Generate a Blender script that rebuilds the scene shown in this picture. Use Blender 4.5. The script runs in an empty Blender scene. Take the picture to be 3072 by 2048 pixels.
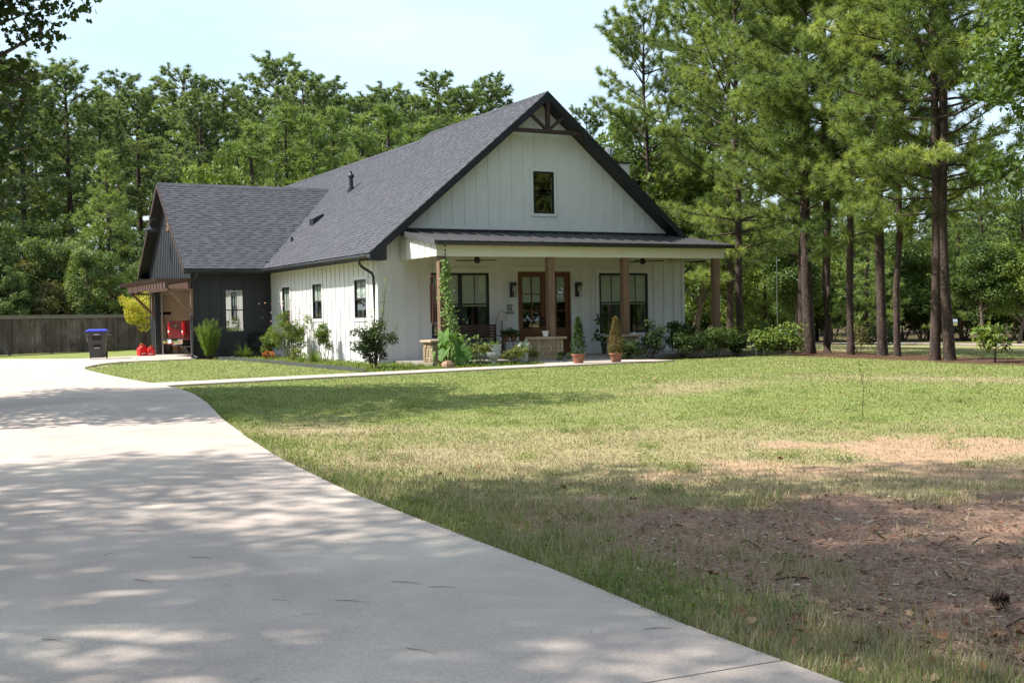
import bpy, math, random
import numpy as np
from mathutils import Vector, Matrix

SC = bpy.context.scene
COL = SC.collection
R = math.radians

# ---------------------------------------------------------------- camera
EYE = 1.36
CAM_F, CAM_YAW, CAM_PITCH, CAM_ROLL = 3498.8, R(28.524), R(-1.287), R(-1.046)
_F = Vector((math.sin(CAM_YAW) * math.cos(CAM_PITCH), math.cos(CAM_YAW) * math.cos(CAM_PITCH), math.sin(CAM_PITCH)))
_R0 = Vector((math.cos(CAM_YAW), -math.sin(CAM_YAW), 0))
_U0 = _R0.cross(_F)
_RR = math.cos(CAM_ROLL) * _R0 + math.sin(CAM_ROLL) * _U0
_UU = -math.sin(CAM_ROLL) * _R0 + math.cos(CAM_ROLL) * _U0
cd = bpy.data.cameras.new('camera')
cd.sensor_width = 36.0
cd.lens = 36.0 * CAM_F / 3072.0
cd.clip_start, cd.clip_end = 0.1, 3000.0
cam = bpy.data.objects.new('camera', cd)
COL.objects.link(cam)
cam.matrix_world = Matrix(((_RR.x, _UU.x, -_F.x, 0), (_RR.y, _UU.y, -_F.y, 0), (_RR.z, _UU.z, -_F.z, EYE), (0, 0, 0, 1)))
SC.camera = cam

# ---------------------------------------------------------------- light
SUN_DIR = Vector((-0.75, 0.327, 1.0)).normalized()      # from the ground towards the sun
SUN_EL = math.asin(SUN_DIR.z)
SUN_AZ = math.atan2(SUN_DIR.x, SUN_DIR.y)               # clockwise from +Y
world = bpy.data.worlds.new('World')
SC.world = world
world.use_nodes = True
wn, wl = world.node_tree.nodes, world.node_tree.links
wn.clear()
w_out = wn.new('ShaderNodeOutputWorld')
w_bg = wn.new('ShaderNodeBackground')
w_bg.inputs['Strength'].default_value = 0.105
w_sky = wn.new('ShaderNodeTexSky')
w_sky.sky_type = 'NISHITA'
w_sky.sun_disc = False
w_sky.sun_elevation = SUN_EL
w_sky.sun_rotation = SUN_AZ
w_sky.air_density = 1.0
w_sky.dust_density = 2.0
w_sky.ozone_density = 1.0
# thin high cloud over the whole sky
w_tc = wn.new('ShaderNodeTexCoord')
w_map = wn.new('ShaderNodeMapping')
w_map.inputs['Scale'].default_value = (1.3, 2.2, 5.0)
w_map.inputs['Rotation'].default_value = (0, 0, R(35))
w_noise = wn.new('ShaderNodeTexNoise')
w_noise.inputs['Scale'].default_value = 1.6
w_noise.inputs['Detail'].default_value = 8
w_noise.inputs['Roughness'].default_value = 0.55
w_ramp = wn.new('ShaderNodeMapRange')
w_ramp.inputs['From Min'].default_value = 0.36
w_ramp.inputs['From Max'].default_value = 0.74
w_ramp.inputs['To Min'].default_value = 0.34
w_ramp.inputs['To Max'].default_value = 0.84
w_mix = wn.new('ShaderNodeMix')
w_mix.data_type = 'RGBA'
w_mix.inputs['B'].default_value = (5.1, 6.3, 7.3, 1)
wl.new(w_tc.outputs['Generated'], w_map.inputs['Vector'])
wl.new(w_map.outputs['Vector'], w_noise.inputs['Vector'])
wl.new(w_noise.outputs['Fac'], w_ramp.inputs['Value'])
wl.new(w_ramp.outputs['Result'], w_mix.inputs['Factor'])
wl.new(w_sky.outputs['Color'], w_mix.inputs['A'])
wl.new(w_mix.outputs['Result'], w_bg.inputs['Color'])
wl.new(w_bg.outputs['Background'], w_out.inputs['Surface'])

sd = bpy.data.lights.new('sun', 'SUN')
sd.energy = 4.4
sd.angle = R(0.55)
sd.color = (1.0, 0.95, 0.875)
sun = bpy.data.objects.new('sun', sd)
COL.objects.link(sun)
sun.location = (-20, 10, 40)
sun.rotation_euler = (-SUN_DIR).to_track_quat('-Z', 'Y').to_euler()

SC.view_settings.view_transform = 'Standard'
SC.view_settings.look = 'None'
SC.view_settings.exposure = 1.1
SC.view_settings.gamma = 1.0
SC.render.engine = 'CYCLES'
SC.cycles.max_bounces = 6
SC.cycles.diffuse_bounces = 3
SC.cycles.glossy_bounces = 3
SC.cycles.transmission_bounces = 4
SC.cycles.transparent_max_bounces = 12
SC.cycles.caustics_reflective = False
SC.cycles.caustics_refractive = False
SC.cycles.use_denoising = True

# ---------------------------------------------------------------- small helpers
rng = np.random.default_rng(7)
random.seed(7)


def ray(px, py):
    "direction of the sight line through a point of the 3072 x 2048 picture"
    return _F + _RR * ((px - 1536) / CAM_F) - _UU * ((py - 1024) / CAM_F)


def at_dist(px, d):
    "ground position at horizontal distance d along a bearing"
    v = ray(px, 1024)
    v.z = 0
    v.normalize()
    return v.x * d, v.y * d


def top_z(px, py, d):
    v = ray(px, py)
    return EYE + d * v.z / math.hypot(v.x, v.y)


def smooth(t):
    t = np.clip(t, 0, 1)
    return t * t * (3 - 2 * t)


def gz(x, y):
    "terrain height"
    x = np.asarray(x, float)
    y = np.asarray(y, float)
    z = -0.2 * (1 - smooth((y + 0.25 * x - 8) / 16))
    far = np.clip(x - 25.0, 0, None)
    z = z - 0.75 * smooth(far / 30.0)
    z = z + 0.025 * np.sin(x * 0.31 + 1.1) * np.sin(y * 0.27) * smooth((np.hypot(x - 5, y - 10) - 0) / 12) * (1 - smooth((y - 20) / 6))
    return z


# ---------------------------------------------------------------- materials
def nodes_of(m):
    m.use_nodes = True
    return m.node_tree.nodes, m.node_tree.links


def mat(name, c1, c2=None, rough=0.6, scale=3.0, detail=4.0, bump=0.0, bscale=None, metal=0.0, spec=0.35, stretch=None, coat=0.0, third=None, obj_rand=0.0):
    "noise-mottled principled material in world space; c1/c2 the two tones"
    m = bpy.data.materials.new(name)
    n, l = nodes_of(m)
    b = n['Principled BSDF']
    b.inputs['Roughness'].default_value = rough
    b.inputs['Metallic'].default_value = metal
    b.inputs['Specular IOR Level'].default_value = spec
    if coat:
        b.inputs['Coat Weight'].default_value = coat
        b.inputs['Coat Roughness'].default_value = 0.05
    if c2 is None:
        c2 = tuple(v * 0.82 for v in c1)
    g = n.new('ShaderNodeNewGeometry')
    mp = n.new('ShaderNodeMapping')
    if stretch:
        mp.inputs['Scale'].default_value = stretch
    l.new(g.outputs['Position'], mp.inputs['Vector'])
    t = n.new('ShaderNodeTexNoise')
    t.inputs['Scale'].default_value = scale
    t.inputs['Detail'].default_value = detail
    t.inputs['Roughness'].default_value = 0.6
    l.new(mp.outputs['Vector'], t.inputs['Vector'])
    mr = n.new('ShaderNodeMapRange')
    mr.inputs['From Min'].default_value = 0.3
    mr.inputs['From Max'].default_value = 0.7
    l.new(t.outputs['Fac'], mr.inputs['Value'])
    fac = mr.outputs['Result']
    if obj_rand:
        oi = n.new('ShaderNodeObjectInfo')
        mx0 = n.new('ShaderNodeMath')
        mx0.operation = 'MULTIPLY_ADD'
        mx0.inputs[1].default_value = obj_rand
        l.new(oi.outputs['Random'], mx0.inputs[0])
        sc0 = n.new('ShaderNodeMath')
        sc0.operation = 'MULTIPLY'
        sc0.inputs[1].default_value = 1 - obj_rand
        l.new(fac, sc0.inputs[0])
        l.new(sc0.outputs[0], mx0.inputs[2])
        fac = mx0.outputs[0]
    mx = n.new('ShaderNodeMix')
    mx.data_type = 'RGBA'
    mx.inputs['A'].default_value = (*c1, 1)
    mx.inputs['B'].default_value = (*c2, 1)
    l.new(fac, mx.inputs['Factor'])
    col = mx.outputs['Result']
    if third:
        c3, s3, lo, hi = third
        t3 = n.new('ShaderNodeTexNoise')
        t3.inputs['Scale'].default_value = s3
        t3.inputs['Detail'].default_value = 3
        l.new(g.outputs['Position'], t3.inputs['Vector'])
        m3 = n.new('ShaderNodeMapRange')
        m3.inputs['From Min'].default_value = lo
        m3.inputs['From Max'].default_value = hi
        l.new(t3.outputs['Fac'], m3.inputs['Value'])
        x3 = n.new('ShaderNodeMix')
        x3.data_type = 'RGBA'
        x3.inputs['B'].default_value = (*c3, 1)
        l.new(m3.outputs['Result'], x3.inputs['Factor'])
        l.new(col, x3.inputs['A'])
        col = x3.outputs['Result']
    l.new(col, b.inputs['Base Color'])
    if bump:
        tb = n.new('ShaderNodeTexNoise')
        tb.inputs['Scale'].default_value = bscale or scale * 6
        tb.inputs['Detail'].default_value = 3
        l.new(mp.outputs['Vector'], tb.inputs['Vector'])
        bp = n.new('ShaderNodeBump')
        bp.inputs['Strength'].default_value = bump
        bp.inputs['Distance'].default_value = 0.02
        l.new(tb.outputs['Fac'], bp.inputs['Height'])
        l.new(bp.outputs['Normal'], b.inputs['Normal'])
    return m


def leafmat(name, dark, light, trans=0.3, rough=0.55, spec=0.25, tip=None):
    "foliage: tone picked per leaf by the mesh attribute v"
    m = bpy.data.materials.new(name)
    n, l = nodes_of(m)
    b = n['Principled BSDF']
    out = n['Material Output']
    at = n.new('ShaderNodeAttribute')
    at.attribute_name = 'v'
    rp = n.new('ShaderNodeValToRGB')
    e = rp.color_ramp.elements
    e[0].position, e[0].color = 0.0, (*dark, 1)
    e[1].position, e[1].color = 0.85, (*light, 1)
    if tip:
        k = e.new(1.0)
        k.color = (*tip, 1)
    oi = n.new('ShaderNodeObjectInfo')
    ad = n.new('ShaderNodeMath')
    ad.operation = 'MULTIPLY_ADD'
    ad.inputs[1].default_value = 0.22
    l.new(oi.outputs['Random'], ad.inputs[0])
    l.new(at.outputs['Fac'], ad.inputs[2])
    sb = n.new('ShaderNodeMath')
    sb.operation = 'SUBTRACT'
    sb.inputs[1].default_value = 0.11
    l.new(ad.outputs[0], sb.inputs[0])
    l.new(sb.outputs[0], rp.inputs['Fac'])
    l.new(rp.outputs['Color'], b.inputs['Base Color'])
    b.inputs['Roughness'].default_value = rough
    b.inputs['Specular IOR Level'].default_value = spec
    tr = n.new('ShaderNodeBsdfTranslucent')
    br = n.new('ShaderNodeMix')
    br.data_type = 'RGBA'
    br.blend_type = 'MULTIPLY'
    br.inputs['Factor'].default_value = 1.0
    br.inputs['B'].default_value = (1.25, 1.2, 0.55, 1)
    l.new(rp.outputs['Color'], br.inputs['A'])
    l.new(br.outputs['Result'], tr.inputs['Color'])
    ms = n.new('ShaderNodeMixShader')
    ms.inputs['Fac'].default_value = trans
    l.new(b.outputs['BSDF'], ms.inputs[1])
    l.new(tr.outputs['BSDF'], ms.inputs[2])
    l.new(ms.outputs['Shader'], out.inputs['Surface'])
    return m


def glassmat(name, tint=(0.75, 0.8, 0.78), refl=0.2, rough=0.0):
    "window glass: see-through with a coated, fairly strong mirror reflection"
    m = bpy.data.materials.new(name)
    n, l = nodes_of(m)
    n.remove(n['Principled BSDF'])
    out = n['Material Output']
    tp = n.new('ShaderNodeBsdfTransparent')
    tp.inputs['Color'].default_value = (*tint, 1)
    gl = n.new('ShaderNodeBsdfGlossy')
    gl.inputs['Roughness'].default_value = rough
    lw = n.new('ShaderNodeLayerWeight')
    lw.inputs['Blend'].default_value = 0.5
    pw = n.new('ShaderNodeMath')
    pw.operation = 'POWER'
    pw.inputs[1].default_value = 4.0
    l.new(lw.outputs['Facing'], pw.inputs[0])
    mr = n.new('ShaderNodeMapRange')
    mr.inputs['To Min'].default_value = refl
    mr.inputs['To Max'].default_value = 0.9
    l.new(pw.outputs[0], mr.inputs['Value'])
    ms = n.new('ShaderNodeMixShader')
    l.new(mr.outputs['Result'], ms.inputs['Fac'])
    l.new(tp.outputs['BSDF'], ms.inputs[1])
    l.new(gl.outputs['BSDF'], ms.inputs[2])
    l.new(ms.outputs['Shader'], out.inputs['Surface'])
    return m


# ---------------------------------------------------------------- mesh building
def link(o, parent=None):
    COL.objects.link(o)
    if parent is not None:
        o.parent = parent
    return o


def tag(o, label, cat, group=None, kind=None):
    if label:
        o['label'] = label
    if cat:
        o['category'] = cat
    if group:
        o['group'] = group
    if kind:
        o['kind'] = kind
    return o


def thing(name, label, cat, loc=(0, 0, 0), rz=0.0, group=None):
    o = bpy.data.objects.new(name, None)
    o.empty_display_size = 0.2
    o.location = loc
    o.rotation_euler = (0, 0, rz)
    link(o)
    return tag(o, label, cat, group)


class MB:
    "collects faces for one mesh, in the frame of the thing it belongs to"

    def __init__(self, off=(0, 0, 0)):
        self.v, self.f, self.off = [], [], off

    def add(self, vs, fs):
        k = len(self.v)
        ox, oy, oz = self.off
        self.v += [(a - ox, b - oy, c - oz) for a, b, c in vs]
        self.f += [tuple(i + k for i in f) for f in fs]
        return self

    def box(self, x0, x1, y0, y1, z0, z1):
        vs = [(x0, y0, z0), (x1, y0, z0), (x1, y1, z0), (x0, y1, z0), (x0, y0, z1), (x1, y0, z1), (x1, y1, z1), (x0, y1, z1)]
        return self.add(vs, [(0, 3, 2, 1), (4, 5, 6, 7), (0, 1, 5, 4), (1, 2, 6, 5), (2, 3, 7, 6), (3, 0, 4, 7)])

    def bar(self, a, b, w, h, up=(0, 0, 1)):
        "rectangular bar from a to b, w wide, h high"
        a, b = Vector(a), Vector(b)
        d = (b - a).normalized()
        s = d.cross(Vector(up))
        if s.length < 1e-4:
            s = d.cross(Vector((1, 0, 0)))
        s.normalize()
        u = s.cross(d)
        vs = []
        for p in (a, b):
            for i, j in ((-1, -1), (1, -1), (1, 1), (-1, 1)):
                q = p + s * (w / 2 * i) + u * (h / 2 * j)
                vs.append(tuple(q))
        return self.add(vs, [(3, 2, 1, 0), (4, 5, 6, 7), (0, 1, 5, 4), (1, 2, 6, 5), (2, 3, 7, 6), (3, 0, 4, 7)])

    def prism(self, poly, vec):
        "extrude a planar polygon of 3-D points along vec"
        n = len(poly)
        vs = [tuple(p) for p in poly] + [tuple(Vector(p) + Vector(vec)) for p in poly]
        fs = [tuple(range(n))[::-1], tuple(range(n, 2 * n))]
        fs += [(i, (i + 1) % n, (i + 1) % n + n, i + n) for i in range(n)]
        return self.add(vs, fs)

    def tube(self, path, rad, n=6, cap=True):
        path = [Vector(p) for p in path]
        if not hasattr(rad, '__len__'):
            rad = [rad] * len(path)
        vs, fs = [], []
        ref = Vector((0, 0, 1))
        for i, p in enumerate(path):
            d = (path[min(i + 1, len(path) - 1)] - path[max(i - 1, 0)]).normalized()
            s = d.cross(ref)
            if s.length < 0.05:
                s = d.cross(Vector((1, 0, 0)))
            s.normalize()
            u = s.cross(d)
            for k in range(n):
                a = 2 * math.pi * k / n
                vs.append(tuple(p + (s * math.cos(a) + u * math.sin(a)) * rad[i]))
        for i in range(len(path) - 1):
            for k in range(n):
                k2 = (k + 1) % n
                fs.append((i * n + k, i * n + k2, (i + 1) * n + k2, (i + 1) * n + k))
        if cap:
            fs.append(tuple(range(n))[::-1])
            fs.append(tuple(range((len(path) - 1) * n, len(path) * n)))
        return self.add(vs, fs)

    def lathe(self, prof, c=(0, 0, 0), n=20, sq=0.0):
        vs, fs = [], []
        for r, z in prof:
            for k in range(n):
                a = 2 * math.pi * (k + 0.5) / n
                ca, sa = math.cos(a), math.sin(a)
                if sq:
                    q = max(abs(ca), abs(sa))
                    ca, sa = ca * (1 - sq) + ca / q * sq, sa * (1 - sq) + sa / q * sq
                vs.append((c[0] + r * ca, c[1] + r * sa, c[2] + z))
        for i in range(len(prof) - 1):
            for k in range(n):
                k2 = (k + 1) % n
                fs.append((i * n + k, i * n + k2, (i + 1) * n + k2, (i + 1) * n + k))
        fs.append(tuple(range(n))[::-1])
        fs.append(tuple(range((len(prof) - 1) * n, len(prof) * n)))
        return self.add(vs, fs)

    def build(self, name, m, parent=None, smooth=False, bevel=0.0, v=None):
        me = bpy.data.meshes.new(name)
        me.from_pydata(self.v, [], self.f)
        me.materials.append(m)
        if smooth:
            me.polygons.foreach_set('use_smooth', [True] * len(me.polygons))
            try:
                me.set_sharp_from_angle(angle=R(40))
            except Exception:
                pass
        o = link(bpy.data.objects.new(name, me), parent)
        if bevel:
            md = o.modifiers.new('bevel', 'BEVEL')
            md.width, md.segments, md.limit_method = bevel, 2, 'ANGLE'
        return o


def np_mesh(name, V, Fc, m, parent=None, v=None, smooth=False, loops=3, flat=False):
    "mesh from arrays: V (n,3), Fc (k,loops); v = per-vertex tone"
    me = bpy.data.meshes.new(name)
    V = np.ascontiguousarray(V, np.float32)
    Fc = np.ascontiguousarray(Fc, np.int32)
    nf = len(Fc)
    me.vertices.add(len(V))
    me.vertices.foreach_set('co', V.ravel())
    me.loops.add(nf * loops)
    me.loops.foreach_set('vertex_index', Fc.ravel())
    me.polygons.add(nf)
    me.polygons.foreach_set('loop_start', np.arange(0, nf * loops, loops, dtype=np.int32))
    if v is not None:
        a = me.attributes.new('v', 'FLOAT', 'POINT')
        a.data.foreach_set('value', np.ascontiguousarray(v, np.float32))
    if smooth:
        me.polygons.foreach_set('use_smooth', np.ones(nf, bool))
    me.materials.append(m)
    me.update(calc_edges=True)
    me.validate()
    if flat:
        me.shade_flat()
    if name is None:
        return me
    return link(bpy.data.objects.new(name, me), parent)


_unit = {}


def piece(name, parent, m, x0, x1, y0, y1, z0, z1, off=(0, 0, 0), rot=None):
    "a box-shaped piece that shares one unit mesh per material"
    key = m.name
    if key not in _unit:
        mb = MB().box(-0.5, 0.5, -0.5, 0.5, -0.5, 0.5)
        me = bpy.data.meshes.new('block')
        me.from_pydata(mb.v, [], mb.f)
        me.materials.append(m)
        _unit[key] = me
    o = bpy.data.objects.new(name, _unit[key])
    o.location = ((x0 + x1) / 2 - off[0], (y0 + y1) / 2 - off[1], (z0 + z1) / 2 - off[2])
    o.scale = (x1 - x0, y1 - y0, z1 - z0)
    if rot:
        o.rotation_euler = rot
    return link(o, parent)


def inpoly(px, py, poly):
    px, py = np.asarray(px, float), np.asarray(py, float)
    r = np.zeros(px.shape, bool)
    n = len(poly)
    for i in range(n):
        x1, y1 = poly[i]
        x2, y2 = poly[(i + 1) % n]
        c = ((y1 > py) != (y2 > py)) & (px < (x2 - x1) * (py - y1) / (y2 - y1 + 1e-12) + x1)
        r ^= c
    return r


def vnoise(x, y, s, seed=0):
    "cheap smooth value noise 0..1"
    x = np.asarray(x, float) * s + seed * 17.3
    y = np.asarray(y, float) * s - seed * 9.1
    xi, yi = np.floor(x), np.floor(y)
    fx, fy = smooth(x - xi), smooth(y - yi)

    def h(a, b):
        t = np.sin(a * 127.1 + b * 311.7 + seed * 74.7) * 43758.5453
        return t - np.floor(t)
    return (h(xi, yi) * (1 - fx) + h(xi + 1, yi) * fx) * (1 - fy) + (h(xi, yi + 1) * (1 - fx) + h(xi + 1, yi + 1) * fx) * fy


def fbm(x, y, s, seed=0, o=4):
    t, a, w = 0, 0.5, 0
    for i in range(o):
        t = t + a * vnoise(x, y, s * 2 ** i, seed + i)
        w += a
        a *= 0.55
    return t / w


def dup(root, loc, rz=0.0, s=1.0, label=None, group=None):
    "copy a thing with its parts and their sub-parts"
    r = root.copy()
    COL.objects.link(r)
    r.location, r.rotation_euler = loc, (0, 0, rz)
    r.scale = (s, s, s) if not hasattr(s, '__len__') else s
    if label:
        r['label'] = label
    if group:
        r['group'] = group
    for ch in list(root.children):
        c = ch.copy()
        COL.objects.link(c)
        c.parent = r
        for g in list(ch.children):
            d = g.copy()
            COL.objects.link(d)
            d.parent = c
    return r

# ================================================================ GROUND
DRIVE_R = [(3.41, -6), (3.41, 4.66), (3.51, 6.1), (3.55, 8.1), (3.58, 9.7), (3.74, 12.25), (3.98, 14.4), (4.3, 16.75), (4.76, 19.4), (5.08, 21.7),
           (5.2, 23.6), (5.22, 25.2), (5.12, 28.0), (5.1, 31.0), (5.12, 33.4), (5.22, 35.4), (5.45, 37.0), (5.92, 38.5), (6.55, 40.0), (7.27, 41.0), (8.2, 41.4), (9.68, 41.5)]
DRIVE_TOP = [(9.68, 48.0), (9.24, 47.6), (7.78, 46.75), (6.6, 46.1), (6.1, 46.2), (5.22, 47.6), (4.13, 49.1), (2.5, 51.0)]
DRIVE_L = [(-1.6, -6), (-1.6, 10), (-1.2, 16), (-0.5, 22), (-0.2, 30), (-0.4, 40), (-1.2, 51)]
DRIVE_POLY = DRIVE_R + DRIVE_TOP + DRIVE_L[::-1]
WALK_F = [(5.1, 24.62), (8.5, 25.15), (12.0, 25.6), (15.5, 25.9), (17.2, 26.0), (19.3, 26.15)]
WALK_B = [(19.3, 26.75), (18.9, 28.9), (15.95, 28.9), (15.9, 27.25), (15.5, 27.05), (12.0, 26.7), (8.5, 26.3), (5.1, 25.9)]
WALK_POLY = WALK_F + WALK_B
HOUSE_POLY = [(9.85, 41.97), (12.78, 41.97), (12.78, 31.58), (13.2, 31.58), (13.2, 28.8), (23.6, 28.8), (23.76, 57), (9.85, 57)]
BED_POLY = [(10.72, 40.0), (10.7, 34.6), (10.66, 30.5), (10.7, 28.6), (10.45, 27.0), (10.4, 26.6), (15.5, 27.1), (15.9, 27.3), (15.9, 28.9), (13.2, 28.9), (13.2, 31.6), (12.8, 31.6), (12.8, 42), (9.95, 42), (9.95, 41.2)]
BED_R_POLY = [(18.9, 27.0), (22.0, 26.9), (26.0, 27.6), (26.5, 31), (23.7, 33), (23.7, 28.8), (18.9, 28.8)]
PINE_BED = [(23.5, 24.8), (23.1, 20.0), (22.9, 16.5), (23.0, 10), (24.5, 9), (26.3, 16), (26.6, 22), (28.5, 30), (26.5, 31.5), (25.0, 28.5), (23.2, 27.0)]
MULCH_POLY = [(4.6, 7.9), (5.99, 7.9), (7.6, 7.4), (9.6, 6.2), (9.0, 2.4), (6.0, 1.6), (4.6, 2.9), (4.05, 3.7), (3.92, 4.84), (4.0, 5.78), (4.2, 6.9)]


def poly_dist(x, y, poly):
    "signed-ish distance: positive inside"
    x, y = np.asarray(x, float), np.asarray(y, float)
    d = np.full(x.shape, 1e9)
    n = len(poly)
    for i in range(n):
        ax, ay = poly[i]
        bx, by = poly[(i + 1) % n]
        ex, ey = bx - ax, by - ay
        t = np.clip(((x - ax) * ex + (y - ay) * ey) / (ex * ex + ey * ey + 1e-9), 0, 1)
        d = np.minimum(d, np.hypot(x - ax - t * ex, y - ay - t * ey))
    return np.where(inpoly(x, y, poly), d, -d)


def mulch_mask(x, y):
    n = fbm(x, y, 1.6, 3) - 0.5
    m = smooth((poly_dist(x, y, MULCH_POLY) + n * 2.2 + 0.1) / 0.95)
    x, y = np.asarray(x, float), np.asarray(y, float)
    away = -poly_dist(x, y, DRIVE_POLY)
    thin = smooth((away - 0.25) / 0.6) * (1 - smooth((np.hypot(x, y) - 8.2) / 2.2)) * np.clip(0.25 + 1.3 * fbm(x, y, 1.9, 9), 0, 0.93)
    return np.maximum(m, thin)


def dry_sunlit_mask(x, y):
    x, y = np.asarray(x, float), np.asarray(y, float)
    d = np.hypot(x, y)
    n1 = fbm(x, y, 0.35, 11)
    n2 = fbm(x, y, 1.3, 5)
    base = -0.04 + 0.93 * (1 - smooth((d - 10.0) / 9.0))
    m = base + ((n1 - 0.5) * 0.85 + (n2 - 0.5) * 0.75) * (1 - 0.35 * smooth((d - 15) / 5))

    def spot(cx, cy, rx, ry, a, k):
        return k * np.exp(-(((x - cx) * math.cos(a) + (y - cy) * math.sin(a)) / rx) ** 2 - ((-(x - cx) * math.sin(a) + (y - cy) * math.cos(a)) / ry) ** 2)
    m = m + spot(12.9, 17.0, 2.4, 0.9, 0.6, 0.75) + spot(18.5, 15.4, 3.0, 1.0, 2.1, 0.8) + spot(5.1, 14.6, 1.3, 0.55, -0.7, 0.75)
    m = m + spot(10.4, 8.6, 3.0, 1.2, 2.3, 0.35) + spot(6.4, 8.4, 1.8, 0.5, 2.6, 0.5) + spot(5.8, 37.6, 0.5, 2.0, -0.4, 0.6)
    m = m - spot(9.5, 22.5, 6.0, 2.6, 0.2, 0.35) - spot(14.0, 12.6, 4.5, 0.9, 2.35, 0.45) - spot(5.2, 8.8, 1.4, 0.45, 2.4, 0.35)
    m = m + 0.5 * smooth((x - 26.5) / 3)  # far right lawn coloured paler, standing in for sunlight on it
    return np.clip(m, 0, 1)


def bare_mask(x, y):
    x, y = np.asarray(x, float), np.asarray(y, float)
    n = fbm(x, y, 0.9, 21)
    z = np.exp(-(((x - 10.2) / 3.4) ** 2 + ((y - 8.4) / 2.6) ** 2)) * 0.62 + np.exp(-(((x - 6.0) / 2.5) ** 2 + ((y - 8.3) / 1.2) ** 2)) * 0.35
    return smooth((n - 0.80 + z * 0.62) / 0.14) * 0.9


def straw_mask(x, y):
    n = fbm(x, y, 0.8, 31) - 0.5
    return smooth((poly_dist(x, y, PINE_BED) + n * 1.2 + 0.1) / 0.8)


def bed_mask(x, y):
    return np.maximum(smooth((poly_dist(x, y, BED_POLY) + 0.02) / 0.12), smooth((poly_dist(x, y, BED_R_POLY) + 0.1) / 0.4))


def ground_material():
    m = bpy.data.materials.new('ground')
    n, l = nodes_of(m)
    b = n['Principled BSDF']
    b.inputs['Roughness'].default_value = 0.95
    b.inputs['Specular IOR Level'].default_value = 0.1
    g = n.new('ShaderNodeNewGeometry')

    def noise(s, d=4):
        t = n.new('ShaderNodeTexNoise')
        t.inputs['Scale'].default_value = s
        t.inputs['Detail'].default_value = d
        t.inputs['Roughness'].default_value = 0.65
        l.new(g.outputs['Position'], t.inputs['Vector'])
        r = n.new('ShaderNodeMapRange')
        r.inputs['From Min'].default_value = 0.32
        r.inputs['From Max'].default_value = 0.68
        l.new(t.outputs['Fac'], r.inputs['Value'])
        return r.outputs['Result']

    def mixc(f, a, b_):
        x = n.new('ShaderNodeMix')
        x.data_type = 'RGBA'
        for s, v in (('A', a), ('B', b_)):
            if isinstance(v, tuple):
                x.inputs[s].default_value = (*v, 1)
            else:
                l.new(v, x.inputs[s])
        l.new(f, x.inputs['Factor'])
        return x.outputs['Result']

    def attr(nm):
        a = n.new('ShaderNodeAttribute')
        a.attribute_name = nm
        return a.outputs['Fac']
    green = mixc(noise(9), (0.16, 0.19, 0.052), (0.235, 0.27, 0.088))
    green = mixc(noise(0.5), green, (0.16, 0.18, 0.055))
    dry = mixc(noise(14), (0.23, 0.185, 0.095), (0.36, 0.30, 0.17))
    bare = mixc(noise(6), (0.30, 0.185, 0.115), (0.40, 0.27, 0.18))
    mul = mixc(noise(38, 2), (0.15, 0.09, 0.062), (0.30, 0.20, 0.145))
    straw = mixc(noise(22, 3), (0.055, 0.03, 0.019), (0.12, 0.065, 0.04))  # pine straw, darkened to stand in for shade under the pines
    bed = mixc(noise(16, 3), (0.035, 0.026, 0.017), (0.085, 0.06, 0.036))
    c = mixc(attr('dry'), green, dry)
    c = mixc(attr('bare'), c, bare)
    c = mixc(attr('mulch'), c, mul)
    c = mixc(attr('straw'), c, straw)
    c = mixc(attr('bed'), c, bed)
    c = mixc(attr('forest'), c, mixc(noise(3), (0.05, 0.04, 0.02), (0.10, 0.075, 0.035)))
    l.new(c, b.inputs['Base Color'])
    tb = n.new('ShaderNodeTexNoise')
    tb.inputs['Scale'].default_value = 30
    tb.inputs['Detail'].default_value = 4
    l.new(g.outputs['Position'], tb.inputs['Vector'])
    bp = n.new('ShaderNodeBump')
    bp.inputs['Strength'].default_value = 0.6
    bp.inputs['Distance'].default_value = 0.04
    l.new(tb.outputs['Fac'], bp.inputs['Height'])
    l.new(bp.outputs['Normal'], b.inputs['Normal'])
    return m


def build_ground():
    def axis(lo, hi, step, far0, far1):
        a = np.arange(lo, hi + step / 2, step)
        o1 = hi + np.cumsum(step * 1.25 ** np.arange(1, 60))
        o0 = lo - np.cumsum(step * 1.25 ** np.arange(1, 60))
        return np.concatenate([o0[o0 > far0][::-1], a, o1[o1 < far1]])
    xs = axis(-2, 27, 0.17, -700, 900)
    ys = axis(1, 32, 0.17, -300, 900)
    gx, gy = np.meshgrid(xs, ys, indexing='ij')
    z = gz(gx, gy)
    z = z - 0.09 * (inpoly(gx, gy, DRIVE_POLY) | inpoly(gx, gy, WALK_POLY))
    # slab edge: soil just beside the concrete sits a little lower than the top
    V = np.stack([gx, gy, z], -1).reshape(-1, 3)
    nx, ny = gx.shape
    i = np.arange(nx * ny).reshape(nx, ny)
    Fc = np.stack([i[:-1, :-1], i[1:, :-1], i[1:, 1:], i[:-1, 1:]], -1).reshape(-1, 4)
    o = np_mesh('ground', V, Fc, ground_material(), smooth=True, loops=4)
    x, y = V[:, 0], V[:, 1]
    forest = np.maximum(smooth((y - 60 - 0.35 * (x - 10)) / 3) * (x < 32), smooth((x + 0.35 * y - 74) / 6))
    for nm, val in (('dry', dry_sunlit_mask(x, y)), ('bare', bare_mask(x, y)), ('mulch', mulch_mask(x, y)), ('straw', straw_mask(x, y)), ('bed', bed_mask(x, y)), ('forest', forest)):
        a = o.data.attributes.new(nm, 'FLOAT', 'POINT')
        a.data.foreach_set('value', np.ascontiguousarray(val, np.float32))
    tag(o, 'lawn and bare soil around the house, patchy green and straw coloured', None, kind='structure')
    return o


build_ground()

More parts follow.
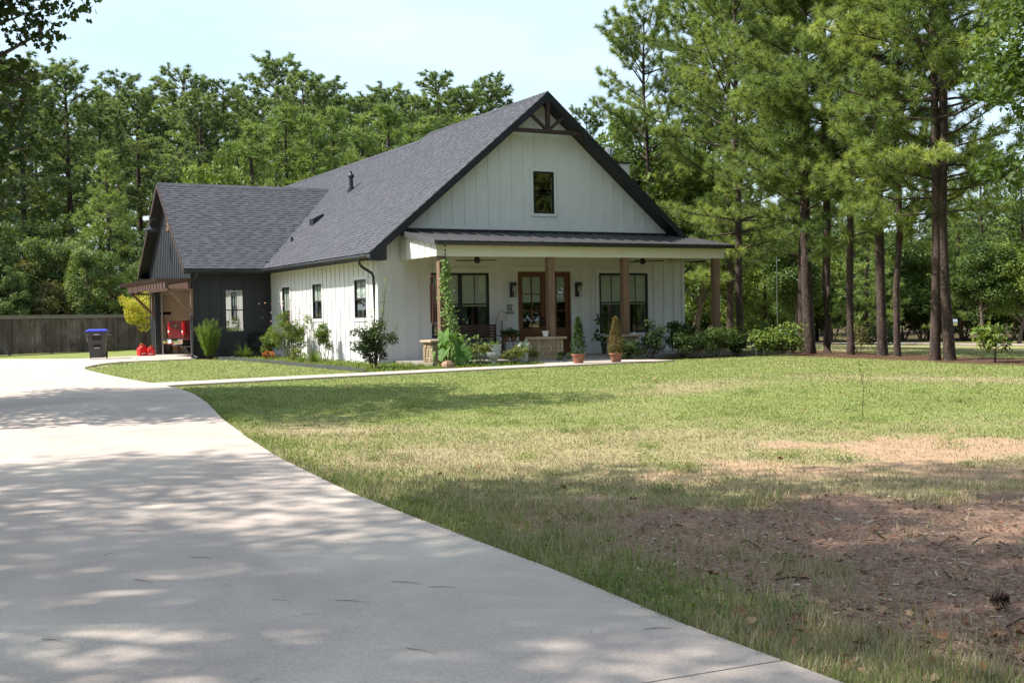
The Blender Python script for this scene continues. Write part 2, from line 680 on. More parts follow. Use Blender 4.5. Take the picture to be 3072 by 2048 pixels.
# ---------------------------------------------------------------- concrete
M_CONC = mat('concrete', (0.485, 0.40, 0.342), (0.41, 0.338, 0.29), rough=0.85, scale=1.1, detail=7, bump=0.12, bscale=160, third=((0.52, 0.455, 0.38), 0.45, 0.5, 0.72))


def speckle(m):
    "fine aggregate specks in the concrete"
    n, l = m.node_tree.nodes, m.node_tree.links
    b = n['Principled BSDF']
    src = b.inputs['Base Color'].links[0].from_socket
    g = n.new('ShaderNodeNewGeometry')
    v = n.new('ShaderNodeTexVoronoi')
    v.inputs['Scale'].default_value = 55
    l.new(g.outputs['Position'], v.inputs['Vector'])
    r = n.new('ShaderNodeMapRange')
    r.inputs['From Min'].default_value = 0.06
    r.inputs['From Max'].default_value = 0.16
    r.inputs['To Min'].default_value = 0.55
    r.inputs['To Max'].default_value = 0.0
    l.new(v.outputs['Distance'], r.inputs['Value'])
    x = n.new('ShaderNodeMix')
    x.data_type = 'RGBA'
    x.inputs['B'].default_value = (0.60, 0.55, 0.49, 1)
    l.new(r.outputs['Result'], x.inputs['Factor'])
    l.new(src, x.inputs['A'])
    t = n.new('ShaderNodeTexNoise')
    t.inputs['Scale'].default_value = 70
    t.inputs['Detail'].default_value = 2
    l.new(g.outputs['Position'], t.inputs['Vector'])
    r2 = n.new('ShaderNodeMapRange')
    r2.inputs['From Min'].default_value = 0.3
    r2.inputs['From Max'].default_value = 0.7
    r2.inputs['To Min'].default_value = 0.84
    r2.inputs['To Max'].default_value = 1.08
    l.new(t.outputs['Fac'], r2.inputs['Value'])
    y = n.new('ShaderNodeMix')
    y.data_type = 'RGBA'
    y.blend_type = 'MULTIPLY'
    y.inputs['Factor'].default_value = 1
    l.new(x.outputs['Result'], y.inputs['A'])
    l.new(r2.outputs['Result'], y.inputs['B'])
    t4 = n.new('ShaderNodeTexNoise')
    t4.inputs['Scale'].default_value = 0.7
    t4.inputs['Detail'].default_value = 9
    t4.inputs['Roughness'].default_value = 0.7
    t4.inputs['Distortion'].default_value = 1.2
    l.new(g.outputs['Position'], t4.inputs['Vector'])
    r4 = n.new('ShaderNodeMapRange')
    r4.inputs['From Min'].default_value = 0.35
    r4.inputs['From Max'].default_value = 0.65
    r4.inputs['To Min'].default_value = 0.86
    r4.inputs['To Max'].default_value = 1.07
    l.new(t4.outputs['Fac'], r4.inputs['Value'])
    y4 = n.new('ShaderNodeMix')
    y4.data_type = 'RGBA'
    y4.blend_type = 'MULTIPLY'
    y4.inputs['Factor'].default_value = 1
    l.new(y.outputs['Result'], y4.inputs['A'])
    l.new(r4.outputs['Result'], y4.inputs['B'])
    l.new(y4.outputs['Result'], b.inputs['Base Color'])


speckle(M_CONC)
M_JOINT = mat('joint_dirt', (0.05, 0.04, 0.03), rough=0.95)


def edge_x(poly, y):
    p = np.array(poly)
    return np.interp(y, p[:, 1], p[:, 0])


drive = bpy.data.objects.new('driveway', None)
link(drive)
tag(drive, 'pale concrete driveway curving up to the garage', None, kind='structure')
JOINTS = [(-6.0, 0.0), (3.98, -0.08), (9.88, -0.085), (15.8, -0.06), (21.8, 0.0), (27.8, 0.0), (33.8, 0.0), (41.5, 0.0)]   # y at x = 2, slope


def slab(ja, jb):
    mb = MB()
    (ya, sa), (yb, sb) = ja, jb
    ny, nx = 24, 10
    top, rows = [], []
    for i in range(ny + 1):
        row = []
        for k in range(nx + 1):
            u = k / nx
            t = i / ny
            y0 = ya + (yb - ya) * t
            xl, xr = float(edge_x(DRIVE_L, y0)), float(edge_x(DRIVE_R[:-2] + [(9.68, 41.5)], y0))
            x = xl + (xr - xl) * u
            y = (ya + sa * (x - 2) + 0.006) * (1 - t) + (yb + sb * (x - 2) - 0.006) * t
            row.append((x, y, float(gz(x, y)) + 0.035))
        rows.append(row)
    vs = [p for r in rows for p in r]
    n1 = nx + 1
    fs = [(i * n1 + k, i * n1 + k + 1, (i + 1) * n1 + k + 1, (i + 1) * n1 + k) for i in range(ny) for k in range(nx)]
    rim = [(0, k) for k in range(nx)] + [(i, nx) for i in range(ny)] + [(ny, k) for k in range(nx, 0, -1)] + [(i, 0) for i in range(ny, 0, -1)]
    base = len(vs)
    idx = [i * n1 + k for i, k in rim]
    vs += [(vs[i][0], vs[i][1], vs[i][2] - 0.11) for i in idx]
    m = len(idx)
    fs += [(idx[j], base + j, base + (j + 1) % m, idx[(j + 1) % m]) for j in range(m)]
    return mb.add(vs, fs).build('slab', M_CONC, drive)


for a, b in zip(JOINTS[:-1], JOINTS[1:]):
    slab(a, b)
# apron in front of the garage, flat
ap = [(-1.2, 41.512), (9.84, 41.512), (9.84, 48.0)] + DRIVE_TOP[1:] + [(-1.2, 51.0)]
mb = MB()
mb.prism([(x, y, -0.075) for x, y in ap], (0, 0, 0.11))
mb.build('slab', M_CONC, drive)
# dirt in the joints
mb = MB()
for y, s in JOINTS[1:]:
    xl, xr = float(edge_x(DRIVE_L, y)) + 0.1, float(edge_x(DRIVE_R[:-2] + [(9.68, 41.5)], y)) - 0.02
    zz = [float(gz(x, y)) + 0.022 for x in (xl, xr)]
    mb.add([(xl, y + s * (xl - 2) - 0.02, zz[0]), (xr, y + s * (xr - 2) - 0.02, zz[1]), (xr, y + s * (xr - 2) + 0.02, zz[1]), (xl, y + s * (xl - 2) + 0.02, zz[0])], [(0, 1, 2, 3)])
mb.build('joint_dirt', M_JOINT, drive)

walk = MB().prism([(x, y, -0.06) for x, y in WALK_POLY], (0, 0, 0.10)).build('garden_path', M_CONC)
tag(walk, 'narrow pale concrete path from the driveway to the porch', None, kind='structure')

# ================================================================ HOUSE
XL, XR, YF, YR = 12.78, 23.76, 31.58, 31.02
XE, ZE = 12.31, 3.20            # roof edge over the left wall
XA, ZA = 18.27, 8.18            # front ridge
KM = (ZA - ZE) / (XA - XE)
XE2 = 2 * XA - XE
YJ = 39.78                      # where the front ridge ends
XA2 = 17.90
ZA2 = ZE + KM * (XA2 - XE)
YB = 57.0
GX, GXE = 9.85, 9.50            # garage gable wall, rake edge
GY, GYE = 41.97, 41.40          # garage front wall, eave edge
GYR, GZR = 45.55, 6.62          # garage ridge
GYF = 2 * GYR - GYE
KG = (GZR - ZE) / (GYR - GYE)

M_WHITE = mat('white_siding', (0.665, 0.66, 0.645), (0.615, 0.61, 0.595), rough=0.55, scale=1.3, bump=0.05, bscale=60)
M_CREAM = mat('cream_trim', (0.68, 0.66, 0.57), (0.64, 0.62, 0.53), rough=0.55, scale=1.3)
M_DARK = mat('charcoal_siding', (0.031, 0.033, 0.037), (0.024, 0.026, 0.03), rough=0.5, scale=2)
M_BLACK = mat('black_trim', (0.017, 0.018, 0.022), (0.012, 0.013, 0.016), rough=0.45, scale=2)
M_GUTTER = mat('gutter_black', (0.03, 0.031, 0.035), (0.022, 0.023, 0.027), rough=0.32, scale=2, spec=0.5)
M_BROWN = mat('dark_brown_timber', (0.05, 0.026, 0.021), (0.03, 0.017, 0.014), rough=0.55, scale=6, stretch=(1, 1, 4))
M_POST = mat('cedar_post', (0.21, 0.128, 0.08), (0.135, 0.082, 0.052), rough=0.7, scale=9, stretch=(1, 1, 0.12), bump=0.3, bscale=40)
M_DOOR = mat('stained_door', (0.17, 0.066, 0.03), (0.115, 0.044, 0.021), rough=0.35, scale=14, stretch=(1, 1, 0.1), coat=0.3)
M_METAL = mat('metal_roof', (0.115, 0.11, 0.115), (0.10, 0.095, 0.1), rough=0.35, metal=0.4, scale=2)
M_SHINGLE = bpy.data.materials.new('shingle')
n_, l_ = nodes_of(M_SHINGLE)
b_ = n_['Principled BSDF']
b_.inputs['Roughness'].default_value = 0.9
b_.inputs['Specular IOR Level'].default_value = 0.2
at_ = n_.new('ShaderNodeAttribute')
at_.attribute_name = 'v'
g_ = n_.new('ShaderNodeNewGeometry')
t_ = n_.new('ShaderNodeTexNoise')
t_.inputs['Scale'].default_value = 60
l_.new(g_.outputs['Position'], t_.inputs['Vector'])
ad_ = n_.new('ShaderNodeMath')
ad_.operation = 'MULTIPLY_ADD'
ad_.inputs[1].default_value = 0.5
l_.new(t_.outputs['Fac'], ad_.inputs[0])
l_.new(at_.outputs['Fac'], ad_.inputs[2])
r_ = n_.new('ShaderNodeValToRGB')
r_.color_ramp.elements[0].color = (0.034, 0.035, 0.042, 1)
r_.color_ramp.elements[1].color = (0.09, 0.09, 0.104, 1)
r_.color_ramp.elements[0].position, r_.color_ramp.elements[1].position = 0.1, 1.2 / 1.3
l_.new(ad_.outputs[0], r_.inputs['Fac'])
l_.new(r_.outputs['Color'], b_.inputs['Base Color'])
M_GLASS = glassmat('window_glass', tint=(0.92, 0.95, 0.93), refl=0.10)
M_GLASS_G = glassmat('garage_window_glass', tint=(0.8, 0.85, 0.83), refl=0.40)
M_BLIND = mat('roller_blind', (0.74, 0.76, 0.70), (0.70, 0.72, 0.66), rough=0.7, scale=2)
M_ROOM = mat('room_inside', (0.055, 0.055, 0.05), rough=0.9)
M_CURT = mat('curtain_grey', (0.10, 0.11, 0.105), (0.07, 0.08, 0.075), rough=0.9, scale=9, stretch=(3, 3, 0.1))
M_CREAMWALL = mat('garage_drywall', (0.70, 0.58, 0.42), (0.66, 0.54, 0.39), rough=0.8)
M_STONE = mat('pier_stone', (0.34, 0.245, 0.13), (0.20, 0.16, 0.105), rough=0.85, scale=5, bump=0.5, bscale=22, obj_rand=0.65)
M_MORTAR = mat('pier_mortar', (0.50, 0.42, 0.29), (0.42, 0.35, 0.24), rough=0.95, scale=12, bump=0.4)
M_CAPSTONE = mat('pier_cap_stone', (0.46, 0.35, 0.24), (0.34, 0.26, 0.18), rough=0.85, scale=6, bump=0.5, obj_rand=0.5)

HO = (XL, YF, 0.0)
house = thing('farmhouse', 'white board and batten farmhouse with grey shingle roof and dark garage wing', 'house', HO)


def HB():
    return MB(HO)


def hpiece(name, m, x0, x1, y0, y1, z0, z1, parent=None):
    return piece(name, parent or house, m, x0, x1, y0, y1, z0, z1, HO)


def wall_mesh(axis, c, thick, u0, u1, z0, z1, holes):
    "wall plane with rectangular openings; axis 'x': plane x=c spanning y; thick points inward"
    mb = HB()
    us = sorted({u0, u1, *[h[0] for h in holes], *[h[1] for h in holes]})
    zs = sorted({z0, z1, *[h[2] for h in holes], *[h[3] for h in holes]})
    ci, co = min(c, c + thick), max(c, c + thick)
    for a, b in zip(us[:-1], us[1:]):
        run = None
        for p, q in zip(zs[:-1], zs[1:]):
            um, zm = (a + b) / 2, (p + q) / 2
            solid = not any(h[0] < um < h[1] and h[2] < zm < h[3] for h in holes)
            if solid:
                run = (run[0], q) if run else (p, q)
            if (not solid or q == zs[-1]) and run:
                if axis == 'x':
                    mb.box(ci, co, a, b, run[0], run[1])
                else:
                    mb.box(a, b, ci, co, run[0], run[1])
                run = None
    return mb


def window(axis, c, out, u0, u1, z0, z1, units=1, rail=0.5, muntin=True, fr=0.045, trim=None, glass=None, tm=None, blind=True, tall_blind=0.52, curtain=True, frame_m=None):
    "out: -1 if the outside lies at smaller coordinate. window > frame, rail, muntin, pane, blind"
    w = bpy.data.objects.new('window', None)
    link(w, house)
    glass = glass or M_GLASS
    fm = frame_m or M_BLACK

    def bx(nm, m, a, b, p, q, d0, d1):
        lo, hi = sorted((c - out * d0, c - out * d1))     # depth measured inwards
        if axis == 'x':
            return piece(nm, w, m, lo, hi, a, b, p, q, HO)
        return piece(nm, w, m, a, b, lo, hi, p, q, HO)
    # frame
    bx('frame', fm, u0, u1, z1 - fr, z1, -0.02, 0.04)
    bx('frame', fm, u0, u1, z0, z0 + fr, -0.02, 0.04)
    bx('frame', fm, u0, u0 + fr, z0 + fr, z1 - fr, -0.02, 0.04)
    bx('frame', fm, u1 - fr, u1, z0 + fr, z1 - fr, -0.02, 0.04)
    wd = (u1 - u0) / units
    zr = z0 + (z1 - z0) * rail
    for k in range(units):
        a, b = u0 + wd * k, u0 + wd * (k + 1)
        if k:
            bx('mullion', fm, a - 0.06, a + 0.06, z0 + fr, z1 - fr, -0.015, 0.038)
        a2, b2 = a + (0.06 if k else fr), b - (0.06 if k < units - 1 else fr)
        if rail:
            bx('sash_rail', fm, a2, b2, zr - 0.02, zr + 0.02, -0.012, 0.035)
        if muntin:
            um = (a2 + b2) / 2
            bx('muntin', fm, um - 0.011, um + 0.011, (zr + 0.025) if rail else z0 + fr, z1 - fr, -0.004, 0.009)
        lo = z0 + fr
        if rail:
            bx('pane', glass, a2, b2, lo, zr - 0.02, 0.018, 0.022)
            bx('pane', glass, a2, b2, zr + 0.02, z1 - fr, 0.010, 0.014)
        else:
            bx('pane', glass, a2, b2, lo, z1 - fr, 0.012, 0.016)
        if blind:
            bx('blind', M_BLIND, a2 - 0.02, b2 + 0.02, z1 - (z1 - z0) * tall_blind, z1 - 0.02, 0.045, 0.05)
        if curtain:
            cw = (b2 - a2) * 0.28
            bx('curtain', M_CURT, a2 - 0.03, a2 + cw, z0 - 0.1, z1, 0.17, 0.19)
            bx('curtain', M_CURT, b2 - cw, b2 + 0.03, z0 - 0.1, z1, 0.16, 0.19)
    if trim:
        t = trim
        m = tm or M_WHITE
        bx('casing', m, u0 - t, u0, z0 - t, z1 + t, -0.026, 0.0)
        bx('casing', m, u1, u1 + t, z0 - t, z1 + t, -0.026, 0.0)
        bx('casing', m, u0, u1, z1, z1 + t, -0.026, 0.0)
        bx('casing', m, u0, u1, z0 - t, z0, -0.026, 0.0)
    return w


def battens(axis, c, out, us, zlo, zhi, m, parent, holes=(), wd=0.045, th=0.02, trim=0.12):
    for u in us:
        a, b = (zlo(u) if callable(zlo) else zlo), (zhi(u) if callable(zhi) else zhi)
        segs = [(a, b)]
        for h0, h1, hz0, hz1 in holes:
            if h0 - trim < u < h1 + trim:
                new = []
                for p, q in segs:
                    if p < hz0 - trim:
                        new.append((p, min(q, hz0 - trim)))
                    if q > hz1 + trim:
                        new.append((max(p, hz1 + trim), q))
                segs = new
        for p, q in segs:
            if q - p < 0.06:
                continue
            lo, hi = sorted((c, c + out * th))
            if axis == 'x':
                hpiece('batten', m, lo, hi, u - wd / 2, u + wd / 2, p, q, parent)
            else:
                hpiece('batten', m, u - wd / 2, u + wd / 2, lo, hi, p, q, parent)


# ---- left (sunlit) wall
L_HOLES = [(39.80, 40.65, 0.92, 2.49), (36.43, 37.34, 1.36, 2.50), (32.48, 33.46, 1.36, 2.51)]
wl_ = wall_mesh('x', XL, 0.16, YF, GY, 0.0, 3.20, L_HOLES).build('wall', M_WHITE, house)
wl_['label'] = 'sunlit white side wall'
battens('x', XL, -1, np.arange(YF + 0.35, GY - 0.1, 0.406), 0.02, 3.02, M_WHITE, wl_, L_HOLES)
hpiece('frieze_board', M_CREAM, XL - 0.024, XL - 0.001, YF + 0.02, GY, 3.02, 3.16, wl_)
hpiece('corner_board', M_WHITE, XL - 0.027, XL - 0.001, YF - 0.027, YF + 0.11, 0.0, 3.02, wl_)
hpiece('corner_board', M_WHITE, XL - 0.026, XL - 0.001, GY - 0.11, GY - 0.002, 0.0, 3.018, wl_)
for h, tb_ in zip(L_HOLES, (0.6, 0.5, 0.5)):
    window('x', XL, -1, *h, rail=0.5 if tb_ == 0.5 else 0.46, trim=0.10, tall_blind=0.5 if tb_ == 0.5 else 0.54)

# ---- front wall (under the gable)
F_HOLES = [(14.45, 16.39, 0.72, 2.66), (17.41, 19.30, 0.10, 2.70), (20.37, 22.27, 0.72, 2.66)]
wf_ = wall_mesh('y', YF, 0.16, XL + 0.16, XR - 0.16, 0.0, 3.20, F_HOLES).build('wall', M_WHITE, house)
battens('y', YF, -1, [u for u in np.arange(XL + 0.42, XR - 0.1, 0.406)], 0.02, lambda u: min(3.88, ZE + KM * (min(u, 2 * XA - u) - XE) - 0.33), M_WHITE, wf_, F_HOLES, trim=0.17)
hpiece('corner_board', M_WHITE, XL - 0.001, XL + 0.11, YF - 0.025, YF, 0.0, 3.10, wf_)
hpiece('corner_board', M_WHITE, XR - 0.11, XR, YF - 0.025, YF, 0.0, 3.10, wf_)
hb = HB()      # strip of wall between the eaves and the porch roof line
zq = lambda x: ZE + KM * (min(x, 2 * XA - x) - XE) - 0.17
xq = XE + (3.90 + 0.17 - ZE) / KM
hb.prism([(XL, YF, 3.20), (XR, YF, 3.20), (XR, YF, zq(XR)), (2 * XA - xq, YF, 3.90), (xq, YF, 3.90), (XL, YF, zq(XL))], (0, 0.158, 0))
hb.build('wall', M_WHITE, house)
for h in (F_HOLES[0], F_HOLES[2]):
    window('y', YF, -1, *h, units=2, rail=0.51, trim=0.13, fr=0.07)
for h in F_HOLES:       # drip cap lines over the openings
    hpiece('head_trim', M_WHITE, h[0] - 0.16, h[1] + 0.16, YF - 0.034, YF - 0.001, h[3] + 0.131, h[3] + 0.155, wf_)

# ---- gable
ov = 0.33
gz0 = 3.86
mb = HB()
zl = lambda x: ZE + KM * (min(x, 2 * XA - x) - XE) - 0.16
W0, W1, WZ0, WZ1 = 18.0, 18.75, 4.51, 5.82
us = sorted({XL, XR, XA, W0, W1})
xa0 = XE + (3.90 + 0.16 - ZE) / KM
for a, b in ((xa0, W0), (W1, 2 * XA - xa0)):
    pts = [(a, 3.90), (b, 3.90)]
    tops = [(x, zl(x)) for x in sorted({a, b, *([XA] if a < XA < b else [])}, reverse=True)]
    poly = [p for p in pts + tops]
    mb.prism([(x, YF, z) for x, z in poly], (0, 0.15, 0))
mb.box(W0, W1, YF, YF + 0.15, 3.90, WZ0)
top = [(W0, WZ1), (W1, WZ1), (W1, zl(W1)), (XA, zl(XA)), (W0, zl(W0))]
mb.prism([(x, YF, z) for x, z in top], (0, 0.15, 0))
gab = mb.build('gable_wall', M_WHITE, house)
battens('y', YF, -1, [u for u in np.arange(XL + 0.42 + 0.406 * 3, XR - 1.2, 0.406)], 4.08, lambda u: zl(u) - 0.06, M_WHITE, gab, [(W0, W1, WZ0, WZ1)], trim=0.11)
hpiece('base_trim', M_WHITE, xa0 + 0.1, 2 * XA - xa0 - 0.1, YF - 0.026, YF - 0.001, 3.97, 4.09, gab)
window('y', YF, -1, W0, W1, WZ0, WZ1, rail=0, muntin=False, trim=0.09, blind=False, curtain=False, fr=0.05)
hb = HB().bar((xa0 - 0.05, YF - 0.03, 3.92), (2 * XA - xa0 + 0.05, YF - 0.03, 3.92), 0.06, 0.10)
hb.build('flashing', M_BLACK, house)

# ---- other outer walls, inner partitions
mb = HB()
mb.box(XR - 0.16, XR, YF, YB, 0, 3.2)
mb.box(XL + 0.16, XR - 0.16, YB - 0.16, YB, 0, 3.2)
mb.box(XL, XL + 0.16, GYF - 0.4, YB, 0, 3.2)
mb.build('wall', M_WHITE, house)
mb = HB()
mb.box(XL + 0.16, XR - 0.16, YF + 3.4, YF + 3.45, 0.1, 3.1)
mb.box(XL + 3.4, XL + 3.45, YF + 0.17, YF + 3.4, 0.1, 3.1)
mb.box(XL + 3.2, XL + 3.25, YF + 3.46, 50, 0.1, 3.1)
mb.box(XL + 0.16, XR - 0.16, YF + 0.17, 50, 3.08, 3.11)
mb.build('partition', M_ROOM, house)
hpiece('floor', M_ROOM, XL + 0.16, XR - 0.16, YF + 0.16, 50, 0.0, 0.10)

# ---- doors
drs = bpy.data.objects.new('door', None)
link(drs, house)
drs['label'] = 'stained wood double front door with glass lights'
D0, D1, DZ0, DZ1 = 17.41, 19.30, 0.10, 2.70


def dpc(nm, m, a, b, p, q, d0, d1):
    return piece(nm, drs, m, a, b, YF + d0, YF + d1, p, q, HO)


dpc('jamb', M_DOOR, D0, D0 + 0.06, DZ0, DZ1, -0.02, 0.13)
dpc('jamb', M_DOOR, D1 - 0.06, D1, DZ0, DZ1, -0.02, 0.13)
dpc('jamb', M_DOOR, D0 + 0.06, D1 - 0.06, DZ1 - 0.06, DZ1, -0.02, 0.13)
for k in range(2):
    a = D0 + 0.065 + k * 0.8825
    b = a + 0.8775
    st, zt, zb = 0.105, DZ1 - 0.17, 0.95
    dpc('stile', M_DOOR, a, a + st, DZ0 + 0.01, DZ1 - 0.065, 0.03, 0.08)
    dpc('stile', M_DOOR, b - st, b, DZ0 + 0.01, DZ1 - 0.065, 0.03, 0.08)
    dpc('top_rail', M_DOOR, a + st, b - st, zt, DZ1 - 0.065, 0.031, 0.079)
    dpc('panel', M_DOOR, a + st, b - st, DZ0 + 0.22, zb - 0.12, 0.045, 0.065)
    dpc('bottom_rail', M_DOOR, a + st, b - st, DZ0 + 0.01, DZ0 + 0.22, 0.031, 0.079)
    dpc('lock_rail', M_DOOR, a + st, b - st, zb - 0.12, zb, 0.031, 0.079)
    cols, rws = 2, 3
    gw = (b - a - 2 * st) / cols
    gh = (zt - zb) / rws
    for i in range(1, cols):
        dpc('glazing_bar', M_DOOR, a + st + gw * i - 0.016, a + st + gw * i + 0.016, zb, zt, 0.036, 0.074)
    for j in range(1, rws):
        dpc('glazing_bar', M_DOOR, a + st, b - st, zb + gh * j - 0.015, zb + gh * j + 0.015, 0.038, 0.072)
    for i in range(cols):
        for j in range(rws):
            dpc('pane', M_GLASS, a + st + gw * i + 0.016, a + st + gw * (i + 1) - 0.016, zb + gh * j + 0.015, zb + gh * (j + 1) - 0.015, 0.053, 0.057)
    dpc('blind', M_BLIND, a + st, b - st, zt - 0.78, zt, 0.10, 0.105)
    hx = b - 0.05 if k == 0 else a + 0.05
    dpc('handle', M_BLACK, hx - 0.03, hx + 0.03, 1.0, 1.28, 0.0, 0.03)

# ---- main roof
def roof_pt(x, y, lift=0.0):
    return (x, y, ZE + KM * (x - XE) + lift)


mb = HB()
T = 0.16
# left slope deck (front part to the high ridge, rear part to the lower ridge)
nrm = Vector((-KM, 0, 1)).normalized()


def slab_poly(pts, thick=T):
    "deck: polygon on top, thickened straight down"
    mb.prism([(x, y, z - thick) for x, y, z in pts], (0, 0, thick))


slab_poly([roof_pt(XE, YR), roof_pt(XA, YR), roof_pt(XA, YJ), roof_pt(XA2, YJ), roof_pt(XA2, YB + 0.4), roof_pt(XE, YB + 0.4)])
# right slopes
rp = lambda x, y, xc, zc: (x, y, zc - KM * (x - xc))
slab_poly([rp(XE2, YR, XA, ZA), rp(XE2, YJ, XA, ZA), rp(XA, YJ, XA, ZA), rp(XA, YR, XA, ZA)])
slab_poly([rp(XE2 - 0.1, YJ, XA2, ZA2), rp(XE2 - 0.1, YB + 0.4, XA2, ZA2), rp(XA2, YB + 0.4, XA2, ZA2), rp(XA2, YJ, XA2, ZA2)])
mb.prism([(XA - 0.6, YJ - 0.05, ZA - 0.6 * KM - 0.17), (XA + 0.6, YJ - 0.05, ZA - 0.6 * KM - 0.17), (XA, YJ - 0.05, ZA - 0.17)], (0, 0.05, 0))
M_DECK = mat('roof_deck', (0.075, 0.068, 0.075), (0.055, 0.05, 0.056), rough=0.9, scale=30)
roof = mb.build('roof', M_DECK, house)

# shingles
def shingle_mesh(v, thick, w=0.32, h=0.165):
    me = bpy.data.meshes.new('shingle')
    V = [(-w / 2, 0, 0), (w / 2, 0, 0), (w / 2, 0, thick), (-w / 2, 0, thick), (-w / 2, h, 0.002), (w / 2, h, 0.002)]
    me.from_pydata(V, [], [(0, 1, 2, 3), (3, 2, 5, 4), (0, 3, 4), (1, 5, 2)])
    a = me.attributes.new('v', 'FLOAT', 'POINT')
    a.data.foreach_set('value', [v] * 6)
    me.materials.append(M_SHINGLE)
    return me


SH_MESH = [shingle_mesh(v, t) for v, t in ((0.22, 0.015), (0.32, 0.014), (0.42, 0.015), (0.32, 0.006), (0.42, 0.006), (0.52, 0.006))]


def shingle_field(o, udir, vdir, ulen, vlen, keep, seed):
    "centres, in rows up the slope; returns list of (pos, thick?, tone, width)"
    r = np.random.default_rng(seed)
    out = []
    expo = 0.148
    rows = int(vlen / expo)
    for j in range(rows):
        u = 0.0
        k = j % 2
        while u < ulen - 0.03:
            w = r.uniform(0.14, 0.34) if u else r.uniform(0.06, 0.3)
            w = min(w, ulen - u)
            c = Vector(o) + Vector(udir) * (u + w / 2) + Vector(vdir) * (j * expo)
            if keep(c, w) and 0 <= u + w / 2 <= ulen:
                thick = (k % 2 == 0)
                out.append((c, thick, r.random(), w))
            u += w
            k += 1
    return out


def emit_shingles(items, udir, vdir, parent, nearest):
    ud, vd = Vector(udir), Vector(vdir).normalized()
    nd = ud.cross(vd)
    if nd.z < 0:
        nd = -nd
    items = sorted(items, key=lambda t: t[0].length)
    near, rest = items[:nearest], items[nearest:]
    rot = Matrix((ud, vd, nd)).transposed()
    for c, th, v, w in near:
        me = SH_MESH[(0 if th else 3) + int(v * 2.99)]
        o = bpy.data.objects.new('shingle', me)
        o.matrix_local = Matrix.Translation(c - Vector(HO) + nd * 0.004) @ rot.to_4x4() @ Matrix.Diagonal((w / 0.32, 1, 1, 1))
        link(o, parent)
    n = len(rest)
    C = np.array([tuple(t[0] - Vector(HO) + nd * 0.004) for t in rest])
    th = np.where(np.array([t[1] for t in rest]), 0.015, 0.006)
    w = np.array([t[3] for t in rest])
    tone = np.array([t[2] for t in rest]) * 0.32 + np.where(th > 0.008, 0.18, 0.25)
    u, v_, nn = np.array(ud), np.array(vd), np.array(nd)
    h = 0.165
    base = [(-.5, 0, 0), (.5, 0, 0), (.5, 0, 1), (-.5, 0, 1), (-.5, h, 0.1), (.5, h, 0.1)]
    V = np.stack([C + u * (a * w)[:, None] + v_ * b + nn * (z * th)[:, None] for a, b, z in base], 1).reshape(-1, 3)
    k = np.arange(n)[:, None] * 6
    Fc = np.concatenate([k + np.array([[0, 1, 2]]), k + np.array([[0, 2, 3]]), k + np.array([[3, 2, 5]]), k + np.array([[3, 5, 4]]), k + np.array([[0, 3, 4]]), k + np.array([[1, 5, 2]])])
    o = np_mesh('shingle_courses', V, Fc, M_SHINGLE, parent, v=np.repeat(tone, 6), flat=True)
    o['kind'] = 'stuff'
    return o


vm = Vector((1, 0, KM)).normalized()
slope_len = math.hypot(XA - XE, ZA - ZE)


def keep_main(c, w):
    if c.y > YJ and c.x > XA2 - 0.02:
        return False
    if GYE - 0.05 < c.y < GYF + 0.05:
        lim = XE + (min(c.y, 2 * GYR - c.y) - GYE) * KG / KM
        return c.x > lim - 0.03
    return True


emit_shingles(shingle_field((XE - 0.02, YR - 0.02, ZE), (0, 1, 0), vm, YB - YR, slope_len - 0.03, keep_main, 3), (0, 1, 0), vm, roof, 150)

# ridge caps
def ridge_caps(parent, p0, p1, side, n):
    p0, p1 = Vector(p0), Vector(p1)
    d = (p1 - p0) / n
    for i in range(n):
        a, b = p0 + d * i, p0 + d * (i + 1.12)
        mb = HB()
        s = Vector(side)
        lift = Vector((0, 0, 0.035))
        l2 = Vector((0, 0, 0.018))
        k = KM if abs(s.x) > 0 else KG
        dn = Vector((0, 0, -0.15 * k))
        vs = [a + s * 0.15 + dn + lift, a + lift * 1.1, a - s * 0.15 + dn + lift, b + s * 0.15 + dn + l2, b + l2, b - s * 0.15 + dn + l2]
        bt = [v - Vector((0, 0, 0.03)) for v in vs]
        mb.add([tuple(v) for v in vs + bt], [(0, 1, 4, 3), (1, 2, 5, 4), (0, 6, 7, 1), (1, 7, 8, 2)])
        o = mb.build('ridge_cap', M_SHINGLE, parent)
        at2 = o.data.attributes.new('v', 'FLOAT', 'POINT')
        at2.data.foreach_set('value', [random.uniform(0.2, 0.8)] * 12)


ridge_caps(roof, (XA, YR, ZA + 0.01), (XA, YJ, ZA + 0.01), (1, 0, 0), 40)
ridge_caps(roof, (XA2, YJ, ZA2 + 0.01), (XA2, YB, ZA2 + 0.01), (1, 0, 0), 60)

# rake boards, truss, soffits
def rake(y, x0, x1, xc, zc, sgn, m, depth=0.24, th=0.04, nm='rake_board'):
    zz = lambda x: zc - KM * abs(x - xc)
    mb = HB()
    mb.prism([(x0, y, zz(x0) + 0.015), (x1, y, zz(x1) + 0.015), (x1, y, zz(x1) - depth), (x0, y, zz(x0) - depth)], (0, th, 0))
    return mb.build(nm, m, house)


rake(YR - 0.045, XE, XA, XA, ZA, 1, M_BLACK)
rake(YR - 0.045, XA, XE2, XA, ZA, -1, M_BLACK)
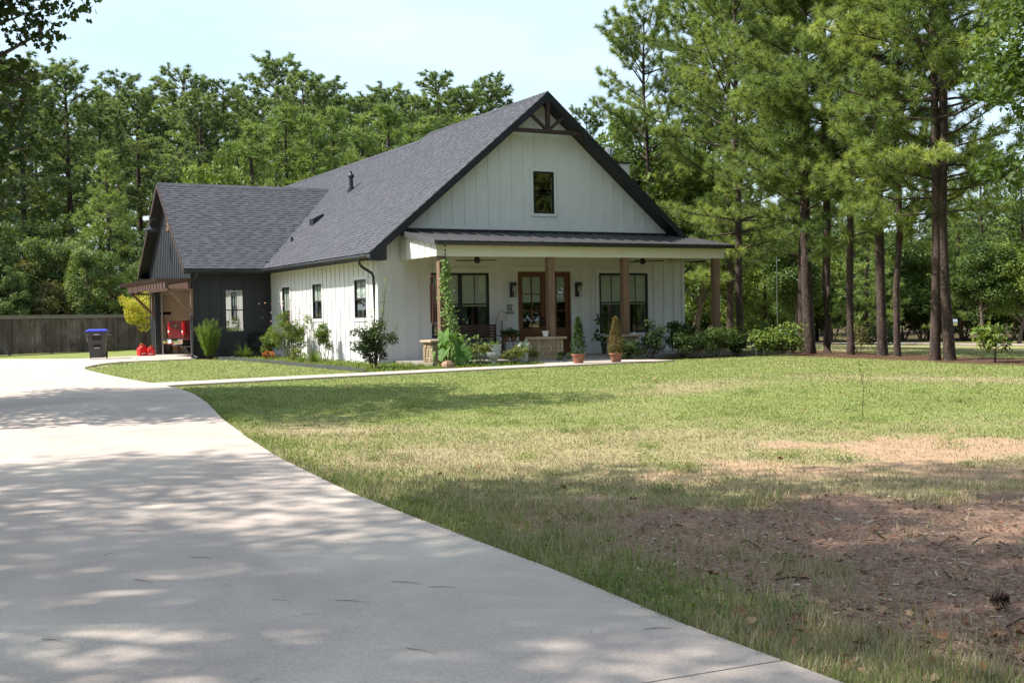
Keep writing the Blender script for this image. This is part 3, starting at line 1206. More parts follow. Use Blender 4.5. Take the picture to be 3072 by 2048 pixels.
# black soffit under the front overhang
for sgn in (-1, 1):
    mb = HB()
    xs_ = (XE + 0.02, XA) if sgn < 0 else (XA, XE2 - 0.02)
    zz = lambda x: ZA - KM * abs(x - XA) - 0.185
    mb.prism([(xs_[0], YR, zz(xs_[0]) - 0.03), (xs_[1], YR, zz(xs_[1]) - 0.03), (xs_[1], YR, zz(xs_[1])), (xs_[0], YR, zz(xs_[0]))], (0, YF - YR - 0.001, 0))
    mb.build('rake_soffit', M_BLACK, house)
# boxed return at the foot of the left rake
mb = HB()
zr_ = lambda x: ZE + KM * (x - XE) - 0.2
mb.prism([(XE + 0.01, YR - 0.03, 3.0), (XL + 0.05, YR - 0.03, 3.0), (XL + 0.05, YR - 0.03, zr_(XL + 0.05)), (XE + 0.01, YR - 0.03, zr_(XE + 0.01))], (0, YF - YR + 0.028, 0))
mb.build('eave_return', M_BLACK, house)
# left eave: fascia, gutter, soffit
hpiece('fascia', M_BLACK, XE + 0.005, XE + 0.03, YF, GYE + 0.0, 3.0, 3.16)
hpiece('soffit', M_CREAM, XE + 0.03, XL - 0.001, YF + 0.0, GY, 3.13, 3.15)
mb = HB()
gp = [(0, 0.0), (-0.085, 0.0), (-0.125, 0.055), (-0.125, 0.115), (-0.11, 0.115), (-0.105, 0.06), (-0.075, 0.015), (0, 0.015)]
mb.prism([(XE + 0.004 + a, YR + 0.02, 3.055 + b) for a, b in gp], (0, GYE - YR - 0.10, 0))
mb.build('gutter', M_GUTTER, house)
# king-post truss in the peak
TY = YR - 0.02
mb = HB()
mb.bar((16.99, TY + 0.06, 6.975), (2 * XA - 16.99, TY + 0.06, 6.975), 0.10, 0.12)
mb.bar((XA, TY + 0.06, 7.035), (XA, TY + 0.06, 8.02), 0.12, 0.11, up=(0, 1, 0))
for s in (-1, 1):
    mb.bar((XA + s * 0.04, TY + 0.06, 7.03), (XA + s * 0.62, TY + 0.06, 7.50), 0.09, 0.085)
mb.build('gable_truss', M_BROWN, house)

# downspout at the front corner
def spout(path, r=0.042, nm='downspout'):
    return MB(HO).tube(path, r, 8).build(nm, M_GUTTER, house, smooth=True)


spout([(XE - 0.05, YF + 0.12, 3.06), (XE - 0.05, YF + 0.12, 2.93), (XE + 0.02, YF + 0.13, 2.84), (XL - 0.14, YF + 0.14, 2.66), (XL - 0.09, YF + 0.14, 2.56), (XL - 0.075, YF + 0.14, 2.3), (XL - 0.075, YF + 0.14, 0.12), (XL - 0.2, YF + 0.14, 0.05)])
spout([(XE2 + 0.05, YF + 0.3, 3.02), (XE2 + 0.05, YF + 0.3, 2.88), (XR + 0.14, YF + 0.3, 2.62), (XR + 0.07, YF + 0.28, 2.5), (XR + 0.07, YF + 0.28, 0.1)])

# ---- garage wing
gl = lambda y: ZE + KG * (min(y, 2 * GYR - y) - GYE) - 0.15
GFAR = GYF - 0.57
G_OPEN = (42.28, 48.2, 0.0, 2.55)
mb = HB()
# gable wall facing the drive
th = 0.2
mb.box(GX, GX + th, GY, G_OPEN[0], 0, 2.55)
mb.box(GX, GX + th, G_OPEN[1], GFAR, 0, 2.55)
mb.prism([(GX, GY, 2.55), (GX, GFAR, 2.55), (GX, GFAR, gl(GFAR)), (GX, GYR, gl(GYR)), (GX, GY, gl(GY))], (th, 0, 0))
gg = mb.build('garage_gable_wall', M_DARK, house)
battens('x', GX, -1, np.arange(GY + 0.1, GFAR, 0.305), lambda u: 2.56 if G_OPEN[0] - 0.05 < u < G_OPEN[1] + 0.05 else 0.02, lambda u: gl(u) - 0.02, M_DARK, gg, wd=0.05)
GW = (11.03, 11.74, 0.92, 2.49)
gf = wall_mesh('y', GY, 0.16, GX + th, XL - 0.001, 0.0, 3.16, [GW]).build('garage_front_wall', M_DARK, house)
battens('y', GY, -1, np.arange(GX + 0.25, XL - 0.1, 0.406), 0.02, 3.0, M_DARK, gf, [GW])
hpiece('corner_board', M_DARK, GX - 0.027, GX + 0.1, GY - 0.027, GY - 0.001, 0, 3.1, gf)
hpiece('frieze_board', M_DARK, GX + 0.1, XL - 0.03, GY - 0.03, GY - 0.001, 3.0, 3.14, gf)
window('y', GY, -1, *GW, rail=0.515, trim=0.10, tm=M_DARK, glass=M_GLASS_G, blind=False, curtain=False, fr=0.04)
mb = HB()
mb.box(GX + th, XL + 3, GFAR - 0.12, GFAR, 0, 3.16)
mb.build('garage_wall', M_DARK, house)
mb = HB()
mb.box(GX + th, XL + 3, GFAR - 0.14, GFAR - 0.121, 0.03, 3.0)
mb.box(XL + 2.9, XL + 3.0, GY + 0.2, GFAR - 0.14, 0.03, 3.0)
mb.box(GX + th, XL + 2.9, GY + 0.161, GY + 0.18, 0.03, 0.9)
mb.box(GX + th, XL + 2.9, GY + 0.17, GFAR - 0.14, 3.0, 3.03)
mb.build('garage_lining', M_CREAMWALL, house)
hpiece('garage_floor', M_CONC, GX + 0.0, XL + 2.9, GY + 0.16, GFAR - 0.12, -0.04, 0.032)
# door track and rolled-up door inside
M_GALV = mat('galvanised', (0.45, 0.45, 0.44), rough=0.4, metal=0.6)
for y in (G_OPEN[0] + 0.05, G_OPEN[1] - 0.05):
    mb = HB()
    mb.box(GX + th + 0.02, GX + th + 0.08, y - 0.03, y + 0.03, 0.03, 2.5)
    mb.bar((GX + th + 0.05, y, 2.5), (GX + 3, y, 2.62), 0.05, 0.06)
    mb.build('door_track', M_GALV, house)
rd_ = bpy.data.objects.new('raised_door', None)
link(rd_, house)
for k in range(4):
    hpiece('panel', M_WHITE, GX + 0.7 + k * 0.56, GX + 1.25 + k * 0.56, G_OPEN[0] + 0.1, G_OPEN[1] - 0.1, 2.62, 2.67, rd_)

# garage roof
mb = HB()
dk = [(GXE, GYE), (XE + 0.02, GYE), (XE + (GYR - GYE) * KG / KM + 0.05, GYR), (GXE, GYR)]
T = 0.14
slab_poly([(x, y, ZE + KG * (y - GYE)) for x, y in dk])
dk2 = [(x, 2 * GYR - y) for x, y in dk][::-1]
slab_poly([(x, y, ZE + KG * (2 * GYR - y - GYE)) for x, y in dk2])
groof = mb.build('garage_roof', M_DECK, house)
vg = Vector((0, 1, KG)).normalized()
keep_g = lambda c, w: c.x < XE + (c.y - GYE) * KG / KM + 0.10
emit_shingles(shingle_field((GXE - 0.02, GYE - 0.02, ZE), (1, 0, 0), vg, 8.5, math.hypot(GYR - GYE, GZR - ZE) - 0.03, keep_g, 5), (1, 0, 0), vg, groof, 150)
ridge_caps(groof, (GXE - 0.02, GYR, GZR + 0.01), (XE + (GYR - GYE) * KG / KM - 0.05, GYR, GZR + 0.01), (0, 1, 0), 28)
for o_ in groof.children:
    pass
# garage rake boards (brown-black) and eave
for y0, y1 in ((GYE, GYR), (GYF, GYR)):
    mb = HB()
    z0_, z1_ = ZE + 0.01, GZR + 0.01
    mb.prism([(GXE - 0.04, y0, z0_), (GXE - 0.04, y1, z1_), (GXE - 0.04, y1, z1_ - 0.2), (GXE - 0.04, y0, z0_ - 0.2)], (0.038, 0, 0))
    mb.build('rake_board', M_BROWN, house)
    mb = HB()
    mb.prism([(GXE, y0, z0_ - 0.17), (GXE, y1, z1_ - 0.17), (GXE, y1, z1_ - 0.19), (GXE, y0, z0_ - 0.19)], (GX - GXE - 0.001, 0, 0))
    mb.build('rake_soffit', M_BLACK, house)
hpiece('soffit', M_BLACK, GXE + 0.01, XE + 0.2, GYE + 0.03, GY - 0.001, 3.10, 3.13)
hpiece('soffit', M_BLACK, GXE + 0.01, XE + 0.2, GFAR + 0.001, GYF - 0.03, 3.10, 3.13)
mb = HB()
mb.prism([(GXE - 0.01, GYE + 0.004 + a, 3.055 + b) for a, b in gp], (XE - 0.10 - GXE, 0, 0))
mb.build('gutter', M_GUTTER, house)
spout([(GX + 0.05, GYE - 0.05, 3.06), (GX + 0.05, GYE - 0.05, 2.95), (GX + 0.03, GY - 0.1, 2.7), (GX + 0.02, GY - 0.075, 2.5), (GX + 0.02, GY - 0.075, 0.14), (GX + 0.1, GY - 0.28, 0.06)])

# pergola over the garage door
perg = bpy.data.objects.new('door_pergola', None)
link(perg, house)
perg['label'] = 'brown slatted timber pergola over the garage door'
M_PERG = mat('pergola_timber', (0.105, 0.06, 0.045), (0.07, 0.04, 0.031), rough=0.6, scale=7, stretch=(1, 1, 3))
P0, P1 = 41.75, 48.6
for x in (8.95, 9.72):
    piece('beam', perg, M_PERG, x - 0.045, x + 0.045, P0 - 0.05, P1 + 0.05, 2.52, 2.74, HO)
for y in np.linspace(P0 + 0.02, P1 - 0.02, 21):
    piece('slat', perg, M_PERG, 8.55, 9.84, y - 0.022, y + 0.022, 2.742, 2.88, HO)
for y in np.linspace(P0 + 0.17, P1 - 0.15, 14):
    piece('batten', perg, M_PERG, 8.885, 8.904, y - 0.2, y + 0.2, 2.515, 2.745, HO)
for y in (P0 + 0.04, P1 - 0.1):
    b1 = MB(HO).bar((9.76, y, 1.72), (9.0, y, 2.5), 0.10, 0.09).build('brace', M_POST, perg)
    piece('brace_post', perg, M_POST, 9.77, 9.845, y - 0.055, y + 0.055, 1.55, 2.52, HO)
    piece('arm', perg, M_POST, 9.0, 9.67, y - 0.05, y + 0.05, 2.44, 2.519, HO)

# roof vents
def vent_base(x, y, w):
    mb = HB()
    return mb


M_VENT = mat('vent_black', (0.02, 0.024, 0.03), rough=0.4)
mb = HB()
zb_ = ZE + KM * (15.82 - XE)
mb.lathe([(0.16, -0.12), (0.15, 0.08), (0.10, 0.1), (0.10, 0.18), (0.075, 0.2), (0.075, 0.52), (0.12, 0.53), (0.125, 0.6), (0.07, 0.68), (0.05, 0.7), (0.05, 0.76), (0.02, 0.77)], (15.85, 41.65, zb_), 14)
mb.build('flue_vent', M_VENT, house, smooth=True)
mb = HB()
zb_ = ZE + KM * (14.38 - XE)
mb.prism([(14.2, 41.3, zb_ - 0.12), (14.62, 41.3, zb_ + 0.23), (14.62, 41.3, zb_ + 0.33), (14.2, 41.3, zb_ + 0.12)], (0, 0.42, 0))
mb.build('box_vent', M_VENT, house)
zb_ = ZE + KM * (13.5 - XE)
MB(HO).tube([(13.5, 41.69, zb_ - 0.1), (13.5, 41.69, zb_ + 0.2)], 0.045, 10).build('pipe_vent', M_VENT, house, smooth=True)

# chimney chase on the far side
mb = HB()
mb.box(23.1, 23.93, 34.95, 36.3, 3.0, 6.72)
ch = mb.build('chimney_chase', M_WHITE, house)
mb = HB().box(23.06, 23.97, 34.91, 36.34, 6.72, 6.78)
mb.build('chase_cap', M_GUTTER, ch)
M_STEEL = mat('flue_steel', (0.62, 0.62, 0.63), rough=0.25, metal=0.9)
MB(HO).lathe([(0.10, 0), (0.10, 0.32), (0.15, 0.33), (0.15, 0.56), (0.13, 0.58), (0.02, 0.6)], (23.5, 35.6, 6.78), 14).build('flue', M_STEEL, ch, smooth=True)

# ---- porch
PX0, PX1, PYF = 13.50, 23.40, 29.06
pz = lambda y: 3.43 + (y - 28.86) * (3.90 - 3.43) / (YF - 28.86)
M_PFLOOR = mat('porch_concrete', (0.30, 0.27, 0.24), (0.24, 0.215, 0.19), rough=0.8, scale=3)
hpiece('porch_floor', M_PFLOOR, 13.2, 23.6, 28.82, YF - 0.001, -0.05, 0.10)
# roof: deck, pans, seams
mb = HB()
mb.prism([(PX0 - 0.12, 28.87, pz(28.87) - 0.10), (PX0 - 0.12, YF - 0.001, pz(YF) - 0.10), (PX0 - 0.12, YF - 0.001, pz(YF) - 0.012), (PX0 - 0.12, 28.87, pz(28.87) - 0.012)], (PX1 + 0.24 - PX0, 0, 0))
proof = mb.build('porch_roof', M_GUTTER, house)
NSEAM = 25
xs_ = np.linspace(PX0 - 0.12, PX1 + 0.12, NSEAM)
for a, b in zip(xs_[:-1], xs_[1:]):
    mb = HB()
    mb.prism([(a + 0.012, 28.85, pz(28.85) - 0.011), (a + 0.012, YF - 0.002, pz(YF) - 0.011), (a + 0.012, YF - 0.002, pz(YF)), (a + 0.012, 28.85, pz(28.85))], (b - a - 0.024, 0, 0))
    mb.build('roof_panel', M_METAL, proof)
for a in xs_:
    MB(HO).bar((a, 28.84, pz(28.84) + 0.012), (a, YF - 0.003, pz(YF) + 0.012), 0.022, 0.045).build('seam', M_METAL, proof)
for x, s in ((PX0 - 0.135, -1), (PX1 + 0.135, 1)):
    mb = HB()
    mb.prism([(x, 28.86, pz(28.86) - 0.12), (x, YF - 0.002, pz(YF) - 0.12), (x, YF - 0.002, pz(YF) + 0.02), (x, 28.86, pz(28.86) + 0.02)], (s * 0.014, 0, 0))
    mb.build('gable_trim', M_METAL, proof)
mb = HB()
mb.prism([(PX0 - 0.16, 28.845 + a, 3.315 + b) for a, b in gp], (PX1 + 0.36 - PX0, 0, 0))
mb.build('gutter', M_GUTTER, house)
# beam
mb = HB()
mb.box(PX0, PX1, PYF - 0.0, PYF + 0.24, 3.02, 3.42)
mb.box(PX0, PX0 + 0.24, PYF + 0.24, YF - 0.03, 3.02, 3.40)
mb.box(PX1 - 0.24, PX1, PYF + 0.24, YF - 0.03, 3.02, 3.40)
beam = mb.build('porch_beam', M_CREAM, house)
for x in (PX0, PX1):
    mb = HB()
    s = -1 if x == PX0 else 1
    mb.prism([(x, PYF, 3.02), (x, YF - 0.03, 3.02), (x, YF - 0.03, pz(YF) - 0.11), (x, PYF, pz(PYF) - 0.11)], (s * 0.02, 0, 0))
    mb.build('beam_side', M_WHITE, beam)
    for y in np.arange(PYF + 0.35, YF - 0.1, 0.406):
        xx = sorted((x + s * 0.02, x + s * 0.038))
        hpiece('batten', M_WHITE, xx[0], xx[1], y - 0.022, y + 0.022, 3.025, pz(y) - 0.115, beam)
hpiece('beam_trim', M_CREAM, PX0, PX1, PYF - 0.022, PYF - 0.001, 3.235, 3.315, beam)
hpiece('beam_trim', M_CREAM, PX0 - 0.021, PX0 + 0.10, PYF - 0.024, PYF - 0.001, 3.02, 3.235, beam)
hpiece('beam_trim', M_CREAM, PX1 - 0.10, PX1 + 0.021, PYF - 0.024, PYF - 0.001, 3.02, 3.235, beam)
M_CEIL = mat('stained_ceiling', (0.17, 0.095, 0.045), (0.13, 0.07, 0.035), rough=0.5, scale=12, stretch=(0.2, 1, 1))
hpiece('porch_ceiling', M_CEIL, PX0 + 0.24, PX1 - 0.24, PYF + 0.24, YF - 0.04, 3.20, 3.22)
# posts and stone piers
POSTS = [13.58, 17.05, 19.64, 23.07]
PIERS = [(13.18, 13.98), (16.52, 17.46), (19.22, 20.10), (22.42, 23.42)]
for i, (px_, (qa, qb)) in enumerate(zip(POSTS, PIERS)):
    mb = HB().box(px_, px_ + 0.205, 29.075, 29.28, 0.72, 3.02)
    mb.build('porch_post', M_POST, house, bevel=0.008)
    pr = HB().box(qa + 0.06, qb - 0.06, 28.92, 29.5, 0.0, 0.66).build('stone_pier', M_MORTAR, house)
    rr = random.Random(40 + i)
    # stones on the front and on the left face
    for face in ('f', 'l', 'r'):
        u0, u1 = (qa + 0.06, qb - 0.06) if face == 'f' else (28.93, 29.5)
        z = 0.02
        while z < 0.62:
            hgt = min(rr.uniform(0.11, 0.24), 0.65 - z)
            u = u0 + 0.015
            while u < u1 - 0.05:
                w = min(rr.uniform(0.12, 0.3), u1 - 0.012 - u)
                if w > 0.05:
                    sp = rr.uniform(0.015, 0.032)
                    g0 = 0.012
                    mb = HB()
                    j = lambda: rr.uniform(-0.008, 0.008)
                    pts = [(u + g0 + j(), z + g0 + j()), (u + w - g0 + j(), z + g0 + j()), (u + w - g0 + j(), z + hgt - g0 + j()), (u + g0 + j(), z + hgt - g0 + j())]
                    if face == 'f':
                        back, frnt = 28.93, 28.92 - sp
                        vb = [(a, back, b) for a, b in pts]
                        vf = [(a + (0.012 if k in (0, 3) else -0.012), frnt, b + (0.01 if k < 2 else -0.01)) for k, (a, b) in enumerate(pts)]
                    else:
                        s = -1 if face == 'l' else 1
                        bx_ = qa + 0.07 if face == 'l' else qb - 0.07
                        vb = [(bx_, a, b) for a, b in pts]
                        vf = [(bx_ + s * (0.01 + sp), a + (0.012 if k in (0, 3) else -0.012), b + (0.01 if k < 2 else -0.01)) for k, (a, b) in enumerate(pts)]
                    fs = [(4, 5, 6, 7), (0, 1, 5, 4), (1, 2, 6, 5), (2, 3, 7, 6), (3, 0, 4, 7)]
                    if face == 'l':
                        fs = [f[::-1] for f in fs]
                    mb.add(vb + vf, fs)
                    mb.build('stone', M_STONE, pr)
                u += w
            z += hgt
    # cap slabs
    u = qa - 0.03
    while u < qb + 0.02:
        w = rr.uniform(0.22, 0.42)
        if u + w > qb - 0.1:
            w = qb + 0.03 - u
        HB().box(u + 0.004, u + w - 0.004, 28.84, 29.56, 0.655, 0.72 + rr.uniform(-0.004, 0.006)).build('cap_stone', M_CAPSTONE, pr, bevel=0.012)
        u += w

# ================================================================ VEGETATION GENERATORS
M_NEEDLE = leafmat('pine_needles', (0.085, 0.138, 0.048), (0.26, 0.335, 0.10), trans=0.43, rough=0.5, tip=(0.42, 0.47, 0.15))
M_NEEDLE_FAR = leafmat('far_pine_needles', (0.08, 0.135, 0.06), (0.215, 0.285, 0.115), trans=0.38, rough=0.55)  # bluish tint painted into the needles in place of distance haze
M_NEEDLE_YOUNG = leafmat('young_pine_needles', (0.11, 0.18, 0.05), (0.25, 0.33, 0.10), trans=0.32, rough=0.55)
M_LEAF = leafmat('green_leaves', (0.034, 0.072, 0.018), (0.105, 0.16, 0.037), trans=0.38)
M_LEAF_SOFT = leafmat('soft_green_leaves', (0.07, 0.12, 0.04), (0.185, 0.25, 0.085), trans=0.38)
M_LEAF_LIGHT = leafmat('light_green_leaves', (0.075, 0.135, 0.024), (0.19, 0.25, 0.05), trans=0.35)
M_LEAF_YELLOW = leafmat('yellow_green_leaves', (0.30, 0.34, 0.04), (0.50, 0.46, 0.06), trans=0.35, tip=(0.55, 0.36, 0.05))
M_LEAF_OLIVE = leafmat('olive_brush', (0.10, 0.105, 0.035), (0.22, 0.20, 0.075), trans=0.3)
M_OAK = leafmat('oak_leaves', (0.022, 0.05, 0.012), (0.085, 0.11, 0.025), trans=0.35, tip=(0.17, 0.13, 0.03))
M_BARK = mat('pine_bark', (0.075, 0.048, 0.038), (0.026, 0.019, 0.016), rough=0.95, scale=9, stretch=(1, 1, 0.35), bump=1.0, bscale=13, third=((0.115, 0.088, 0.072), 14, 0.55, 0.7))
M_TWIG = mat('twig_bark', (0.07, 0.048, 0.034), (0.04, 0.029, 0.022), rough=0.95, scale=12)
M_GREYBARK = mat('grey_bark', (0.17, 0.14, 0.11), (0.09, 0.075, 0.06), rough=0.95, scale=10, stretch=(1, 1, 0.4), bump=0.8, bscale=18)


def unit(v):
    return v / (np.linalg.norm(v, axis=-1, keepdims=True) + 1e-9)


def tuft_arrays(P, D, n, L, W, r, tone, spread=(20, 82), back=0.14):
    "needle tufts: one thin triangle for each needle"
    M = len(P)
    D = unit(D)
    a = r.normal(size=(M, n, 3))
    q = unit(a - (a * D[:, None]).sum(-1, keepdims=True) * D[:, None])
    ang = np.radians(r.uniform(spread[0], spread[1], (M, n, 1)))
    d = D[:, None] * np.cos(ang) + q * np.sin(ang)
    base = P[:, None] - D[:, None] * (r.random((M, n, 1)) * back)
    ln = L * r.uniform(0.75, 1.1, (M, n, 1))
    tip = base + d * ln
    tip[..., 2] -= 0.12 * ln[..., 0]
    s = unit(np.cross(d, r.normal(size=(M, n, 3)))) * (W / 2)
    V = np.stack([base - s, base + s, tip], 2).reshape(-1, 3)
    F_ = np.arange(len(V)).reshape(-1, 3)
    tv = np.repeat((tone[:, None] + r.uniform(-0.13, 0.13, (M, n))).reshape(-1), 3)
    tv[2::3] += 0.06
    return V, F_, np.clip(tv, 0, 1)


def leaf_arrays(P, N, L, Wd, r, tone, shape='diamond'):
    "leaves: folded diamonds, or lobed oak-like leaves"
    M = len(P)
    N = unit(N)
    t = unit(np.cross(N, r.normal(size=(M, 3))))
    b = np.cross(N, t)
    ln = (L * r.uniform(0.65, 1.2, (M, 1)))
    wd = ln * Wd
    if shape == 'diamond':
        pts = [(0, 0, 0), (0.45, 0.5, 0.10), (1, 0, -0.08), (0.45, -0.5, 0.10)]
        tri = np.array([[0, 1, 2], [0, 2, 3]])
    elif shape == 'quad':
        pts = [(0, -0.4, 0), (1, -0.5, 0), (1, 0.4, 0.05), (0, 0.5, 0)]
        tri = np.array([[0, 1, 2], [0, 2, 3]])
    else:
        pts = [(0, 0, 0), (0.3, 0.5, 0.05), (0.45, 0.2, 0), (0.72, 0.55, 0.06), (1, 0, -0.05), (0.72, -0.55, 0.06), (0.45, -0.2, 0), (0.3, -0.5, 0.05)]
        tri = np.array([[0, 1, 2], [0, 2, 6], [0, 6, 7], [2, 3, 4], [2, 4, 6], [4, 5, 6]])
    V = np.stack([P + t * ln * x + b * wd * y + N * ln * z for x, y, z in pts], 1)
    k = len(pts)
    F_ = (np.arange(M)[:, None, None] * k + tri[None]).reshape(-1, 3)
    tv = np.repeat(np.clip(tone + r.uniform(-0.15, 0.15, M), 0, 1), k)
    return V.reshape(-1, 3), F_, tv


def merge(parts):
    V, F_, T_ = [], [], []
    k = 0
    for v, f, t in parts:
        V.append(v)
        F_.append(f + k)
        T_.append(t)
        k += len(v)
    return np.concatenate(V), np.concatenate(F_), np.concatenate(T_)


def bent(p, d, L, n, r, up=0.0, wob=0.12):
    "a wandering limb of n segments"
    pts = [np.array(p, float)]
    d = np.array(d, float)
    for i in range(n):
        d = d + r.normal(size=3) * wob
        d[2] += up / n
        d /= np.linalg.norm(d)
        pts.append(pts[-1] + d * L / n)
    return pts, d


def pine(name, label, seed, H, cb, Rc, r0=0.16, n=36, L=0.21, W=0.012, step=0.30, whorl=0.55, m=None, lean=(0, 0), group=None, drop=0.12, cat='pine tree', full=False, sub_step=0.42, low=()):
    "pine: trunk, branches, crown of needle tufts. cb = height of the lowest live branch"
    r = np.random.default_rng(seed)
    root = thing(name, label, cat, group=group)
    # trunk
    nz = 9
    tz = np.linspace(0, 1, nz)
    wx, wy = np.cumsum(r.normal(size=nz) * 0.045), np.cumsum(r.normal(size=nz) * 0.045)
    wx -= wx[0]
    wy -= wy[0]
    tp = [(wx[i] + lean[0] * tz[i] * H, wy[i] + lean[1] * tz[i] * H, tz[i] * H) for i in range(nz)]
    rad = [r0 * (1.3 if i == 0 else 1) * (1 - tz[i]) ** 0.75 + 0.025 for i in range(nz)]
    tpath = [(tp[0][0], tp[0][1], -0.3), tp[0], tuple(np.array(tp[0]) * 0.85 + np.array(tp[1]) * 0.15)] + tp[1:]
    trad = [rad[0], rad[0] * 0.98, rad[0] * 0.82] + rad[1:]
    MB().tube(tpath, trad, 10).build('trunk', M_BARK, root, smooth=True)
    tx = lambda z: np.array([np.interp(z / H, tz, [p[0] for p in tp]), np.interp(z / H, tz, [p[1] for p in tp]), z])
    br = MB()
    P, D, T_ = [], [], []
    z = cb
    az0 = r.uniform(0, 6.28)
    levels = []
    while z < H - 0.15:
        levels.append(z)
        z += whorl * r.uniform(0.7, 1.3)
    jobs = []
    for z in levels:
        t = (z - cb) / (H - cb)
        k = 3 if r.random() < 0.55 else 4
        if full:
            k += 1
        az0 += 0.9
        for j in range(k):
            if r.random() < drop * (1.6 - t):
                continue
            az = az0 + j * 6.283 / k + r.uniform(-0.35, 0.35)
            if full:
                prof = (1 - t) ** 0.8 * 0.95 + 0.08
            else:
                prof = (0.62 + 0.5 * t) * math.sqrt(max(0.0, 1 - t ** 2.6)) + 0.06
            jobs.append((z, az, max(0.35, Rc * prof * r.uniform(0.72, 1.12)), t))
    for z, az, ln in low:
        jobs.append((z, az, ln, 0.15))
    for z, az, ln, t in jobs:
        el = math.radians(r.uniform(-8, 14) + 52 * t ** 1.4)
        d0 = (math.cos(az) * math.cos(el), math.sin(az) * math.cos(el), math.sin(el))
        pts, dl = bent(tx(z), d0, ln, 5, r, up=0.35 - 0.15 * t, wob=0.09)
        w0 = 0.009 + 0.0095 * ln
        br.tube([tuple(p) for p in pts], [w0, w0 * .8, w0 * .62, w0 * .46, w0 * .32, w0 * .2], 4, cap=False)
        ctone = r.uniform(0.12, 0.8)
        pl = np.array(pts)
        # side shoots
        s = ln * 0.26 + r.uniform(0, 0.3)
        sgn = 1 if r.random() < .5 else -1
        shoots = [(pl[-1], dl, 0.0)]
        while s < ln:
            f = s / ln * 5
            i = min(int(f), 4)
            p = pl[i] * (1 - (f - i)) + pl[i + 1] * (f - i)
            dd = unit(pl[i + 1] - pl[i])
            sd_ = np.cross(dd, [0, 0, 1.0]) * sgn + np.array([0, 0, r.uniform(-0.25, 0.55)])
            sgn = -sgn
            sl = (0.30 + 0.42 * (ln - s)) * r.uniform(0.6, 1.15)
            sl = min(sl, 1.9)
            d1 = unit(dd * 0.75 + unit(sd_) * 0.9)
            sp, sd2 = bent(p, d1, sl, 3, r, up=0.3, wob=0.12)
            br.tube([tuple(q) for q in sp], [w0 * .42, w0 * .34, w0 * .25, w0 * .15], 3, cap=False)
            sp = np.array(sp)
            q = step * 0.4
            while q <= sl:
                g = q / sl * 3
                ii = min(int(g), 2)
                pp = sp[ii] * (1 - (g - ii)) + sp[ii + 1] * (g - ii)
                sdir = unit(sp[ii + 1] - sp[ii])
                off = unit(r.normal(size=3) + np.array([0, 0, 0.5]))
                tl = r.uniform(0.05, 0.22)
                e = unit(sdir * 0.7 + off * 0.8)
                P.append(pp + e * tl)
                D.append(e + np.array([0, 0, 0.25]))
                T_.append(np.clip(ctone + r.uniform(-0.15, 0.15), 0, 1))
                q += step * r.uniform(0.6, 1.3)
            P.append(sp[-1])
            D.append(sd2)
            T_.append(ctone + 0.08)
            s += sub_step * r.uniform(0.6, 1.3)
        for q in (0.0, 0.12, 0.24):
            P.append(pl[-1] - dl * q + r.normal(size=3) * 0.04)
            D.append(dl + r.normal(size=3) * 0.35 + np.array([0, 0, 0.3]))
            T_.append(ctone + 0.1)
    P.append(tx(H) + np.array([0, 0, 0.02]))
    D.append(np.array([0, 0, 1.0]))
    T_.append(0.6)
    br.build('branches', M_TWIG, root)
    V, F_, tv = tuft_arrays(np.array(P), np.array(D), n, L, W, r, np.array(T_))
    np_mesh('crown', V, F_, m or M_NEEDLE, root, v=tv)
    root['tufts'] = len(P)
    return root


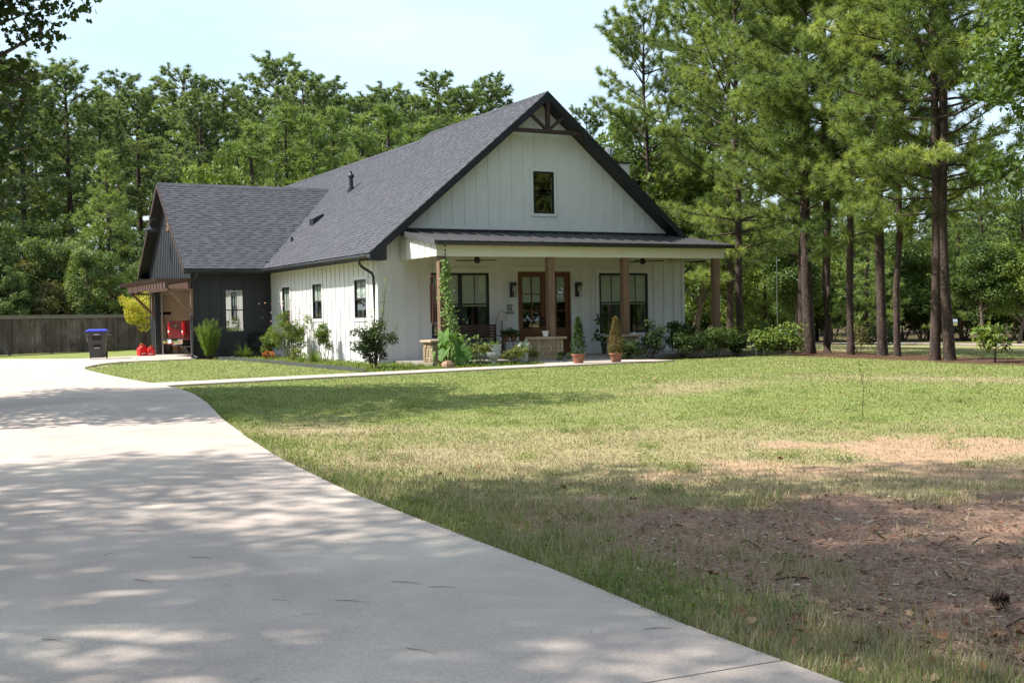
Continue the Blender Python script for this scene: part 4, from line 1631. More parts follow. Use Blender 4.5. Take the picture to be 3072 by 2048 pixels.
def broadleaf(name, label, seed, H, Rc, th, r0=0.14, leaves=9000, L=0.13, Wd=0.6, blobs=34, m=None, bark=None, group=None, cat='tree', shape='diamond', squash=1.0, stems=1, blob_r=(0.22, 0.40), hollow=0.35, skew=0.0, crown_name='crown', extra=()):
    "broad-leaved tree or shrub: trunk, limbs, crown of leaf faces in clumps"
    r = np.random.default_rng(seed)
    root = thing(name, label, cat, group=group)
    cz, hz = (th + H) / 2, (H - th) / 2
    C, RB = [], []
    for i in range(blobs):
        v = unit(r.normal(size=3))
        v[2] = v[2] * 0.9 + 0.08
        q = r.uniform(hollow, 0.92)
        wz = 1.0 - skew * max(0.0, v[2] * q)
        C.append(np.array([v[0] * Rc * q * wz, v[1] * Rc * q * wz, cz + v[2] * hz * q * squash]))
        RB.append(r.uniform(*blob_r) * min(Rc, hz * 1.2))
    for ex in extra:
        C.append(np.array(ex[:3]))
        RB.append(ex[3])
    blobs = len(C)
    C, RB = np.array(C), np.array(RB)
    # wood
    tb_, lb = MB(), MB()
    for s in range(stems):
        if stems == 1:
            p0, d0 = (0, 0, -0.15), (r.normal() * 0.05, r.normal() * 0.05, 1)
        else:
            a = 6.283 * s / stems + r.uniform(-.4, .4)
            p0, d0 = (math.cos(a) * 0.04, math.sin(a) * 0.04, -0.05), (math.cos(a) * 0.4, math.sin(a) * 0.4, 1)
        ht = th + (H - th) * (0.55 if stems == 1 else 0.5)
        pts, _ = bent(p0, d0, ht, 6, r, up=0.4, wob=0.06)
        rr_ = r0 / (stems ** 0.5)
        tb_.tube([tuple(p) for p in pts], [rr_ * (1.25 - 0.17 * i) for i in range(7)], 8 if stems == 1 else 5)
        if s == 0:
            trunk_pts = pts
        for c, rb in list(zip(C, RB))[s::stems]:
            k = int(np.clip((c[2] - 0.25 * hz - p0[2]) / ht * 6, 1, 6)) if c[2] > th * 0.7 else 1
            a_ = np.array(pts[k])
            mid = (a_ + c) / 2 + np.array([0, 0, 0.12 * np.linalg.norm(c - a_)]) + r.normal(size=3) * 0.06 * Rc
            w = rr_ * 0.42 * (1 - 0.08 * k)
            lb.tube([tuple(a_), tuple(mid), tuple(c)], [w, w * 0.6, w * 0.25], 4, cap=False)
            for _ in range(3):
                e = c + unit(r.normal(size=3)) * rb * 0.8
                lb.tube([tuple(c), tuple(e)], [w * 0.25, w * 0.1], 3, cap=False)
    bark = bark or M_GREYBARK
    tb_.build('trunk' if stems == 1 else 'stems', bark, root, smooth=True)
    lb.build('branches', bark, root)
    wgt = RB ** 2
    pick = r.choice(blobs, leaves, p=wgt / wgt.sum())
    v = unit(r.normal(size=(leaves, 3)))
    rad = RB[pick] * r.uniform(0.15, 1.0, leaves) ** 0.45
    P = C[pick] + v * rad[:, None] * np.array([1, 1, 0.8])
    N = v * 0.6 + r.normal(size=(leaves, 3)) * 0.55 + np.array([0, 0, 0.55])
    bt = r.uniform(0.2, 0.75, blobs)
    keepz = P[:, 2] > 0.02
    V, F_, tv = leaf_arrays(P[keepz], N[keepz], L, Wd, r, bt[pick][keepz], shape)
    np_mesh(crown_name, V, F_, m or M_LEAF, root, v=tv)
    return root


def put(o, x, y, rz=0.0, s=1.0, dz=0.0):
    o.location = (x, y, float(gz(x, y)) + dz)
    o.rotation_euler = (0, 0, rz)
    o.scale = (s, s, s) if not hasattr(s, '__len__') else s
    return o


DSC = 3072 / 2352.0     # the notes below were taken on a 2352-wide copy of the picture

# ---------------------------------------------------------------- tall pines right of the porch
near_specs = [
    # x, y, H, cb, R, r0, label
    (27.6, 33.3, 15.0, 2.5, 4.6, 0.17, 'loblolly pine with leaning scaly trunk just behind the porch corner'),
    (25.4, 27.4, 17.5, 4.0, 4.3, 0.21, 'thickest pine trunk, nearest the planter trough, with bark lit from the left'),
    (25.75, 27.0, 16.5, 5.0, 3.5, 0.15, 'dark pine trunk close behind the thickest one'),
    (25.5, 25.75, 16.0, 4.4, 3.3, 0.12, 'slim dark pine with a twiggy bush at its foot'),
    (25.5, 24.5, 16.5, 3.7, 3.5, 0.16, 'dark pine in the middle of the row with bright low needles in front'),
    (25.4, 23.85, 14.5, 4.2, 2.9, 0.10, 'thinnest pine trunk of the row'),
    (24.2, 21.45, 15.5, 3.8, 4.1, 0.15, 'left trunk of the twin pines at the lawn edge'),
    (24.42, 21.15, 15.0, 4.4, 3.9, 0.17, 'right trunk of the twin pines at the lawn edge'),
    (29.6, 41.8, 14.5, 2.6, 3.9, 0.17, 'full pine leaning over the right roof edge behind the chimney'),
    (31.4, 38.6, 17.0, 3.0, 4.4, 0.18, 'tall pine behind the leaning one at the porch corner'),
    (32.5, 35.5, 17.5, 3.6, 4.4, 0.17, 'bushy pine set back between the porch and the thickest trunk'),
]
for i, (x, y, H_, cb, Rc, r0, lab) in enumerate(near_specs):
    low = ()
    if i == 4:
        low = [(4.3, R(200), 1.7), (3.6, R(250), 1.5), (3.3, R(205), 1.3), (3.0, R(285), 1.2)]
    elif i == 0:
        low = [(3.3, R(220), 1.6), (2.9, R(260), 1.2)]
    elif i == 1:
        low = [(4.6, R(190), 2.2), (5.2, R(150), 2.6), (5.4, R(250), 1.8)]
    elif i == 7:
        low = [(4.6, R(330), 1.9), (4.1, R(345), 1.6)]
    o = pine('pine_tree', lab, 100 + i, H_, cb, Rc, r0 * 0.74, n=36, L=0.26, W=0.019, step=0.165, whorl=0.48, sub_step=0.31, lean=((-0.012, 0.0) if i < 6 else (-0.004, 0)), group='row of tall pines at the lawn edge', drop=0.24, low=low)
    put(o, x, y, 0)

# ---------------------------------------------------------------- background stock
def stock(o):
    return o


stk_pine = [pine('pine_tree', 'x', 300 + i, 20.0, cb, Rc, 0.2, n=14, L=0.30, W=0.062, step=0.19, whorl=0.50, m=M_NEEDLE_FAR, sub_step=0.36, drop=0.17) for i, (cb, Rc) in enumerate(((8.0, 3.5), (9.5, 3.2), (6.5, 3.9), (10.5, 3.1)))]
stk_young = [pine('young_pine', 'x', 330 + i, 10.0, 0.8, Rc, 0.12, n=14, L=0.30, W=0.042, step=0.26, whorl=0.45, m=M_NEEDLE_YOUNG, full=True, drop=0.05, sub_step=0.5) for i, Rc in enumerate((2.9, 2.5))]
stk_broad = [broadleaf('broadleaf_tree', 'x', 350 + i, 11.0, Rc, th, 0.16, 11000, 0.26, 0.62, 42, m=mm) for i, (Rc, th, mm) in enumerate(((3.6, 2.4, M_LEAF), (3.0, 1.5, M_LEAF), (3.3, 1.0, M_LEAF_LIGHT)))]
stk_soft = [broadleaf('broadleaf_tree', 'x', 360 + i, 11.0, Rc, th, 0.16, 11000, 0.24, 0.62, 46, m=M_LEAF_SOFT, blob_r=(0.16, 0.34)) for i, (Rc, th) in enumerate(((3.4, 1.6), (3.0, 1.0)))]
stk_bush = [broadleaf('bush', 'x', 370 + i, 4.0, 2.3, 0.2, 0.08, 6500, 0.2, 0.55, 30, m=mm, stems=4, cat='bush') for i, mm in enumerate((M_LEAF, M_LEAF_OLIVE, M_LEAF_LIGHT))]
_used = set()
ORD = 'first second third fourth fifth sixth seventh eighth ninth tenth eleventh twelfth thirteenth fourteenth fifteenth sixteenth seventeenth eighteenth nineteenth twentieth twenty-first twenty-second'.split()


def ordinal(v, all_):
    return ORD[sorted(all_).index(v)]



def plant(stk, k, px, d, top=None, H=None, label='', group=None, native=20.0, wide=1.0, seed=0):
    "one more of a stock tree on bearing px (2352 notes) at distance d, its top at picture height top"
    x, y = at_dist(px * DSC, d)
    g0 = float(gz(x, y))
    h = H if H else top_z(px * DSC, top * DSC, d) - g0
    s = h / native
    rz = random.uniform(0, 6.28)
    src = stk[k % len(stk)]
    if id(src) not in _used and src.name not in _used:
        _used.add(src.name)
        o = src
        o.location, o.rotation_euler, o.scale = (x, y, g0), (0, 0, rz), (s * wide, s * wide, s)
    else:
        o = dup(src, (x, y, g0), rz, (s * wide, s * wide, s))
    o['label'] = label
    if group:
        o['group'] = group
    return o


LW = 'pines in the wood behind the fence'
for i, (px, top, d) in enumerate([(60, 150, 72), (175, 155, 75), (115, 235, 86), (285, 188, 95), (330, 215, 88), (425, 170, 80), (470, 240, 76), (532, 205, 80), (590, 228, 95), (652, 140, 90), (705, 200, 78), (752, 195, 86),
                                  (850, 228, 84), (905, 206, 92), (962, 245, 86), (1018, 186, 95), (1078, 212, 92), (1130, 186, 97), (-40, 180, 70), (-90, 160, 78), (235, 250, 82), (375, 262, 90)]):
    lab = {0: 'tall pine at far left rising behind the oak twigs', 1: 'broad round-topped pine at the left of the wood', 5: 'round-headed pine standing above the garage ridge', 9: 'tallest pine of the wood, open crown against the sky',
           15: 'airy pine just left of the roof peak', 17: 'last pine of the wood before the roof peak'}.get(i, 'dark pine in the front rank of the wood, %s from the left' % ordinal(px, [60, 175, 115, 285, 330, 425, 470, 532, 590, 652, 705, 752, 850, 905, 962, 1018, 1078, 1130, -40, -90, 235, 375]))
    plant(stk_pine, i, px, d, top, label=lab, group=LW, wide=1.3)
for i in range(26):
    px = -120 + i * 52 + random.uniform(-14, 14)
    d = random.uniform(98, 122)
    t = 235 + random.uniform(0, 90)
    plant(stk_pine, i + 1, px, d, t, label='dark pine deep in the wood behind the front rank', group='pines deep in the wood', wide=1.15)
for i, (px, top, d) in enumerate([(262, 350, 63), (600, 285, 68), (660, 248, 72), (718, 262, 70), (778, 250, 74), (836, 262, 72), (895, 248, 78), (945, 285, 74), (1000, 272, 82), (1065, 265, 86), (560, 330, 70)]):
    lab = 'full light green young pine above the fence, left of the garage' if i == 0 else 'dense light young pine showing above the roofs, %s from the left' % ordinal(px, [600, 660, 718, 778, 836, 895, 945, 1000, 1065, 560])
    plant(stk_young, i, px, d, top, label=lab, group='young pines before the wood', native=10.0, wide=1.0 if i == 0 else 1.15)
plant(stk_broad, 2, 495, 67, 325, label='light green leafy tree rising over the garage roof', group=None, native=11.0, wide=0.8)
LEAFY = [-20, 60, 150, 210, 330, 400, -90, 30, 560, 110, 300]
for i, (px, top, d) in enumerate([(-20, 500, 62), (60, 470, 68), (150, 480, 66), (210, 540, 61), (330, 560, 66), (400, 430, 74), (-90, 420, 64), (30, 600, 60), (560, 470, 70), (110, 420, 76), (300, 470, 76)]):
    plant(stk_soft, i % 2, px, d, top, label='leafy tree at the wood edge behind the fence, %s from the left' % ordinal(px, LEAFY), group='leafy trees along the wood edge', native=11.0)
for i, (px, top, d) in enumerate([(20, 645, 61.5), (90, 655, 62), (150, 645, 63), (215, 655, 63.5), (255, 680, 64), (320, 640, 66), (-40, 640, 61), (120, 600, 66), (50, 590, 65)]):
    plant(stk_bush, 1 if i in (1, 2, 3, 7) else (2 if i == 4 else 0), px, d, top, label=('olive brush bulging over the fence top, %s bush from the left' if i in (1, 2, 3, 7) else 'green bush crowding the fence from behind, %s bush from the left') % ordinal(px, [20, 90, 150, 215, 255, 320, -40, 120, 50]), group='brush behind the fence', native=4.0, wide=1.15)

RW = 'trees beyond the far lawn'
for i in range(15):
    px = 1330 + i * 78 + random.uniform(-16, 16)
    plant(stk_pine, i, px, random.uniform(74, 96), H=random.uniform(10, 15), label='tall pine beyond the far lawn, %s from the roof peak rightwards' % ORD[i], group='pines beyond the far lawn', wide=1.1)
for i in range(16):
    px = 1300 + i * 75 + random.uniform(-20, 20)
    plant(stk_broad if i % 3 else stk_young, i, px, random.uniform(68, 82), H=random.uniform(6.0, 10), label='tree beyond the far lawn, %s from the roof peak rightwards' % ORD[i], group='trees beyond the far lawn', native=11.0 if i % 3 else 10.0, wide=1.1)
for i in range(17):
    px = 1340 + i * 72 + random.uniform(-20, 20)
    plant(stk_bush, 0 if i % 3 else 2, px, random.uniform(73, 84), H=random.uniform(3, 5.0), label='bush along the far lane, %s from the house rightwards' % ORD[i], group='bushes beyond the road', native=4.0, wide=1.4)
for i in range(18):
    px = 1280 + i * 68
    plant(stk_broad, i + 1, px, random.uniform(92, 112), H=random.uniform(8, 12), label='leafy tree in the far wood behind the lane, %s from the left' % ORD[i], group='leafy trees of the far wood', native=11.0, wide=1.3)
# mid-distance leafy trees between the house and the row of pines
for i, (px, d, H_) in enumerate([(1370, 58, 11.5), (1440, 54, 10.0), (1500, 60, 12), (1590, 52, 9.5)]):
    plant(stk_broad, (2, 0, 1)[i % 3], px, d, H=H_, label='leafy tree between the roof slope and the pine row, %s from the left' % ORD[i], group='leafy trees behind the pine row', native=11.0)
plant(stk_pine, 1, 1350, 62, 255, label='pine top just right of the roof peak', group='pines beyond the far lawn')
# right edge: sweetgum-like tree in sun
o = broadleaf('broadleaf_tree', 'sunlit glossy-leaved tree at the right edge of the lawn', 410, 9.6, 2.6, 1.4, 0.15, 15000, 0.17, 0.62, 46, m=M_LEAF)
x, y = at_dist(2545 * DSC, 27.5)
put(o, x, y)

# ---------------------------------------------------------------- shade trees left of the driveway
oak = broadleaf('oak_tree', 'oak beside the driveway, leafy twigs hanging in from the left', 501, 13.5, 5.0, 1.9, 0.30, 32000, 0.16, 0.75, 84, m=M_OAK, shape='lobed', blob_r=(0.16, 0.27), hollow=0.35,
                extra=[(3.25, 0.0, 6.9, 0.62), (3.7, -0.2, 6.65, 0.42), (3.0, 0.3, 7.5, 0.7), (2.9, 0.2, 6.1, 0.55), (3.1, -0.3, 5.3, 0.55), (3.3, 0.1, 4.6, 0.5), (2.95, 0.3, 3.9, 0.5), (2.8, 0.1, 3.3, 0.4), (3.4, 0.3, 5.9, 0.4)])
put(oak, -0.95, 23.0, 0.0)
for i, (x, y, H_, Rc, th, nl, lab) in enumerate([(-4.4, 10.2, 20.5, 4.8, 8.0, 13500, 'unseen tall oak added for shade left of the driveway beside the photographer'), (-9.6, 14.6, 18.0, 4.6, 6.5, 9000, 'unseen oak added for shade, set back from the driveway, farther up'), (-8.2, 9.6, 18.0, 4.6, 7.0, 8500, 'unseen oak added for shade just left of the driveway, second from the photographer'),
                                                 (-5.0, 4.4, 19.0, 4.7, 8.0, 10000, 'unseen spreading oak added for shade close behind the photographer'), (-11.0, 6.0, 16.0, 4.8, 5.0, 10000, 'unseen outer oak added for shade far to the left of the photographer')]):
    o = broadleaf('oak_tree', lab, 510 + i, H_, Rc, th, 0.25, nl, 0.17, 0.75, 44, m=M_OAK, shape='lobed', blob_r=(0.18, 0.30), hollow=0.4, group='unseen oaks added for shade beside the driveway')
    put(o, x, y)  # unseen oaks, added to cast the dappled foreground shade
for i in range(13):
    x, y = 16 + i * 4.2, -20 - random.uniform(0, 9) + 0.35 * i
    dup(stk_broad[i % 2], (x, y, float(gz(x, y))), random.uniform(0, 6.28), (1.5, 1.5, random.uniform(1.15, 1.5)), label='broad leafy tree behind the photographer, mirrored in the porch windows', group='leafy wood behind the photographer')
for i in range(16):
    x, y = 14 + i * 3.5, -19 - random.uniform(0, 5) + 0.3 * i
    dup(stk_bush[i % 3], (x, y, float(gz(x, y))), random.uniform(0, 6.28), random.uniform(1.5, 2.1), label='thicket bush behind the photographer, mirrored low in the porch windows', group='thicket behind the photographer')
# the wood that closes the plot behind and beside the photographer (mirrored in the windows)
for i in range(60):
    b_ = R(66 + i * 4.55 + random.uniform(-2, 2))
    d_ = random.uniform(26, 46) + (18 if 230 < math.degrees(b_) < 345 else 0) + (8 if math.degrees(b_) < 95 else 0)
    x, y = d_ * math.sin(b_), d_ * math.cos(b_)
    src = (stk_pine + stk_broad)[i % 7]
    s_ = random.uniform(0.75, 1.0) if 'pine' in src.name else random.uniform(1.2, 1.6)
    o = dup(src, (x, y, float(gz(x, y))), random.uniform(0, 6.28), s_, label='tree of the wood behind the photographer, mirrored in the windows', group='wood behind the photographer')

# ================================================================ OBJECTS ROUND THE HOUSE
def onY(px, py, y):
    v = ray(px, py)
    t = y / v.y
    return Vector((v.x * t, y, EYE + v.z * t))


def onX(px, py, x):
    v = ray(px, py)
    t = x / v.x
    return Vector((x, v.y * t, EYE + v.z * t))


# ---------------------------------------------------------------- fence
M_PICKET = mat('fence_board', (0.145, 0.105, 0.078), (0.045, 0.037, 0.032), rough=0.9, scale=6, stretch=(1, 1, 0.15), bump=0.4, obj_rand=0.7, third=((0.17, 0.15, 0.13), 1.2, 0.5, 0.75))
FA, FB = Vector((1.2, 52.6, 0)), Vector((12.6, 61.4, 0))
fd = (FB - FA).normalized()
flen = (FB - FA).length
frz = math.atan2(fd.y, fd.x)
fence = thing('privacy_fence', 'weathered grey-brown board fence with a flat cap rail left of the garage', 'fence', FA, frz)
u, k = 0.0, 0
rr = random.Random(5)
while u < flen:
    w = rr.uniform(0.128, 0.146)
    h = 1.70 + rr.uniform(-0.008, 0.008)
    piece('picket', fence, M_PICKET, u, u + w, -0.02, 0.0 + (0.002 if k % 2 else 0), 0.03, h)
    u += w + rr.choice((0.004, 0.006, 0.012, 0.02))
    k += 1
for z in (0.35, 0.95, 1.5):
    piece('rail', fence, M_PICKET, 0, flen, 0.003, 0.045, z, z + 0.09)
for i in range(6):
    piece('post', fence, M_PICKET, i * 2.4 + 0.1, i * 2.4 + 0.2, 0.046, 0.15, -0.2, 1.7)
M_RAIL = mat('fence_cap', (0.24, 0.21, 0.18), (0.17, 0.15, 0.13), rough=0.85, scale=8)
piece('fascia_rail', fence, M_RAIL, 0, flen, -0.045, -0.021, 1.60, 1.72)
piece('cap_rail', fence, M_RAIL, -0.02, flen, -0.07, 0.12, 1.722, 1.76)

# ---------------------------------------------------------------- wheeled bins
M_BIN = mat('bin_plastic', (0.062, 0.058, 0.052), (0.05, 0.047, 0.043), rough=0.5, scale=3)
M_BINBLUE = mat('bin_lid_blue', (0.035, 0.05, 0.42), (0.03, 0.042, 0.36), rough=0.35, scale=3, spec=0.5)
M_RUBBER = mat('rubber', (0.02, 0.02, 0.02), rough=0.8)
M_WLABEL = mat('white_print', (0.8, 0.8, 0.78), rough=0.6)


def wheelie(name, label, loc, rz, s, lidm, detail=True):
    t = thing(name, label, 'trash bin', loc, rz)
    t.scale = (s, s, s)

    def ring(w0, d0, z):
        return [(-w0, -d0, z), (w0, -d0, z), (w0, d0, z), (-w0, d0, z)]
    mb = MB()
    secs = [ring(0.25, 0.26, 0.04), ring(0.275, 0.29, 0.55), ring(0.30, 0.33, 0.62), ring(0.315, 0.345, 0.90), ring(0.345, 0.37, 0.905), ring(0.345, 0.37, 0.945)]
    vs = [p for q in secs for p in q]
    fs = [(0, 3, 2, 1)] + [(i * 4 + a, i * 4 + (a + 1) % 4, i * 4 + 4 + (a + 1) % 4, i * 4 + 4 + a) for i in range(5) for a in range(4)] + [(20, 21, 22, 23)]
    mb.add(vs, fs)
    b = mb.build('body', M_BIN, t, bevel=0.015)
    mb = MB()
    L_ = [ring(0.36, 0.39, 0.948), ring(0.36, 0.39, 0.985), ring(0.31, 0.33, 1.03), ring(0.26, 0.28, 1.045)]
    vs = [p for q in L_ for p in q]
    fs = [(0, 3, 2, 1)] + [(i * 4 + a, i * 4 + (a + 1) % 4, i * 4 + 4 + (a + 1) % 4, i * 4 + 4 + a) for i in range(3) for a in range(4)] + [(12, 13, 14, 15)]
    mb.add(vs, fs)
    mb.build('lid', lidm, t, bevel=0.015)
    MB().tube([(-0.26, 0.44, 0.97), (0.26, 0.44, 0.97)], 0.018, 8).build('handle', M_BIN, t, smooth=True)
    for x in (-0.29, 0.26):
        MB().tube([(x, 0.27, 0.12), (x + 0.04, 0.27, 0.12)], 0.12, 16).build('wheel', M_RUBBER, t, smooth=True)
    if detail:
        MB().box(-0.15, 0.15, -0.372, -0.30, 0.66, 0.80).build('grip_recess', M_RUBBER, t)
        MB().box(-0.13, 0.13, -0.31, -0.27, 0.42, 0.50).build('grip_bar', M_RUBBER, t)
        MB().prism([(-0.17, -0.283, 0.06), (0.17, -0.283, 0.06), (0.15, -0.292, 0.38), (-0.15, -0.292, 0.38)], (0, 0.04, 0)).build('front_rib', M_BIN, t, bevel=0.008)
        MB().box(-0.10, 0.10, -0.36, -0.30, 0.842, 0.862).build('print_strip', M_WLABEL, t)
        MB().box(-0.09, 0.09, -0.312, -0.275, 0.372, 0.39).build('print_strip', M_WLABEL, t)
        for i in range(4):
            MB().box(-0.325, -0.28, -0.2, -0.08, 0.62 + i * 0.055, 0.65 + i * 0.055).build('print_strip', M_WLABEL, t)
    return t


wheelie('wheelie_bin', 'dark wheeled trash bin with bright blue lid on the driveway', (7.12, 45.15, 0.036), R(-14), 1.05, M_BINBLUE)
wheelie('wheelie_bin', 'small black bin standing in shade against the fence', (9.35, 57.55, 0.0), R(20), 0.78, M_BIN, False)

# ---------------------------------------------------------------- fuel cans
M_RED = mat('red_plastic', (0.62, 0.02, 0.022), (0.52, 0.016, 0.02), rough=0.4, scale=5, spec=0.5)


def fuel_can(label, loc, rz, s):
    t = thing('fuel_can', label, 'fuel can', loc, rz, 'red fuel cans by the garage door')
    t.scale = (s, s, s)
    mb = MB()
    prof = [(-0.16, 0.0), (0.16, 0.0), (0.165, 0.05), (0.165, 0.24), (0.09, 0.30), (0.03, 0.33), (-0.06, 0.32), (-0.16, 0.25), (-0.165, 0.05)]
    mb.prism([(x, -0.12, z) for x, z in prof], (0, 0.24, 0))
    mb.build('body', M_RED, t, bevel=0.025)
    MB().tube([(0.10, 0, 0.28), (0.12, 0, 0.36), (0.02, 0, 0.385), (-0.10, 0, 0.36), (-0.13, 0, 0.27)], 0.02, 8).build('handle', M_RED, t, smooth=True)
    MB().lathe([(0.035, 0), (0.035, 0.05), (0.015, 0.06), (0.012, 0.12)], (-0.02, 0.03, 0.315), 10).build('spout', mat('can_yellow_%d' % int(s * 100), (0.7, 0.55, 0.05), rough=0.5), t, smooth=True)
    MB().box(-0.10, 0.06, -0.124, -0.121, 0.06, 0.09).build('label_print', M_WLABEL, t)
    return t


fuel_can('larger red fuel can beside the garage door jamb', (9.12, 47.2, 0.036), R(15), 1.15)
fuel_can('smaller red fuel can touching the larger one', (9.40, 46.95, 0.036), R(-10), 0.92)

# ---------------------------------------------------------------- pickup in the garage
M_CARRED = mat('pickup_red', (0.14, 0.008, 0.012), (0.12, 0.007, 0.01), rough=0.25, coat=0.8, scale=2)
M_CHROME = mat('chrome', (0.75, 0.75, 0.75), rough=0.08, metal=1.0)
M_TAIL = mat('tail_lamp_red', (0.75, 0.01, 0.015), (0.65, 0.01, 0.015), rough=0.15, coat=0.8)
M_TINT = mat('tinted_glass', (0.02, 0.022, 0.024), rough=0.06, spec=0.6)
trk = thing('pickup_truck', 'dark red pickup parked nose-in inside the garage', 'truck', (9.98, 45.25, 0.034), R(4))


def tb(nm, m, *a, bevel=0.02, parent=None):
    return MB().box(*a).build(nm, m, parent or trk, bevel=bevel)


tb('bed', M_CARRED, 0.05, 1.95, -0.98, -0.90, 0.62, 1.36)
tb('bed', M_CARRED, 0.05, 1.95, 0.90, 0.98, 0.62, 1.36)
tb('bed_floor', M_RUBBER, 0.06, 1.94, -0.899, 0.899, 0.66, 0.74)
tg = tb('tailgate', M_CARRED, 0.0, 0.06, -0.80, 0.80, 0.68, 1.36, bevel=0.02)
tb('handle', M_CHROME, -0.015, -0.001, -0.12, 0.12, 1.10, 1.22, parent=tg)
tb('crease', M_CARRED, -0.012, -0.001, -0.74, 0.74, 0.80, 0.86, parent=tg)
for s in (-1, 1):
    q = sorted((s * 0.985, s * 0.805))
    c_ = tb('corner_panel', M_CARRED, 0.005, 0.07, q[0], q[1], 0.66, 0.82)
    l_ = tb('tail_lamp', M_TAIL, -0.01, 0.08, q[0] - 0.004, q[1] + 0.004, 0.82, 1.30)
    tb('reverse_lamp', M_WLABEL, -0.014, 0.06, q[0] + 0.02, q[1] - 0.02, 0.90, 0.98, parent=l_, bevel=0.005)
mb = MB()
prof = [(-0.20, 0.46), (-0.22, 0.60), (-0.19, 0.66), (0.0, 0.66), (0.0, 0.48)]
mb.prism([(x, -0.96, z) for x, z in prof], (0, 0.62, 0))
mb.prism([(x, 0.34, z) for x, z in prof], (0, 0.62, 0))
mb.prism([(x + 0.03, -0.34, z - 0.02) for x, z in prof], (0, 0.68, 0))
mb.build('bumper', M_CHROME, trk, bevel=0.02)
tb('number_plate', M_WLABEL, -0.22, -0.195, -0.15, 0.15, 0.50, 0.62, bevel=0.003)
mb = MB()
cab = [(1.96, 0.6), (5.3, 0.6), (5.4, 1.05), (4.2, 1.15), (3.75, 1.82), (2.15, 1.85), (1.96, 1.3)]
mb.prism([(x, -0.96, z) for x, z in cab], (0, 1.92, 0))
mb.build('cab', M_CARRED, trk, bevel=0.05)
tb('rear_window', M_TINT, 1.945, 2.0, -0.7, 0.7, 1.38, 1.74, bevel=0.0)
for x in (1.0, 4.45):
    for s in (-1, 1):
        q = sorted((s * 0.99, s * 0.74))
        w_ = MB().tube([(x, q[0], 0.37), (x, q[1], 0.37)], 0.37, 20).build('wheel', M_RUBBER, trk, smooth=True)
        MB().tube([(x, s * 0.99, 0.37), (x, s * 1.0, 0.37)], 0.21, 14).build('hub', M_CHROME, w_, smooth=True)
tb('frame_rail', M_RUBBER, 0.1, 5.0, -0.5, 0.5, 0.40, 0.60, bevel=0)
MB().tube([(0.02, -0.52, 0.38), (1.2, -0.5, 0.36)], 0.035, 8).build('exhaust', M_STEEL, trk, smooth=True)

# ---------------------------------------------------------------- in the garage
M_GREYPL = mat('grey_plastic', (0.20, 0.19, 0.18), rough=0.5)
M_ORANGE = mat('orange_plastic', (0.75, 0.30, 0.03), rough=0.5)
M_PALE = mat('pale_plastic', (0.62, 0.57, 0.48), rough=0.5)
t = thing('waste_can', 'grey plastic can standing at the back of the garage', 'can', (10.43, 48.85, 0.033))
MB().lathe([(0.15, 0), (0.19, 0.45), (0.2, 0.46), (0.2, 0.5), (0.185, 0.5), (0.16, 0.1)], n=18).build('body', M_GREYPL, t, smooth=True)
t = thing('bucket', 'pale bucket with an orange band in the garage', 'bucket', (10.76, 48.85, 0.033))
MB().lathe([(0.125, 0), (0.15, 0.37), (0.16, 0.375), (0.155, 0.38), (0.13, 0.05)], n=18).build('body', M_PALE, t, smooth=True)
MB().lathe([(0.148, 0.19), (0.152, 0.255), (0.14, 0.255)], n=18).build('band', M_ORANGE, t, smooth=True)
t = thing('bucket', 'upper pale bucket stacked on the orange-banded one', 'bucket', (10.76, 48.85, 0.42))
MB().lathe([(0.12, 0), (0.145, 0.2), (0.15, 0.21), (0.14, 0.21), (0.12, 0.03)], n=18).build('body', M_PALE, t, smooth=True)
M_PANEL = mat('panel_brown', (0.16, 0.115, 0.09), rough=0.45)
a, b = onY(521, 953, 49.1), onY(549, 902, 49.1)
t = thing('breaker_panel', 'brown metal breaker panel on the cream garage wall', 'panel', (a.x, 49.1, a.z))
MB().box(0, b.x - a.x, -0.07, 0.055, 0, b.z - a.z).build('cabinet', M_PANEL, t, bevel=0.008)
MB().box(0.03, b.x - a.x - 0.03, -0.085, -0.071, 0.03, b.z - a.z - 0.03).build('door', M_PANEL, t, bevel=0.004)
MB().box(0.07, 0.12, -0.1, -0.086, 0.2, 0.23).build('latch', M_BLACK, t)
a, b = onY(480, 942, 49.0), onY(513, 934, 49.0)
t = thing('push_broom', 'dark push broom leaning head-up on the garage wall', 'broom', (a.x, 49.0, 0.033))
MB().box(0, b.x - a.x, -0.03, 0.04, a.z - 0.06, a.z + 0.05).build('head', M_RUBBER, t, bevel=0.01)
MB().tube([((b.x - a.x) * 0.3, 0, a.z - 0.05), ((b.x - a.x) * 0.5 + 0.12, -0.25, 0.02)], 0.014, 8).build('handle', M_POST, t, smooth=True)

# barn lamp on the garage gable
M_LAMP = mat('lamp_black', (0.02, 0.024, 0.032), rough=0.3, spec=0.5)
t = thing('barn_lamp', 'black gooseneck barn lamp on the garage gable', 'lamp', (9.85, 45.38, 4.98))
MB().box(-0.045, -0.001, -0.17, 0.17, -0.17, 0.19).build('back_board', M_POST, t, bevel=0.006)
MB().tube([(-0.05, 0, 0), (-0.2, 0, 0.04), (-0.38, 0, 0.2), (-0.52, 0, 0.27), (-0.64, 0, 0.22), (-0.68, 0, 0.1), (-0.68, 0, -0.02)], 0.016, 8).build('gooseneck', M_LAMP, t, smooth=True)
MB().lathe([(0.04, 0.06), (0.045, -0.02), (0.07, -0.05), (0.22, -0.10), (0.25, -0.13), (0.25, -0.17), (0.235, -0.17), (0.22, -0.13), (0.05, -0.08)], (-0.68, 0, -0.02), 20).build('shade', M_LAMP, t, smooth=True)

# ---------------------------------------------------------------- porch things
M_FAN = mat('fan_bronze', (0.03, 0.024, 0.02), rough=0.4)


